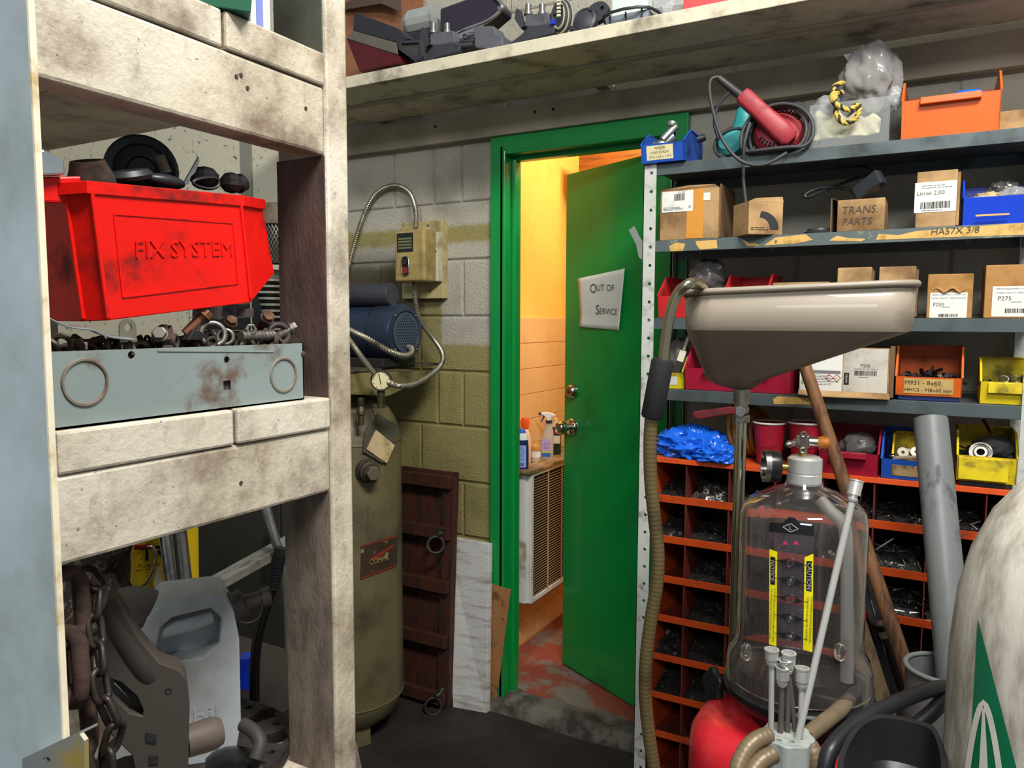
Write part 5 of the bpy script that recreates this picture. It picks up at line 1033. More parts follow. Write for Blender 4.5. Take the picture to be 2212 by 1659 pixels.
M().tube(cat([G(1553, 166, 2.0), G(1536, 172, 1.99), G(1533, 200, 1.99), G(1543, 250, 1.995), G(1560, 300, 2.0), G(1590, 340, 2.0), G(1625, 356, 2.005), G(1660, 352, 2.01), G(1700, 330, 2.02)], 6), .0048, 8).build('cord', BLKC, gr, smooth=60)
M().tube(cat([G(1620, 265, 2.03), G(1608, 310, 2.02), G(1606, 355, 2.03), G(1607, 400, 2.035), G(1614, 455, 2.035)], 6), .0045, 8).build('cord', BLKC, gr, smooth=60)
pl = G(1614, 455, 2.035); M().lathe([(0, 0), (.006, 0), (.008, .01), (.0095, .045), (.011, .047), (.011, .051), (0, .051)], pl, (.03, 0, -1), 14).build('plug', mat('dark_boot', '2f2e2d', .5), gr, smooth=35)
for s in (-.004, .004): M().cbox(pl+V((s+.002, 0, -.058)), (.0015, .006, .016)).build('prong', CHR, gr)
tg = thing('teal_grinder', 'teal angle grinder with coiled cord behind the red polisher', 'power tool', G(1590, 330, 2.17))
a_, b_ = G(1612, 235, 2.16), G(1588, 322, 2.16); ax = b_-a_; axn = ax.normalized(); u, v = frame(axn); L_ = ax.length
loft([sq(a_, .016, .018), sq(a_+axn*.008, .021, .022), sq(a_+axn*L_*.4, .019, .021), sq(b_, .026, .026)]).build('handle', TEAL, tg, smooth=40)
hd = G(1578, 305, 2.15); M().lathe([(0, -.03), (.036, -.03), (.04, 0), (.03, .015), (0, .018)], hd, (-.2, -.9, .3), 22).build('gear_head', mat('light_teal_tool', '49a3a3', .42), tg, smooth=40)
M().lathe([(0, 0), (.012, 0), (.010, .04), (0, .045)], a_, (.2, 0, 1), 14).build('cord_boot', mat('dark_boot', '2f2e2d', .5), tg, smooth=40)
for i in range(3):
    c = G(1585, 310, 2.13)+V((.004*i, .014*i, 0)); M().tube(cat([c+V(((.052+.004*i)*cos(t_*pi/5), .01*sin(t_*pi/5+i), max((.042+.004*i)*sin(t_*pi/5), zt+.005-c.z))) for t_ in range(10)], 4, True), .0045, 8, True).build('cord_loop', BLKC, tg, smooth=60)
M().tube(cat([G(1596, 195, 2.12), G(1570, 205, 2.12), G(1550, 232, 2.12), G(1543, 265, 2.12), G(1552, 300, 2.12)], 6), .0045, 8).build('cord', BLKC, tg, smooth=60)
# clear box with bag and rope
FILM = mat('clear_film', 'b0b2b2', .18, alpha=.55, bump=.6, bsc=40); CLR = mat('clear_tray_plastic', 'b4b8b6', .12, alpha=.2)
x0, x1 = X(1747, 300, 2.06), X(1920, 300, 2.06); z1 = on(1750, 228, 1, 2.06).z
cb = thing('clear_tray', 'clear plastic box holding a folded cream bag on the top steel shelf', 'box', ((x0+x1)/2, 2.14, zt+.001))
M().box(x0, x1, 2.06, 2.062, zt+.001, z1).box(x0, x0+.002, 2.06, 2.26, zt+.001, z1).box(x1-.002, x1, 2.06, 2.26, zt+.001, z1).box(x0, x1, 2.258, 2.26, zt+.001, z1).box(x0, x1, 2.06, 2.26, zt+.001, zt+.003).build('tray', CLR, cb)
r = random.Random(4); b = M()
b.grid(lambda u, v: V((x0+.008+u*(x1-x0-.03), 2.075+.03*v+.008*sin(u*17+v*5), zt+.025+.075*v*(1-.35*u)+.008*sin(u*23)*v)), 16, 8).build('folded_bag', mat('cream_film', 'cfc8a4', .3, bump=.4, bsc=50), cb, solid=.002, smooth=50)
bg = thing('grey_plastic_bag', 'crumpled grey plastic bag tied with rope on the clear box', 'bag', ((x0+x1)/2+.03, 2.15, z1))
from mathutils import noise as NZ
def blob(c, rr, seed, amp=.2, n=34, f0=1.5, gain=.6):
    b = M(); b.sph((0, 0, 0), 1., n); off = V((seed*3.7, seed*1.3, seed*2.1))
    for p in b.v:
        k = 0; f = f0; a = 1.
        for o_ in range(4): k += a*(.5-abs(NZ.noise(p*f+off))*2.2); f *= 2.0; a *= gain
        p *= 1+amp*k*.75
    b.v = [V(c)+V((p.x*rr[0], p.y*rr[1], p.z*rr[2])) for p in b.v]; return b
cB = on(1880, 175, 1, 2.14); blob(cB, (.068, .05, .085), 3, .28, 60, 1.2, .5).build('upper_bag', mat('grey_film', '8f8b89', .14, alpha=.8, bump=.35, bsc=25), bg, smooth=60)
tp_ = on(1850, 118, 1, 2.12); M().ext([tp_+V((-.03, 0, .004)), tp_+V((.012, 0, .008)), tp_+V((.04, 0, -.03)), tp_+V((.0, 0, -.045)), tp_+V((-.014, 0, -.02))], (0, .002, 0)).build('bag_corner', FILM, bg)
blob(on(1790, 232, 1, 2.16), (.04, .03, .03), 8, .2).build('loose_film', FILM, bg, smooth=60)
blob(on(1932, 212, 1, 2.14), (.018, .02, .03), 9, .2).build('loose_film', FILM, bg, smooth=60)
rp = thing('rope_loop', 'yellow and black twisted rope looped in a knot around the bag', 'rope', on(1830, 265, 1, 2.05)); P_ = cat([on(*q, 1, yv) for q, yv in (((1822, 178), 2.09), ((1802, 188), 2.05), ((1797, 212), 2.04), ((1805, 228), 2.045), ((1808, 250), 2.04), ((1825, 266), 2.04), ((1848, 256), 2.04), ((1857, 232), 2.045), ((1848, 228), 2.05), ((1836, 238), 2.035), ((1818, 232), 2.032), ((1804, 222), 2.035), ((1806, 202), 2.045), ((1820, 200), 2.06))], 10)
for k_, m_ in enumerate((mat('yellow_rope', 'c0a548', .7), mat('yellow_rope', 'c0a548', .7), mat('black_rope', '2c2a22', .7))):
    Q = []
    for i, p in enumerate(P_):
        d = (P_[min(i+1, len(P_)-1)]-P_[max(i-1, 0)]).normalized(); u, v = frame(d); t_ = i*.62+k_*2*pi/3; Q.append(p+(u*cos(t_)+v*sin(t_))*.0032)
    M().tube(Q, .0036, 6).build('strand', m_, rp, smooth=60)
# orange bin
x0, x1 = X(1946, 280), X(2160, 270); hgt = on(1946, 195, 1, SY).z-zt
T, W, F_ = sbin('large orange plastic bin with front grip holding a blue bag', OB, x0, x1, zt+.001, SY+.006, .24, .150, .088, handle=True)
bb = blob(MW[T] @ V((.035, .08, .085)), (.06, .05, .028), 5, .2).build('blue_bag', mat('bright_blue_film', '1c63d8', .2, bump=.5, bsc=40), smooth=60); tag(bb, 'bright blue plastic bag lying in the large orange bin', 'bag')
heap(T, W, .23, .07, .02, MIXH, 'dark loose parts filling the large orange bin', 20, .02, 3)
x0 = X(2158, 260, 2.1); o = thing('kraft_carton', 'plain kraft carton beside the large orange bin', 'carton', (x0+.08, 2.2, zt)); M().box(x0, x0+.15, 2.10, 2.32, zt+.001, on(2170, 240, 1, 2.10).z).build('carton_body', CRD, o, bev=.002)
# ---------------------------------------------------------------- second shelf
zt = TOPS[1]
def carton(label, px0, px1, pyt, yf=SY+.006, d=.16, m=CRD, zt_=None, name='carton', top=None, rz=0., z=None):
    z = zt if z is None else z; x0, x1 = X(px0, pyt+40, yf), X(px1, pyt+40, yf); z1 = on((px0+px1)/2, pyt, 1, yf).z; w = x1-x0; h = z1-z
    T = thing(name, label, 'carton', ((x0+x1)/2, yf, z+.0005), rz); M(T).box(-w/2, w/2, 0, d, 0, h).build('carton_body', m, T, bev=.0022)
    return T, w, h, frT(T, (0, -.0004, h/2), (1, 0, 0), (0, 0, 1))
T, w_, h_, F_ = carton('battered cardboard carton with amber packing tape and white shipping label', 1426, 1552, 408, d=.18)
card(F_, -.005, .040, -h_/2+.002, h_/2-.002, mat('amber_tape', 'c98a35', .35, dirt='a86c22', damt=.3, dsc=14), T, 'packing_tape'); card(F_, -w_/2+.006, .012, .008, h_/2-.004, WLAB, T, h=.0014); barcode(F_, -.040, -.012, h_/2-.030, h_/2-.012, INK, T, 5, h=.0018); text(F_.at(-.02, h_/2-.009), '52-222', .007, INK, T, h=.0018); lines(F_, -w_/2+.010, -.006, .012, .022, 3, INK, T, h=.0018); text(F_.at(.003, .019), 'X', .011, INK, T, h=.0018)
card(F_, .040, .058, h_/2-.034, h_/2-.014, WLAB, T, 'torn_patch')
M(T).ext([(-w_/2, 0, h_-.001), (w_/2, 0, h_-.001), (w_/2-.01, -.004, h_+.006), (.0, -.002, h_+.009), (-w_/2+.01, -.004, h_+.004)], (0, .004, 0)).build('torn_flap', CRD, T)
M(T).box(w_/2+.0002, w_/2+.004, .01, .17, .004, h_+.008).build('side_flap', mat('dark_card', '6d5236', .8), T)
# small box corner-on
q = on(1690, 508, 2, zt); T = thing('small_carton', 'small open cardboard carton printed with a dark swoosh, set corner on', 'carton', (q.x, SY+.012, zt+.0005), radians(40)); hh_ = on(1690, 428, 1, SY+.02).z-zt
M(T).box(-.085, 0, 0, .07, 0, hh_-.008).build('carton_body', mat('tan_card', 'b0905f', .7, dirt='8a6d44', damt=.25, dsc=12), T, bev=.0015) if False else M(T).box(-.095, 0, 0, .085, 0, hh_-.012).build('carton_body', CRD, T, bev=.0015)
M(T).ext([(-.095, 0, hh_-.012), (0, 0, hh_-.012), (0, .004, hh_+.002), (-.07, .012, hh_-.002)], (0, .002, 0)).ext([(0, 0, hh_-.012), (0, .085, hh_-.012), (-.006, .08, hh_), (-.004, .01, hh_+.002)], (.002, 0, 0)).build('flap', CRD, T)
F_ = frT(T, (-.0475, -.0004, hh_/2), (1, 0, 0), (0, 0, 1)); C_ = [F_.p(.036+(-.05+.05*cos(t_))*1., -.034+.045*sin(t_), .0007) for t_ in [radians(d) for d in range(0, 100, 10)]]+[F_.p(.012+(-.03+.03*cos(t_)), -.034+.03*sin(t_), .0007) for t_ in [radians(d) for d in range(90, -10, -10)]]
M().ext(C_, F_.n*.0004).build('swoosh_print', mat('charcoal_print', '2b2b2e', .6), T); text(F_.at(-.008, -.030), 'WHITE RIBBON', .0062, INK, T) if False else lines(F_, -.042, .012, -.038, -.028, 2, INK, T)
F2 = frT(T, (.0004, .0425, hh_/2), (0, 1, 0), (0, 0, 1)); card(F2, -.038, .038, -hh_/2+.004, -.004, WLAB, T); barcode(F2, .020, .034, -hh_/2+.008, -.012, INK, T, 8); lines(F2, -.034, .014, -hh_/2+.006, -.008, 5, INK, T)
tag(M().lathe([(0, 0), (.036, 0), (.037, .006), (.030, .009), (.028, .014), (0, .015)], (X(1770, 490, 2.09), 2.09, zt), n=28).build('round_cap', mat('dull_black', '2a2c2e', .45), smooth=35), 'flat round black cap between the small carton and open carton', 'cap')
T, w_, h_, F_ = carton('open cardboard carton handwritten TRANS PARTS with a black adaptor on it', 1808, 1911, 430, d=.15, m=CRD)
text(F_.at(-.002, .012), 'TRANS.', .026, SCRIB, T, shear=.1, sx=.95); text(F_.at(-.008, -.016), 'PARTS', .024, SCRIB, T, shear=.12)
M(T).ext([(-w_/2, .0, h_-.001), (-w_/2, .14, h_-.001), (-w_/2-.014, .13, h_+.004), (-w_/2-.016, .01, h_+.008)], (.002, 0, 0)).box(-w_/2-.016, -w_/2-.013, .008, .14, 0, h_+.006).build('side_flap', mat('dark_card', '6d5236', .8), T)
ad = thing('power_adaptor', 'black power adaptor with its cable lying on the open carton', 'adaptor', MW[T] @ V((.02, .03, h_))); p0, p1 = G(1850, 428, 2.09), G(1905, 380, 2.06); p0.z = max(p0.z, zt+h_+.014)
dx = (p1-p0).normalized(); uu = dx.cross(V((0, -1, .3))).normalized()
M().bar(p0, p1, .04, .026, (0, -1, .35)).build('adaptor_body', mat('charcoal_plastic', '2b2e33', .35), ad, bev=.005)
M().tube(cat([G(1852, 428, 2.11), G(1835, 410, 2.14), G(1800, 405, 2.12), G(1765, 408, 2.08), G(1740, 420, 2.06), G(1745, 426, 2.06), G(1775, 414, 2.09), G(1810, 400, 2.16), G(1850, 385, 2.2), G(1885, 375, 2.2), G(1870, 362, 2.2), G(1850, 360, 2.22)], 6), .0042, 8).build('cable', mat('black_cord_shiny', '232327', .35), ad, smooth=60)
T, w_, h_, F_ = carton('upright cardboard carton with a stained white price label', 1980, 2068, 369, d=.11)
card(F_, -.045, .041, -.030, .040, WLAB, T); text(F_.at(-.012, .014), 'Litres 2.00', .0135, SCRIB, T); text(F_.at(.0, .028), 'Gear Oil', .008, SCRIB, T) if False else lines(F_, -.03, .035, .024, .034, 2, SCRIB, T); barcode(F_, -.032, .028, -.022, -.006, INK, T, 11); lines(F_, -.03, .03, -.028, -.024, 1, INK, T)
M(T).box(w_/2+.0004, w_/2+.006, .004, .105, .003, h_-.006).build('side_flap', CRD, T)
x0 = X(2080, 470); T, W, F_ = sbin('royal blue bin full of small plastic bags on the second steel shelf', BB, x0, x0+.16, zt+.001, SY+.004, .20, .11, .062)
for i, (dx_, dy_, dz_, rr, m_) in enumerate(((-.03, .05, .062, .030, mat('torn_beige_paper', 'b59c72', .6)), (.02, .05, .066, .032, FILM), (.0, .10, .09, .035, mat('dark_film', '5c5a58', .2, alpha=.8)), (-.045, .03, .055, .024, FILM), (.045, .04, .06, .028, FILM))):
    o = blob(MW[T] @ V((dx_, dy_, dz_)), (rr, rr*.8, rr*.6), 20+i, .3, 30).build('parts_bag', m_, smooth=60); tag(o, ('crumpled beige paper packet on top of the royal blue bin', 'clear crumpled parts bag beside the beige packet in the royal blue bin', 'dark crumpled parts bag at the back of the royal blue bin', 'small clear parts bag tucked in the front corner of the royal blue bin', 'clear parts bag against the upright side of the royal blue bin')[i], 'bag', 'small bags in the royal blue bin')
M(T).box(-.055, .01, -.006, -.004, .018, .022).build('label_scrap', TAPE, T)
# ---------------------------------------------------------------- third shelf
zt = TOPS[2]
T, W, F_ = sbin('bright red small bin at the end of the third steel shelf', RB2, X(1420, 640), X(1512, 640), zt+.001, SY+.004, .22, .115, .060)
heap(T, W, .2, .03, .02, MIXH, 'dark loose parts in the bright red small bin', 24, .012, 5)
T, W, F_ = sbin('second red small bin half hidden behind the drain pan rim', RB2, X(1562, 640), X(1655, 640), zt+.001, SY+.004, .22, .115, .060)
o = blob(on(1530, 600, 1, 2.14), (.05, .04, .05), 31, .25).build('dark_bag', mat('dark_film', '5c5a58', .2, alpha=.8), smooth=60); tag(o, 'dark plastic bag between the two red small bins', 'bag')
for lab, a, b_, t_, yv in (('low flat cardboard carton just above the drain pan rim', 1668, 1790, 610, 2.07), ('square plain cardboard carton with a loose flap behind the pan', 1808, 1882, 578, 2.06), ('square brown carton with crossed flap lines beside the F250 carton', 1898, 1978, 576, 2.055)):
    T, w_, h_, F_ = carton(lab, a, b_, t_, yf=yv, d=.12)
    M(T).box(w_/2+.0004, w_/2+.005, .005, .11, .004, h_-.008).build('side_flap', mat('dark_card', '6d5236', .8), T)
KR = mat('kraft_orange_card', 'a5783f', .7, dirt='7c5628', damt=.3, dsc=10, bump=.1)
BLT = mat('blue_print_ink', '2f4a8c', .6)
T, w_, h_, F_ = carton('crushed kraft carton labelled F250 wheel weights', 2003, 2102, 592, d=.13, m=KR)
card(F_, -.040, .036, -h_/2+.001, .008, WLAB, T); text(F_.at(-.002, .003), 'PERFECT EQUIPMENT CANADA LTD', .0042, BLT, T); text(F_.at(-.002, -.005), 'WHEEL WEIGHTS - PESEES DE ROUES', .0042, BLT, T); text(F_.at(-.022, -.020), 'F250', .0115, INK, T); text(F_.at(-.008, -.026), 'PASSENGER', .0035, INK, T); barcode(F_, -.022, .018, -h_/2+.003, -h_/2+.010, INK, T, 13)
M(T).grid(lambda u, v: V((-w_/2+.012+u*(w_-.024), -.006*sin(pi*u)*(1-v)+.03*v, h_*.62+.30*h_*v+.006*sin(u*14)*(1-v))), 10, 4).build('crushed_flap', KR, T, solid=.002, smooth=40)
T, w_, h_, F_ = carton('larger kraft carton labelled P275 wheel weights at the shelf end', 2128, 2240, 572, d=.13, m=KR)
card(F_, -.034, .056, -h_/2+.004, .012, WLAB, T); text(F_.at(.012, .006), 'PERFECT EQUIPMENT CANADA LTD', .0048, BLT, T); text(F_.at(.012, -.003), 'WHEEL WEIGHTS - PESEES DE ROUES', .0046, BLT, T); text(F_.at(-.010, -.016), 'P275', .0135, INK, T); text(F_.at(.012, -.024), 'PASSENGER', .004, INK, T); barcode(F_, -.008, .040, -h_/2+.012, -h_/2+.022, INK, T, 17)
# ---------------------------------------------------------------- fourth shelf
zt = TOPS[3]
T, W, F_ = sbin('yellow bin with a brush behind the drainer hose grip', YB, X(1420, 820), X(1472, 820), zt+.001, SY+.004, .16, .085, .045)
card(F_, -.02, .02, -.012, .012, WLAB, T)
q = MW[T] @ V((.006, .03, .03)); br_ = thing('paint_brush', 'small brush with pale bristles standing in the yellow bin', 'brush', q); M().bar(q, q+V((.010, .01, .045)), .018, .006, (0, -1, 0)).build('bristles', mat('black_bristle', '1f1f21', .8), br_); M().bar(q+V((.010, .01, .045)), q+V((.018, .015, .075)), .018, .007, (0, -1, 0)).build('ferrule', mat('cream_nylon', 'c9c2a8', .5), br_); M().cyl(q+V((.018, .015, .075)), q+V((.03, .025, .12)), .005, n=10).build('brush_handle', mat('grey_wire', '8d8878', .5), br_)
o = blob(MW[T] @ V((0, .08, .085)), (.03, .035, .055), 41, .2).build('dark_bag', mat('dark_film', '5c5a58', .2, alpha=.8), smooth=60); tag(o, 'dark plastic bag stuffed in the yellow bin by the hose grip', 'bag')
T, W, F_ = sbin('wide crimson bin below the drain pan on the fourth shelf', CB, X(1478, 830), X(1708, 830), zt+.001, SY+.004, .2, .115, .060, handle=True)
heap(T, W, .18, .04, .015, MIXH, 'dark loose parts in the wide crimson bin', 40, .014, 6)
wc_ = mat('grimy_white_card', 'c3bdb0', .6, dirt='8c8474', damt=.3, dsc=7)
T, w_, h_, F_ = carton('grimy white carton printed P200 with hazard diamonds and torn sides', 1727, 1922, 752, d=.18, m=CRD)
card(F_, .000, w_/2-.004, -h_/2+.012, h_/2-.001, wc_, T, 'white_panel'); card(F_, -w_/2+.002, -.002, -h_/2+.012, h_/2-.001, WLAB, T, 'white_panel')
text(F_.at(.050, .018), 'P200', .011, INK, T); text(F_.at(.052, .010), 'OZ/GR 2.00 / 56   QTY 50', .0048, INK, T); barcode(F_, .026, .076, -.006, .006, INK, T, 19); lines(F_, .036, .066, -.012, -.009, 1, INK, T)
card(F_, .002, .014, -.030, .000, INK, T, 'black_tab', h=.0010); text(Fr(F_.p(.008, -.015), -F_.v, F_.u), 'P BLANC', .0055, WLAB, T, h=.0014)
card(F_, -w_/2+.004, -.006, -.004, .004, mat('grey_print', '6d6a6a', .6), T, 'grey_band', h=.0010); lines(F_, -w_/2+.006, -.008, -.034, -.006, 7, INK, T)
RDI = mat('red_print_ink', 'b03a34', .6)
for dx_ in (-.032, -.014):
    c = F_.p(dx_, -.014, .0012); b = M()
    for i in range(4): t0, t1 = pi/2*i, pi/2*(i+1); b.bar(c+(F_.u*cos(t0)+F_.v*sin(t0))*.009, c+(F_.u*cos(t1)+F_.v*sin(t1))*.009, .0012, .0006, F_.n)
    b.build('hazard_diamond', RDI, T); text(F_.at(dx_, -.014), '!', .008, INK, T, h=.0014)
M(T).ext([(-w_/2, -.002, .012), (w_/2, -.002, .012), (w_/2+.004, -.02, .001), (-w_/2+.04, -.024, .0005), (-w_/2, -.012, .002)], (0, 0, .0025)).build('torn_base_flap', CRD, T)
M(T).box(w_/2+.0002, w_/2+.010, .0, .15, .004, h_+.006).build('torn_side', mat('dark_card', '6d5236', .8), T)
T, W, F_ = sbin('orange bin with taped handwritten label M931 on the fourth shelf', OB, X(1934, 840), X(2078, 840), zt+.012, SY+.004, .19, .115, .046)
M(T).box(-W+.006, W-.006, .016, .18, -.011, -.0002).build('runner', mat('navy_plastic', '1c2b5c', .3), T)
card(F_, -.052, .052, -.018, .020, mat('tan_label', 'cfae6c', .6, dirt='a0803f', damt=.3, dsc=20), T); text(F_.at(-.012, .009), 'M931 - 8x60', .015, INK, T); text(F_.at(.0, -.009), 'HHCS - M8x60 mm', .0125, INK, T)
heap(T, W, .18, .030, .02, MIXH, 'dark bolts and caps in the labelled orange bin', 24, .020, 8)
x0 = X(2118, 850); T, W, F_ = sbin('grimy yellow bin of springs at the end of the fourth shelf', YB, x0, x0+.115, zt+.001, SY+.004, .18, .10, .052)
M(T).box(-W*.75, W*.95, -.004, .001, .026, .05).build('label_holder', YB, T, bev=.001)
for i in range(3):
    c = MW[T] @ V((-.01+.022*i, .035+.01*i, .055)); sp_ = M().tube([c+V((.009*cos(k*.7), .0022*k*.5, .009*sin(k*.7))) for k in range(44)], .0011, 5).build('coil_spring', BRTH, smooth=60); tag(sp_, ('thin wire coil spring at the front corner of the grimy yellow bin', 'thin wire coil spring in the middle of the grimy yellow bin', 'thin wire coil spring by the upright side of the grimy yellow bin')[i], 'spring', 'coil springs in the grimy yellow bin')
heap(T, W, .17, .03, .012, MIXH, 'dark loose parts under the coil springs', 20, .012, 9)
# ---------------------------------------------------------------- orange pigeonhole cabinet
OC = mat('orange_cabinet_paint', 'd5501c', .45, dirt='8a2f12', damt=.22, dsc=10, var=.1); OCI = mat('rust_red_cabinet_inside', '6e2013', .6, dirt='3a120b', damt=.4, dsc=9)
CT = 1.064; CX0 = -.684; CX1 = SX1-.004; CY0 = SY+.006; CY1 = 2.345
oc = thing('pigeonhole_cabinet', 'orange steel pigeonhole cabinet full of loose bolts and washers', 'cabinet', (-.25, 2.2, 0))
M().box(CX0, CX1, CY0, CY1, CT-.003, CT).box(CX0, CX1, CY0-.001, CY0+.002, CT-.014, CT).build('top_panel', OC, oc, bev=.0008)
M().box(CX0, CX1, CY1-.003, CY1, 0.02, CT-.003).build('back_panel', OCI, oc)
for x in (CX0, CX1-.002): M().box(x, x+.002, CY0, CY1, 0.0, CT-.003).build('side_panel', OC, oc)
NC = 7; cw_ = (CX1-CX0)/NC; LT = [.957-.1165*i for i in range(8)]
xd = [X(1480, 1090, CY0), X(1573, 1090, CY0)]; cw_ = xd[1]-xd[0]
for i in range(-1, 8):
    x = xd[0]+cw_*i
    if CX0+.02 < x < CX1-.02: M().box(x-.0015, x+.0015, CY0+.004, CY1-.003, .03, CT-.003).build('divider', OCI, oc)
for z in LT:
    M().ext([(CX0, CY0-.001, z), (CX0, CY0+.001, z+.0005), (CX0, CY0+.007, z-.021), (CX0, CY0+.005, z-.0215)], (CX1-CX0, 0, 0)).build('front_lip', OC, oc)
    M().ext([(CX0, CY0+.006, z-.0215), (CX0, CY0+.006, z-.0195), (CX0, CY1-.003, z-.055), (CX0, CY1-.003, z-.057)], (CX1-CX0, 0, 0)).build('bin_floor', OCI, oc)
def pile(col, row, kind, n, seed, s=.008, m=MIXH):
    xa = xd[0]+cw_*(col-1); xb = xa+cw_; xa = max(xa, CX0)+.006; xb = min(xb, CX1)-.006
    if xb-xa < .03: return
    z = LT[row]; r_ = random.Random(seed); b = M()
    for i in range(n):
        f = r_.random(); y = CY0+.018+f*.14; c = V((r_.uniform(xa, xb), y, z-.012+f*.03+r_.uniform(0, .010))); d = V((r_.uniform(-1, 1), r_.uniform(-1, .4), r_.uniform(-.5, .5))).normalized(); L = s*r_.uniform(1.3, 2.8)
        if kind == 'washer': u, v = frame(d); b.lathe([(s*.3, 0), (s*.8, 0), (s*.8, s*.15), (s*.3, s*.15)], c, d+V((0, -1, .6)), 12, True)
        elif kind == 'nut': b.lathe([(s*.25, 0), (s*.55, 0), (s*.55, s*.45), (s*.25, s*.45)], c, d, 6, True)
        else: b.cyl(c, c+d*L, s*.2, n=5); b.cyl(c, c-d*s*.3, s*.42, n=6)
    b.ext([(xa, CY0+.010, z-.019), (xa, CY0+.016, z-.010), (xa, CY0+.17, z+.020), (xa, CY0+.19, z-.045)], (xb-xa, 0, 0))
    o = b.build('loose_fasteners', m, smooth=40); tag(o, {'washer': 'heap of dark and bright washers', 'nut': 'heap of small dark nuts', 'bolt': 'heap of loose bolts and screws'}[kind]+' in %s of the orange cabinet, %s' % (('the top row', 'the second row', 'the third row', 'the fourth row', 'the fifth row', 'the sixth row', 'the seventh row', 'the lowest row')[row], ('by the perforated upright', 'second column from the perforated upright', 'third column from the perforated upright', 'fourth column from the perforated upright', 'fifth column from the perforated upright', 'sixth column from the perforated upright', 'seventh column from the perforated upright', 'last column')[col]), 'fasteners', kind='stuff')
for row in range(6):
    for col in range(0, 8):
        if (col, row) in ((0, 2), (0, 3), (6, 5), (3, 5)): continue
        kd = ('nut', 'washer', 'bolt')[(col*2+row) % 3] if row or col != 1 else 'washer'
        br_ = (col, row) in ((4, 0), (1, 0), (5, 2), (5, 1), (4, 1))
        pile(col, row, 'bolt' if col >= 3 else kd, 46, 50+col*9+row, .010 if col >= 3 or (col, row) == (1, 0) else .0062, BRTH if br_ else MIXH)
q = on(1920, 1175, 1, CY0+.02); o = M().cyl(on(1892, 1187, 1, CY0+.01), on(1930, 1163, 1, CY0+.03), .0022, n=8).build('long_pin', BRTH, smooth=40); tag(o, 'long bright pin sticking out of the cabinet behind the pole', 'pin')
o = M().cyl(on(1985, 1341, 1, CY0+.012), on(2048, 1341, 1, CY0+.012), .0042, n=10).build('long_bolt', BRTH, smooth=40); tag(o, 'long bright bolt lying along a cabinet lip behind the grey pipe', 'bolt')
o = M().lathe([(.020, 0), (.048, 0), (.050, .005), (.044, .010), (.020, .012)], on(1530, 1160, 1, CY0+.07)+V((0, 0, -.008)), (0, -.3, 1), 24, True).build('brake_washer', mat('brown_washer', '2f2520', .6, .3), smooth=35); tag(o, 'large dark brown washer lying in the second row of the cabinet', 'washer')
# ---------------------------------------------------------------- on the cabinet top
zt = CT+.0004
b = blob(on(1498, 965, 1, 2.13), (.104, .078, .058), 61, .22, 80, 2.0, .72)
for p in b.v: p.z = max(p.z, zt+.001)
o = b.build('blue_plastic_bag', mat('bright_blue_film', '1557cf', .16, bump=1., bsc=55, var=.25), smooth=60); tag(o, 'crumpled bright blue plastic bag on top of the orange cabinet', 'bag')
b = blob(on(1545, 985, 1, 2.075), (.060, .035, .036), 63, .32, 60, 2.0, .72)
for p in b.v: p.z = max(p.z, zt+.001)
b.build('bag_tail', mat('bright_blue_film', '1557cf', .16, bump=1., bsc=55, var=.25), o, smooth=60)
fl = thing('belt_coil', 'coil of amber drive belts behind the blue bag', 'belt', (X(1590, 950, 2.2), 2.2, zt)); c = V((X(1600, 950, 2.2), 2.2, zt+.085))
for i in range(5): M().torus(c+V((.014*i, 0, -.004*i)), (1, -.25, .1), .075-.003*i, .006, 28, 6).build('belt', mat('amber_belt', 'a06e24', .5), fl, smooth=60)
def cup(px, pyt, pyb, label, y, lean=0.):
    c = on(px, pyb, 1, y); h_ = on(px, pyt, 1, y).z-zt; T = thing('paper_cup', label, 'cup', (c.x, y, zt), group='red paper cups on the orange cabinet'); r1_ = .043; r0_ = .030; ax_ = V((lean, 0, 1)).normalized()
    M().lathe([(0, .001), (r0_, .001), (r1_, h_), (r1_-.002, h_), (r0_-.002, .004), (0, .004)], (c.x, y, zt), ax_, 28).build('cup_body', mat('red_cup_print', 'b01c34', .45, dirt='7a1424', damt=.25, dsc=14), T, smooth=35)
    M().torus(V((c.x, y, zt))+ax_*h_, ax_, r1_, .0028, 28, 6).build('rolled_rim', mat('cup_white', 'd8d3c6', .6), T, smooth=60)
    f = Fr(V((c.x, y, zt))+V((.0, -.0375, h_*.45)), (1, .0, .08), (0, -.1, 1)); text(f, 'Always fresh', .0105, mat('dark_red_ink', '3d0a12', .6), T, h=.0015, shear=.3); return T
cup(1660, 912, 1003, 'red paper cup with white rim standing by the steel drain pipe', 2.11)
cup(1736, 912, 1015, 'red paper cup with festive print beside the valve of the clear bottle', 2.12)
x0, x1 = X(1768, 1010), X(1896, 1015); T, W, F_ = sbin('crimson bin of clear bags on the orange cabinet', CB, x0, x1, zt+.0005, SY-.002, .19, .105, .058, handle=True)
o = blob(MW[T] @ V((.015, .08, .065)), (.045, .05, .035), 71, .2).build('clear_parts_bag', mat('dark_film', '5c5a58', .2, alpha=.8), smooth=60); tag(o, 'dark clear bag of parts in the crimson bin on the cabinet', 'bag')
heap(T, W, .17, .035, .012, MIXH, 'dark loose parts in the crimson bin on the cabinet', 20, .012, 12)
x0, x1 = X(1903, 1020), X(2020, 1020); T, W, F_ = sbin('blue bin with worn tan label holding a smaller yellow bin', NB, x0, x1, zt+.0005, SY-.002, .2, .105, .05)
card(F_, -.035, .045, -.016, .012, mat('worn_tan_label', 'b39a6a', .7, dirt='4f4028', damt=.5, dsc=30), T)
T3, W3, F3 = sbin('small yellow bin nested inside the blue bin', YB, x0+.022, x1-.008, zt+.022, SY+.045, .13, .075, .03)
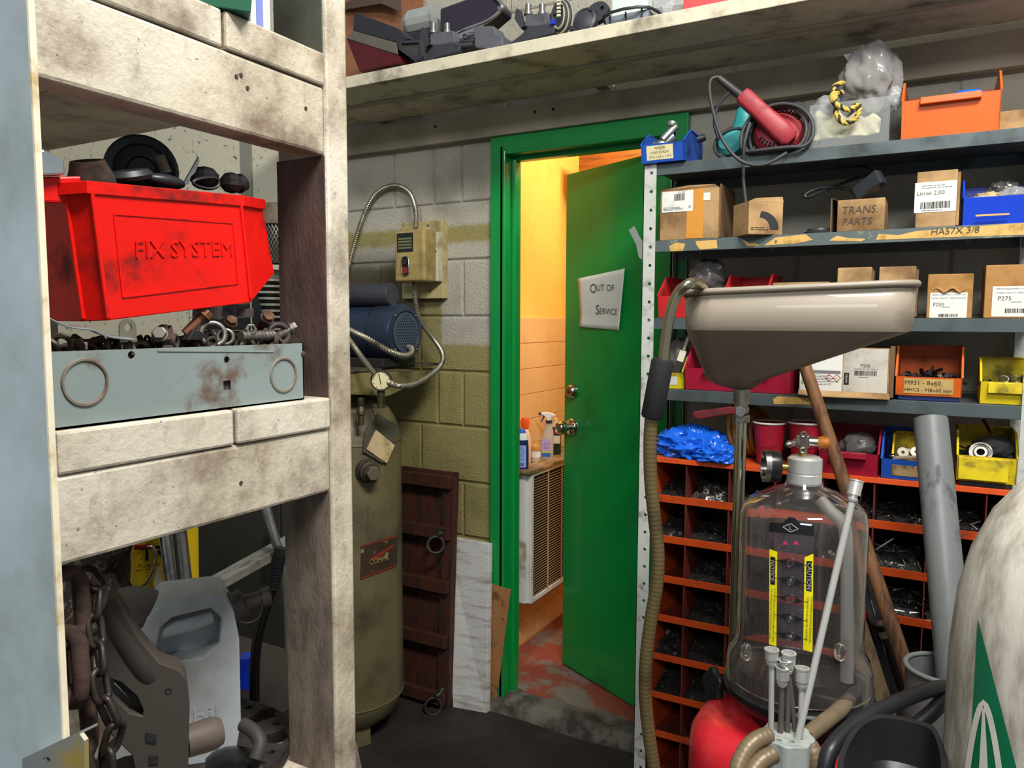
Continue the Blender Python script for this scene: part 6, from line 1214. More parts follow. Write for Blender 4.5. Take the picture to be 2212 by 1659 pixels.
for i, (dx_, dz_) in enumerate(((-.02, .050), (.01, .052), (-.005, .045))): o = M().lathe([(.004, 0), (.013, 0), (.014, .004), (.013, .008), (.004, .008)], MW[T] @ V((dx_+.005, .045+.01*i, dz_+.01)), (.3-.2*i, -1, .5), 16, True).build('shaft_collar', mat('grey_brown_steel', '8a8278', .45, .5), smooth=35); tag(o, ('grey shaft collar by the dome nut in the nested yellow bin', 'grey shaft collar beside the pipe in the nested yellow bin', 'grey shaft collar lying behind the tan lever')[i], 'collar', 'shaft collars in the nested bin')
tag(M().bar(MW[T] @ V((-.035, .010, .052)), MW[T] @ V((.045, .016, .060)), .010, .008).build('tan_lever', mat('tan_plastic', '8a7566', .5), bev=.002), 'flat tan lever lying across the blue bin front', 'lever')
tag(M().sph(MW[T] @ V((-.034, .012, .056)), (.008, .008, .006), 12).build('dome_nut', CHRB, smooth=60), 'shiny dome nut on the front edge of the blue bin', 'nut')
heap(T, W, .05, .02, .015, MIXH, 'dark loose parts along the front of the blue bin', 12, .012, 14)
x0, x1 = X(2066, 1030), X(2196, 1035); T, W, F_ = sbin('grimy yellow bin holding a bearing at the cabinet end', YB, x0, x1, zt+.012, SY-.002, .2, .11, .062)
M(T).box(-W+.006, W-.006, .014, .19, -.0115, -.0002).build('runner', mat('black_runner', '1d1b19', .6), T)
M(T).box(-W*.95, W*.72, -.003, .002, .006, .058).build('label_holder', YB, T, bev=.001)
bc = MW[T] @ V((-.012, .022, .068)); be = thing('ball_bearing', 'bright ball bearing standing in the grimy yellow bin', 'bearing', bc-V((0, 0, .02)))
bn = V((-.1, -.9, .45)).normalized(); M().lathe([(.017, -.005), (.024, -.005), (.024, .005), (.0205, .005), (.0205, .002), (.017, .002)], bc, bn, 28, True).build('outer_race', STL, be, smooth=35); M().lathe([(.0085, -.005), (.0135, -.005), (.0135, .005), (.0085, .005)], bc, bn, 24, True).build('inner_race', STL, be, smooth=35); M().lathe([(.013, .001), (.0175, .001)], bc, bn, 24).build('shield', mat('dark_steel', '3a3835', .45, .8), be)
o = blob(MW[T] @ V((.015, .07, .072)), (.045, .045, .030), 81, .2).build('black_rag', mat('matte_black_cloth', '1e1d20', .9), smooth=30); tag(o, 'matte black cloth bundle behind the ball bearing', 'rag')
heap(T, W, .17, .05, .015, MIXH, 'dark loose parts under the ball bearing', 20, .012, 15)
tag(M().cyl(MW[T] @ V((.02, .08, .09)), MW[T] @ V((-.005, .12, .135)), .004, n=10).build('red_lead', mat('dark_red_plastic', '5a1418', .5), smooth=40), 'dark red test lead sticking out of the black cloth', 'lead')
# ================================================================ WASTE OIL DRAINER AND FOREGROUND
DD = 1.33
dc_ = PD(1735, 1100, DD); DN = V((EYE.x-dc_.x, EYE.y-dc_.y, 0)).normalized(); DU = V((-DN.y, DN.x, 0))
def dq(px, py, off=0.): return onpl(px, py, dc_+DN*off, DN)
def dz(py, px=1735): return dq(px, py).z
DC = V((dc_.x, dc_.y, 0))
def da(px): return (dq(px, 900)-DC).dot(DU)
dr = thing('oil_drainer', 'wheeled waste oil drainer with taupe funnel pan and clear gauge bottle', 'oil drainer', (DC.x, DC.y, 0))
TAU = mat('taupe_pan_paint', '8d8272', .46, dirt='5d5344', damt=.16, dsc=7, var=.05, coat=.1)
def dpt(a, b, z): return V((DC.x, DC.y, 0))+DU*a+DN*b+V((0, 0, z))
def octl(a0, a1, b0, b1, z, c=.06, n=5, tilt=0.):
    out = []
    for (ca, cb, t0) in ((a1-c, b1-c, 0), (a0+c, b1-c, 90), (a0+c, b0+c, 180), (a1-c, b0+c, 270)):
        for i in range(n+1):
            t = radians(t0+90*i/n); a = ca+c*cos(t); out.append(dpt(a, cb+c*sin(t), z+tilt*a))
    return out
a0, a1 = da(1486), da(1954); zr = dz(626); TL = .034
OB_ = -.085; da2 = lambda px: (dq(px, 900, OB_)-DC).dot(DU); dz2 = lambda py: dq(1601, py, OB_).z
loops = [octl(a0, a1, -.19, .11, zr, .05, 5, TL), octl(a0+.003, a1-.002, -.188, .108, dz(700), .045, 5, .01), octl(a0+.005, a1-.006, -.184, .104, dz(712), .04, 5, .0), octl(da2(1530), da2(1650), OB_-.05, OB_+.05, dz2(815), .018), octl(da2(1548), da2(1635), OB_-.036, OB_+.036, dz2(828), .018), octl(da2(1580), da2(1622), OB_-.017, OB_+.017, dz2(838), .0165)]
n_ = len(loops[0]); b = M(); b.add([p for l in loops for p in l], [(k*n_+i, k*n_+(i+1) % n_, (k+1)*n_+(i+1) % n_, (k+1)*n_+i) for k in range(len(loops)-1) for i in range(n_)])
pan = b.build('funnel_pan', TAU, dr, solid=.004, smooth=28)
M().tube(octl(a0-.003, a1+.003, -.193, .113, zr, .052, 5, TL), .0055, 8, True).build('pan_rim', TAU, pan, smooth=60)
PC_ = V(dpt((dq(1601, 900, -.085)-DC).dot(DU), -.085, 0))
def pz(py): return V((PC_.x, PC_.y, dq(1601, py, -.085).z))
NIK = mat('dull_nickel', '9a948a', .3, .9, dirt='5c564d', damt=.25, dsc=18)
M().cyl(pz(870), pz(834), .0155, n=20).build('outlet_collar', NIK, dr, smooth=40); M().cyl(pz(884), pz(869), .0125, n=20).build('neck', NIK, dr, smooth=40)
b = M(); u_, v_ = DU, DN
M().ext([pz(912)+(DU*x+DN*y)*1.0 for x, y in hexp(.0165)], (0, 0, pz(896).z-pz(912).z)).build('lower_nut', NIK, dr, bev=.001)
M().sph(pz(886), (.015, .015, .013), 16).build('valve_body', NIK, dr, smooth=50)
M().cyl(pz(885)+DN*.012, pz(885)+DN*.026, .010, n=16).build('valve_stem', CHR, dr, smooth=40); M().ext([pz(885)+DN*.0255+(DU*x+V((0, 0, y))) for x, y in hexp(.0065)], DN*.005).build('stem_nut', CHR, dr)
hm = M().ext([dq(*q, OB_+.024) for q in ((1577, 877), (1590, 880), (1590, 894), (1577, 894), (1510, 905), (1500, 902), (1496, 894), (1501, 888), (1560, 880))], DN*.004).build('valve_lever', mat('worn_red_lever', '93282c', .5, dirt='5a2a26', damt=.3, dsc=16), dr, bev=.002, label='worn red ball valve lever')
text(Fr(dq(1538, 892, OB_+.028), DU*.985-V((0, 0, -.12)), V((0, 0, 1))), 'BALL VALVE', .0085, mat('lever_emboss', '6e4a48', .5), hm, h=.0005)
M().cyl(pz(1500), pz(911), .0112, n=24).build('drain_pipe', mat('polished_pipe', 'b8b49c', .14, 1., var=.05), dr, smooth=40)
# clear gauge bottle
CLB = bpy.data.materials.new('clear_bottle_plastic'); CLB.use_nodes = True; pb = CLB.node_tree.nodes['Principled BSDF']
pb.inputs['Base Color'].default_value = (.86, .82, .80, 1); pb.inputs['Transmission Weight'].default_value = .982; pb.inputs['Roughness'].default_value = .03; pb.inputs['IOR'].default_value = 1.46
def rr(px): return abs(da(px)-da(1735))
prof = [(.030, dz(1040)), (.033, dz(1050)), (.060, dz(1062)), (.090, dz(1082)), (.101, dz(1094)), (.1055, dz(1112)), (.1065, dz(1150)), (.1065, dz(1370)), (.109, dz(1392)), (.119, dz(1412)), (.1225, dz(1430)), (.1225, dz(1478))]
inn = [(r-.0022, z-.0012) for r, z in prof][::-1]
gb_ = M().lathe(prof+inn, DC, n=96, closed=True)
for p in gb_.v:
    q_ = V((p.x-DC.x, p.y-DC.y, 0)); t_ = math.atan2(q_.dot(DN), q_.dot(DU)); k_ = 1+.010*min(1., max(0., (dz(1050)-p.z)/.04))*(abs(cos(4*t_+pi/2))**.35-.7)*1.6
    p.x = DC.x+q_.x*k_; p.y = DC.y+q_.y*k_
gb_.build('gauge_bottle', CLB, dr, smooth=40)
AL = mat('turned_aluminium', 'd2d2cd', .34, .65, var=.06, stretch=(1, 1, 30))
M().lathe([(0, dz(985)), (.024, dz(985)), (.029, dz(990)), (.029, dz(1018)), (.0282, dz(1019)), (.0282, dz(1021)), (.029, dz(1022)), (.029, dz(1044)), (0, dz(1044))], DC, n=40).build('bottle_cap', AL, dr, smooth=30)
BLK2 = mat('gloss_black_plastic', '18191a', .3); 
M().lathe([(.10, dz(1494)), (.1245, dz(1494)), (.1265, dz(1488)), (.1265, dz(1478)), (.122, dz(1472)), (.10, dz(1472))], DC, n=56, closed=True).build('base_ring', BLK2, dr, smooth=35)
M().lathe([(0, dz(1512)), (.112, dz(1512)), (.120, dz(1494)), (.118, dz(1476)), (.112, dz(1468)), (0, dz(1466))], DC, n=48).build('bottle_base', BLK2, dr, smooth=35)
M().torus((DC.x, DC.y, dz(1462)), (0, 0, 1), .1222, .0022, 56, 6).build('clamp_band', CHR, dr, smooth=60)
def onc(px, py, R=.1068):
    d = ray(px, py); ox, oy = EYE.x-DC.x, EYE.y-DC.y; a = d.x**2+d.y**2; b_ = 2*(ox*d.x+oy*d.y); c = ox*ox+oy*oy-R*R; return EYE+d*((-b_-math.sqrt(max(0, b_*b_-4*a*c)))/(2*a))
def cpatch(pts, m, name, R=.1070, par=dr, n=8, nv=2):
    T = M(); T.grid(lambda u, v: onc(*[(1-v)*((1-u)*pts[0][k]+u*pts[1][k])+v*((1-u)*pts[3][k]+u*pts[2][k]) for k in (0, 1)], R), n, nv); return T.build(name, m, par)
TINT = mat('tinted_label_film', '57505a', .25, alpha=.3); LBK = mat('label_black', '17181b', .4); LYE = mat('label_yellow', 'e3d814', .4); LGR = mat('label_silver', 'a9a9ac', .45)
cpatch([(1661, 1405), (1757, 1415), (1758, 1158), (1662, 1148)], TINT, 'label_film', .1069, n=10)
cpatch([(1661, 1148), (1758, 1158), (1758, 1136), (1662, 1128)], LBK, 'label_header', .1072, n=10); cpatch([(1690, 1130), (1730, 1133), (1716, 1118), (1704, 1117)], LBK, 'label_header', .1072)
cpatch([(1661, 1392), (1677, 1396), (1679, 1192), (1662, 1186)], LYE, 'notice_strip', .1073); cpatch([(1735, 1404), (1755, 1409), (1757, 1196), (1738, 1204)], LYE, 'caution_strip', .1073)
cpatch([(1664, 1262), (1674, 1264), (1675, 1204), (1664, 1202)], LBK, 'notice_pill', .1076); cpatch([(1741, 1276), (1753, 1278), (1754, 1212), (1742, 1212)], LBK, 'caution_pill', .1076)
def vtext(px, py, s, size, m, h=.0016):
    p = onc(px, py, .1076); n = V((p.x-DC.x, p.y-DC.y, 0)).normalized(); t_ = V((-n.y, n.x, 0)); text(Fr(p, V((0, 0, -1)), t_), s, size, m, dr, h=h)
def htext(px, py, s, size, m, h=.0012):
    p = onc(px, py, .1074); n = V((p.x-DC.x, p.y-DC.y, 0)).normalized(); text(Fr(p, V((-n.y, n.x, 0)), (0, 0, 1)), s, size, m, dr, h=h)
vtext(1669, 1233, 'NOTICE:', .0095, LGR); vtext(1747.5, 1245, 'CAUTION:', .0100, LGR)
vtext(1672.5, 1328, 'NOTICE: THIS ONLY APPLIES TO LUBRICANT, GEAR', .0040, INK); vtext(1666, 1326, 'OIL, HYDRAULIC OIL, NON-CORROSIVE LIQUID!', .0040, INK)
vtext(1751, 1338, 'STOP PUMPING: GASOLINE, BRAKE FLUID,', .0042, INK); vtext(1743, 1336, 'CORROSIVE FLUID AND OIL ADDITIVES!', .0042, INK)
htext(1708, 1140, 'L', .0095, LGR); dm = onc(1708, 1140, .1073); dn_ = V((dm.x-DC.x, dm.y-DC.y, 0)).normalized(); dt_ = V((-dn_.y, dn_.x, 0)); b = M()
dia = [dm+dn_*.001+dt_*.012, dm+dn_*.001+V((0, 0, .007)), dm+dn_*.001-dt_*.012, dm+dn_*.001-V((0, 0, .007))]
for i in range(4): b.bar(dia[i], dia[(i+1) % 4], .0011, .0005, dn_)
b.build('diamond_mark', LGR, dr)
for dx_ in (-12, 12): cpatch([(1708+dx_-6, 1176), (1708+dx_+6, 1177), (1708+dx_*.9+3, 1170), (1708+dx_*.9-3, 1169)], mat('magenta_mark', 'b0305a', .5), 'arrow_mark', .1073)
for i, (py, s) in enumerate(((1215, '8'), (1254, '7'), (1294, '6'), (1334, '5'), (1374, '4'))):
    htext(1708, py, s, .0085, LBK if i in (0, 2) else LGR); p = onc(1708, py, .1074); b = M(); q0 = p+dn_*.0008
    for s_ in (-1, 1): b.ext([q0+dt_*s_*.0085, q0+dt_*s_*.020, q0+dt_*s_*.0085+V((0, 0, .005))], dn_*.0003).ext([q0+dt_*s_*.0085, q0+dt_*s_*.020, q0+dt_*s_*.0085-V((0, 0, .005))], dn_*.0003); b.bar(q0+dt_*s_*.019, q0+dt_*s_*.026, .0009, .0004, dn_)
    b.build('scale_mark', LBK, dr); M().torus(q0, dn_, .0075, .0006, 20, 4).build('scale_ring', LBK, dr)
M().tube(cat([dpt(.028, -.03, dz(1085)), dpt(.045, -.02, dz(1105)), dpt(.066, -.015, dz(1130)), dpt(.073, -.012, dz(1180)), dpt(.078, -.012, dz(1300)), dpt(.082, -.012, dz(1420)), dpt(.082, -.012, dz(1462))], 6), .011, 12).build('inner_tube', mat('translucent_tube', 'c4c8c2', .3, trans=.3), dr, smooth=60)
for px in (1612, 1815): p = onc(px, 1408, .118); M().sph(p, (.010, .010, .016), 12).build('moulded_foot', CLB, dr, smooth=60)
# gauge and valve on the cap
gp0 = dpt(-.028, .006, dz(1010)); gx = -DU+V((0, 0, .03))+DN*.25; gx.normalize()
M().cyl(gp0, gp0+gx*.016, .006, n=12).build('gauge_stem', mat('brass', 'b39a52', .3, .9), dr, smooth=40); gga = M().lathe([(0, .014), (.026, .014), (.0275, .02), (.0275, .034), (0, .036)], gp0, gx, 28).build('vacuum_gauge', BLK2, dr, smooth=35)
M().lathe([(.0285, .032), (.0285, .041), (.026, .041), (.026, .032)], gp0, gx, 28, closed=True).build('gauge_bezel', CHR, gga, smooth=35)
p = dpt(-.004, .0, dz(985)); M().cyl(p, p+V((0, 0, .016)), .008, n=6).build('cap_nipple', mat('brass', 'b39a52', .3, .9), dr)
q = p+V((0, 0, .026)); M().cbox(q, (.022, .018, .022)).build('cap_valve', NIK, dr, bev=.002); e = (-DU*.8+DN*.5-V((0, 0, .15))).normalized(); M().lathe([(0, 0), (.007, 0), (.008, .006), (.0055, .008), (.0055, .016), (.007, .018), (.004, .024), (.002, .024), (0, .02)], q+e*.009, e, 14).build('hose_barb', NIK, dr, smooth=30)
M().cyl(q+DU*.010, q+DU*.024, .0085, n=14).build('valve_neck', NIK, dr, smooth=40); M().lathe([(0, 0), (.009, 0), (.011, .006), (.011, .016), (.006, .02), (0, .02)], q+DU*.024, DU, 16).build('valve_knob', mat('amber_knob', 'b56a1f', .4), dr, smooth=35)
for dz_ in (-.014, .014): M().torus(q+DN*.010+V((0, 0, dz_)), DN, .0045, .0022, 14, 6).build('lug', NIK, dr, smooth=60)
# red tank
RTK = mat('red_tank_paint', 'c4202c', .3, dirt='7a141c', damt=.12, dsc=6, var=.05, coat=.3)
TC = dpt(da(1695), .0, 0); tr = .150; zt2 = dz(1556); M().lathe([(0, dz(1514)), (.10, dz(1514)), (.085, dz(1530)), (.075, zt2-.004), (0, zt2-.004)], DC, n=40).build('pedestal', BLK2, dr, smooth=35)
M().lathe([(0, zt2), (.07, zt2-.002), (.11, zt2-.008), (.134, zt2-.022), (.147, zt2-.046), (tr, zt2-.075), (tr, .16), (.14, .125), (0, .11)], TC, n=56).build('red_tank', RTK, dr, smooth=35)
for i in range(4):
    t_ = pi/4+pi/2*i; c = TC+V((.13*cos(t_), .13*sin(t_), .045)); M().cyl(c-DU*.012, c+DU*.012, .045, n=20).build('caster_wheel', BLK2, dr, smooth=40); M().bar(c+V((0, 0, .0)), c+V((0, 0, .085)), .03, .006, DN).build('caster_fork', CHR, dr)
M().lathe([(0, 0), (.026, 0), (.024, .014), (.022, .028), (0, .028)], pz(1530)-V((0, 0, .016)), n=24).build('tank_socket', RTK, dr, smooth=35); M().cyl(pz(1512), pz(1456), .0172, n=22).build('sleeve', mat('bronze_sleeve', '8a6f52', .3, .8), dr, smooth=40)
kb = dq(1582, 1478, OB_); ka = (-DU+DN*.75+V((0, 0, .15))).normalized(); M().cyl(kb, kb+ka*.03, .004, n=10).build('knob_bolt', CHR, dr, smooth=40); M().lathe([(0, .016), (.010, .016), (.013, .024), (.014, .034), (0, .036)], kb, ka, 16).build('knob_boss', BLK2, dr, smooth=35)
u, v = frame(ka); M().ext([kb+ka*.034+(u*cos(2*pi*i/24)+v*sin(2*pi*i/24))*(.030+.004*cos(5*2*pi*i/24)) for i in range(24)], ka*.014).build('star_knob', BLK2, dr, bev=.003)
# hook, grip and hose hung on the pan
wq_ = lambda px, py: dq(px, py, .165)
ho = thing('drain_wand', 'steel hooked wand with black grip and bronze hose hung on the pan rim', 'hose', dpt(da(1405), .1, .0))
M().tube(cat([dq(1522, 640, .085), dq(1518, 620, .10), dq(1506, 611, .135), wq_(1486, 614), wq_(1466, 632), wq_(1450, 668), wq_(1440, 720), wq_(1432, 785)], 7), .0088, 14).build('hook_tube', mat('wand_steel', 'a09a80', .22, .95), ho, smooth=60)
GL_ = (wq_(1432, 776)-wq_(1408, 903)).length
M().lathe([(0, 0), (.0165, 0), (.0185, .004), (.0185, GL_-.004), (.016, GL_), (0, GL_)], wq_(1432, 776), wq_(1408, 903)-wq_(1432, 776), 22).build('foam_grip', mat('black_foam', '141516', .8, bump=.1), ho, smooth=40)
hpth = [wq_(px, py) for px, py in ((1407, 903), (1404, 960), (1406, 1040), (1414, 1120), (1421, 1190), (1419, 1260), (1406, 1340), (1396, 1420), (1394, 1500), (1401, 1580), (1413, 1660), (1425, 1760))]+[dpt(da(1480), .19, .34), dpt(da(1580), .20, .20), dpt(da(1660), .17, .18)]
def ribbed(pts, r, m, par, name='ribbed_hose', per=.0075):
    P = cat(pts, 30); L = [0]
    for i in range(1, len(P)): L.append(L[-1]+(P[i]-P[i-1]).length)
    n = max(4, int(L[-1]/per)*4); Q = []; j = 0
    for k in range(n+1):
        s = L[-1]*k/n
        while j < len(L)-2 and L[j+1] < s: j += 1
        Q.append(P[j].lerp(P[j+1], (s-L[j])/max(1e-9, L[j+1]-L[j])))
    return M().tube(Q, lambda i: r*(1. if i % 4 else .955), 14).build(name, m, par, smooth=50)
ribbed(hpth, .0112, mat('bronze_ribbed_hose', '66583a', .3, .35, dirt='463c24', damt=.3, dsc=14), ho, 'hose')
# probe holder with suction probes
hc_ = PD(1700, 1612, 1.13); hcn = V((EYE.x-hc_.x, EYE.y-hc_.y, 0)).normalized(); hcu = V((-hcn.y, hcn.x, 0))
ph = thing('probe_holder', 'grey fluted probe holder with silver tipped suction probes in front of the red tank', 'holder', (hc_.x, hc_.y, 0))
zt3 = PD(1700, 1585, 1.13).z; b = M(); R3 = .037
out = [hc_+V((0, 0, zt3-hc_.z))+(hcu*cos(2*pi*i/48)+hcn*sin(2*pi*i/48))*(R3*(1+.05*cos(8*2*pi*i/48))) for i in range(48)]
hs = []; sock = [(-.022, .006), (-.012, .020), (.006, .018), (.018, .004), (.000, -.010), (-.010, -.004), (.018, -.018), (-.018, -.018)]
for a, c in sock: hs.append([hc_+V((0, 0, zt3-hc_.z))+hcu*(a+.0042*cos(i*pi/5))+hcn*(c+.0042*sin(i*pi/5)) for i in range(10)])
holed(b, out, hs, (0, 0, -.058)).build('holder_body', mat('grey_holder_plastic', '9ba09b', .5, dirt='6d6f68', damt=.3, dsc=14), ph, bev=.002)
M().cyl((hc_.x, hc_.y, zt3-.0575), (hc_.x, hc_.y, zt3-.012), R3*.55, n=20).build('holder_core', mat('holder_core_grey', '7a7d78', .6), ph) if False else None
M().cyl((hc_.x, hc_.y, 0), (hc_.x, hc_.y, zt3-.0582), .026, n=20).build('holder_post', mat('holder_core_grey', '7a7d78', .6), ph, smooth=40)
PT = mat('probe_tube_clear', 'b9bab4', .25, trans=.35); PTD = mat('probe_tube_dark', '55504a', .35)
def hp3(a, c, z=0.): return V((hc_.x, hc_.y, zt3+z))+hcu*a+hcn*c
for k_, ((a, c), (tx, ty), m_, L_) in enumerate(((sock[0], (1667, 1402), PT, .026), (sock[5], (1691, 1440), PTD, .030), (sock[4], (1704, 1410), PTD, .028), (sock[6], (1698, 1424), PTD, .022), (sock[3], (1733, 1442), PT, .031), (sock[2], (1851, 1037), PT, .034))):
    base = hp3(a, c, -.045); tip = PD(tx, ty, 1.12 if k_ < 5 else 1.15); d = (tip-base).normalized(); s = tip-d*L_
    pr_ = M().cyl(base, s, .0042 if k_ < 5 else .0052, n=12).build('probe_tube', m_, ph, smooth=40)
    M().lathe([(0, 0), (.0062, 0), (.0078, .003), (.0078, .006), (.0062, .007), (.0062, .010), (.0098, .011), (.0100, L_-.003), (.0108, L_-.002), (.0108, L_), (.0080, L_), (.0076, L_-.012), (0, L_-.012)], s, d, 18).build('probe_tip', AL, pr_, smooth=30)
HB = mat('beige_ribbed_hose', '75664f', .4, .2, dirt='5f523f', damt=.3, dsc=14)
def hose(pts, label): o = ribbed([PD(*q) for q in pts], .0125, HB, None, 'suction_hose'); tag(o, label, 'hose')
hose([(1662, 1588, 1.12), (1632, 1600, 1.11), (1606, 1630, 1.10), (1590, 1680, 1.09), (1588, 1780, 1.09)], 'beige ribbed suction hose arching over the red tank from the probe holder')
hose([(1672, 1628, 1.10), (1640, 1648, 1.09), (1618, 1690, 1.08), (1612, 1790, 1.08)], 'short beige ribbed hose below the probe holder')
hose([(1742, 1590, 1.15), (1778, 1562, 1.18), (1812, 1535, 1.22), (1832, 1512, 1.27)], 'beige ribbed hose running from the probe holder to the clear bottle base')
hose([(1748, 1608, 1.12), (1764, 1640, 1.11), (1770, 1700, 1.10), (1766, 1800, 1.10)], 'beige ribbed hose dropping beside the black bucket')
# black bucket with handle
bz = .880
bk = [on(*q, 2, bz) for q in ((1812, 1648), (1850, 1570), (1905, 1545), (1990, 1560), (2022, 1580), (2040, 1640), (2030, 1700), (1960, 1745), (1840, 1735))]
cb_ = sum(bk, V())/len(bk); bu = thing('black_bucket', 'black plastic bucket with arched carrying handle beside the drainer', 'bucket', (cb_.x, cb_.y, 0))
def lp(k, z): return [V((cb_.x+(p.x-cb_.x)*k, cb_.y+(p.y-cb_.y)*k, z)) for p in bk]
R_ = cat(bk, 4, True); cb_ = V((cb_.x, cb_.y, bz)); bk = R_; n = len(R_); LL = [lp(.78, 0.), lp(.98, bz-.02), lp(1.03, bz-.018), lp(1.03, bz), lp(.92, bz), lp(.86, bz-.06), lp(.70, bz-.075)]
BUK = mat('satin_black_plastic', '202123', .38, dirt='111112', damt=.3, dsc=10, bump=.05)
M().add([p for l in LL for p in l], [(k*n+i, k*n+(i+1) % n, (k+1)*n+(i+1) % n, (k+1)*n+i) for k in range(len(LL)-1) for i in range(n)]+[tuple(range(n))[::-1], tuple((len(LL)-1)*n+i for i in range(n))]).build('bucket_body', BUK, bu, smooth=35)
M().tube(cat([PD(1782, 1668, 1.05), PD(1795, 1618, 1.06), PD(1845, 1566, 1.10), PD(1920, 1525, 1.14), PD(1990, 1496, 1.18), PD(2038, 1484, 1.20), PD(2048, 1496, 1.20), PD(2018, 1534, 1.18), PD(1980, 1566, 1.17)], 6), .0115, 12).build('handle', BUK, bu, smooth=60)
# grey can with plastic pipe standing in it
gc_ = PD(2035, 1500, 1.45); gr_ = .065; gz = PD(2020, 1452, 1.43).z
ca = thing('grey_can', 'tall grey steel can behind the black bucket', 'can', (gc_.x, gc_.y, 0)); GCM = mat('grey_can_paint', '6a6d6c', .4, dirt='4a4c4b', damt=.25, dsc=8)
M().lathe([(0, 0), (gr_, 0), (gr_, gz), (gr_-.003, gz), (gr_-.003, .01), (0, .01)], (gc_.x, gc_.y, 0), n=40).build('can_body', GCM, ca, smooth=35); M().torus((gc_.x, gc_.y, gz), (0, 0, 1), gr_, .005, 40, 8).build('can_rim', GCM, ca, smooth=60)
p1 = PD(2010, 905, 1.62); p2 = PD(2062, 1445, 1.46); dd = p2-p1; p3 = p2+dd*.12
tag(M().pipe(p3, p1, .0333, .004, 32).build('plastic_pipe', mat('grey_pvc_pipe', '6b6e6d', .4, dirt='4a4d4e', damt=.22, dsc=18, edge=.05, stretch=(1, 1, .4)), smooth=40), 'scuffed grey plastic pipe leaning out of the grey can', 'pipe')
# leaning poles
def pole(a, b_, r, m, label, name='wooden_pole', cat_='pole', n=14, bar=None):
    dd = b_-a; lo_ = a+dd*((.002-a.z)/dd.z); T = M()
    if bar: T.bar(lo_, a, bar[0], bar[1], (0, -1, 0))
    else: T.cyl(lo_, a, r*1.1, r*.92, n)
    o = T.build(name, m, smooth=40, bev=.002 if bar else 0); return tag(o, label, cat_)
WPO = mat('worn_pole_wood', '7d5636', .5, dirt='3f2a1a', damt=.42, dsc=8, stretch=(6, 6, 1))
pole(PD(1732, 770, 1.87), PD(1950, 1420, 1.72), .0165, WPO, 'worn round wooden pole leaning behind the clear bottle against the shelves')
pole(PD(1838, 1290, 1.86), PD(1905, 1500, 1.80), 0, mat('raw_slat_wood', '7a6648', .7, dirt='4a3c28', damt=.4, dsc=8, stretch=(6, 6, 1)), 'rough flat timber offcut leaning behind the drainer base', 'timber_offcut', 'offcut', bar=(.035, .012))
bp_ = thing('flanged_pipe', 'black steel pipe with a flanged top leaning on the cabinet', 'pipe', PD(1960, 1560, 1.75)); a_, b_ = PD(1915, 1352, 1.84), PD(1990, 1590, 1.76); dd = b_-a_; lo_ = a_+dd*((.002-a_.z)/dd.z)
M().cyl(lo_, a_, .020, n=18).build('pipe_shaft', mat('black_gloss_steel', '1a1a1b', .25, .3), bp_, smooth=40); M().lathe([(.018, 0), (.032, 0), (.032, .008), (.026, .012), (.018, .012)], a_-dd.normalized()*.004, -dd, 24, True).build('flange', NIK, bp_, smooth=35); M().ext([a_+dd.normalized()*.012+(frame(dd)[0]*x+frame(dd)[1]*y) for x, y in hexp(.026)], dd.normalized()*.016).build('pipe_nut', NIK, bp_, bev=.001)
sh_ = thing('sheet_blade', 'dark bent sheet metal blade with a bright edge behind the pole', 'blade', PD(1900, 1500, 1.82)); 
def bl(px, py): return PD(px, py, 1.86+.0)
M().ext([bl(1862, 1206), (bl(1880, 1204)), bl(1905, 1280), bl(1940, 1420), bl(1990, 1700), bl(1950, 1700), bl(1898, 1420), bl(1868, 1300)], (.0, .004, 0)).build('sheet', mat('dark_sheet_steel', '3b3d3b', .35, .6), sh_); M().tube(cat([bl(1878, 1206), bl(1868, 1230), bl(1872, 1260), bl(1895, 1350), bl(1925, 1470), bl(1950, 1640)], 6), .0022, 6).build('wire_edge', CHR, sh_, smooth=60)
tag(M().lathe([(0, 0), (.026, 0), (.028, .004), (.028, .06), (.024, .064), (0, .064)], on(2165, 1115, 1, SY+.02), V((.35, -.6, .5)), 22).build('rusty_socket', mat('brown_grey_cast', '5f5650', .65, .3, dirt='3d332d', damt=.4, dsc=14, bump=.3), smooth=35), 'thick brown cast socket resting in the cabinet behind the white tank', 'socket')
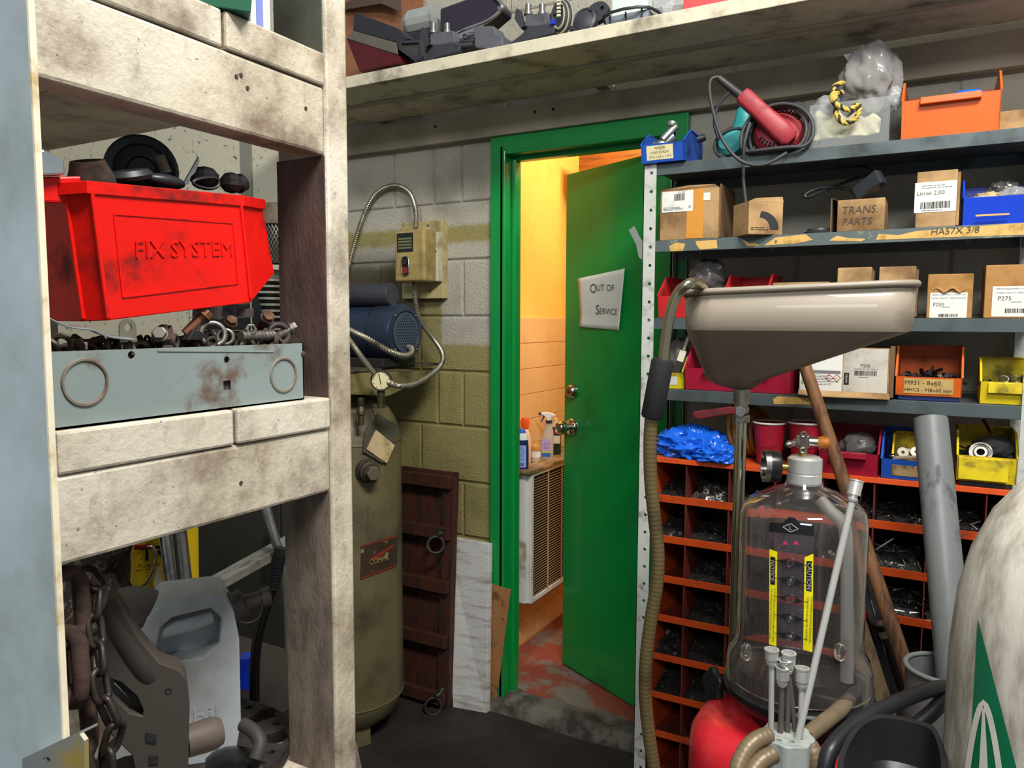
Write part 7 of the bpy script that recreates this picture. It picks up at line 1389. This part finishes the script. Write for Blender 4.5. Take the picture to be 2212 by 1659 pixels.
# white tank with green triangle
wd = .95; wc2 = PD(2335, 1400, wd); WR = .146
wt = thing('white_tank', 'streaky white painted tank with a green triangle emblem', 'tank', (wc2.x, wc2.y, 0)); WTM = mat('streaky_white_paint', 'cbc6b8', .55, dirt='837867', damt=.42, dsc=9, edge=.18, bump=.2, bsc=40, stretch=(3, 3, .8))
wz = lambda py: PD(2250, py, wd).z
sc = lambda px: (2335-px)/1631.4*wd
M().lathe([(0, wz(960)), (.03, wz(965)), (sc(2268), wz(985)), (sc(2212), wz(1045)), (sc(2160), wz(1118)), (sc(2122), wz(1210)), (sc(2100), wz(1310)), (sc(2090), wz(1430)), (sc(2088), wz(1550)), (sc(2087), .08), (.12, .03), (0, .02)], (wc2.x, wc2.y, 0), n=72).build('tank_body', WTM, wt, smooth=35)
M().lathe([(.10, 0), (.125, 0), (.125, .05), (.10, .05)], (wc2.x, wc2.y, 0), n=40, closed=True).build('foot_ring', GCM, wt)
def onw(px, py, R):
    d = ray(px, py); ox, oy = EYE.x-wc2.x, EYE.y-wc2.y; a = d.x**2+d.y**2; b_ = 2*(ox*d.x+oy*d.y); c = ox*ox+oy*oy-R*R; return EYE+d*((-b_-math.sqrt(max(0, b_*b_-4*a*c)))/(2*a))
def wpatch(L_, R_s, m, name, off=.0012, nu=10, nv=14):      # left/right edges as px functions of v
    def f(u, v):
        (x0, y0), (x1, y1) = L_(v), R_s(v); px, py = x0+(x1-x0)*u, y0+(y1-y0)*u
        t_ = min(1, max(0, (py-1310)/240)); R = (sc(2100)+(sc(2088)-sc(2100))*t_**.7)*1.0+off; return onw(px, py, R)
    return M().grid(f, nu, nv).build(name, m, wt)
EMG = mat('emblem_green', '0d6b48', .45); lerp = lambda a, b_, t_: (a[0]+(b_[0]-a[0])*t_, a[1]+(b_[1]-a[1])*t_)
wpatch(lambda v: lerp((2112, 1336), (2088, 1760), v), lambda v: lerp((2112, 1336), (2222, 1760), v), EMG, 'green_triangle')
EMW = mat('emblem_white', 'd6d3c6', .5)
ew = lambda v: 40*math.sqrt(230*v/146)
wpatch(lambda v: (2124-ew(v), 1511+230*v), lambda v: (min(2124, 2124-ew(v)+13), 1511+230*v), EMW, 'emblem_curve', .002, 3, 24)
wpatch(lambda v: (max(2124, 2124+ew(v)-13), 1511+230*v), lambda v: (2124+ew(v), 1511+230*v), EMW, 'emblem_curve', .002, 3, 24)
wpatch(lambda v: lerp((2122, 1530), (2110, 1742), v), lambda v: lerp((2127, 1530), (2138, 1742), v), EMW, 'emblem_stem', .002, 3, 6)
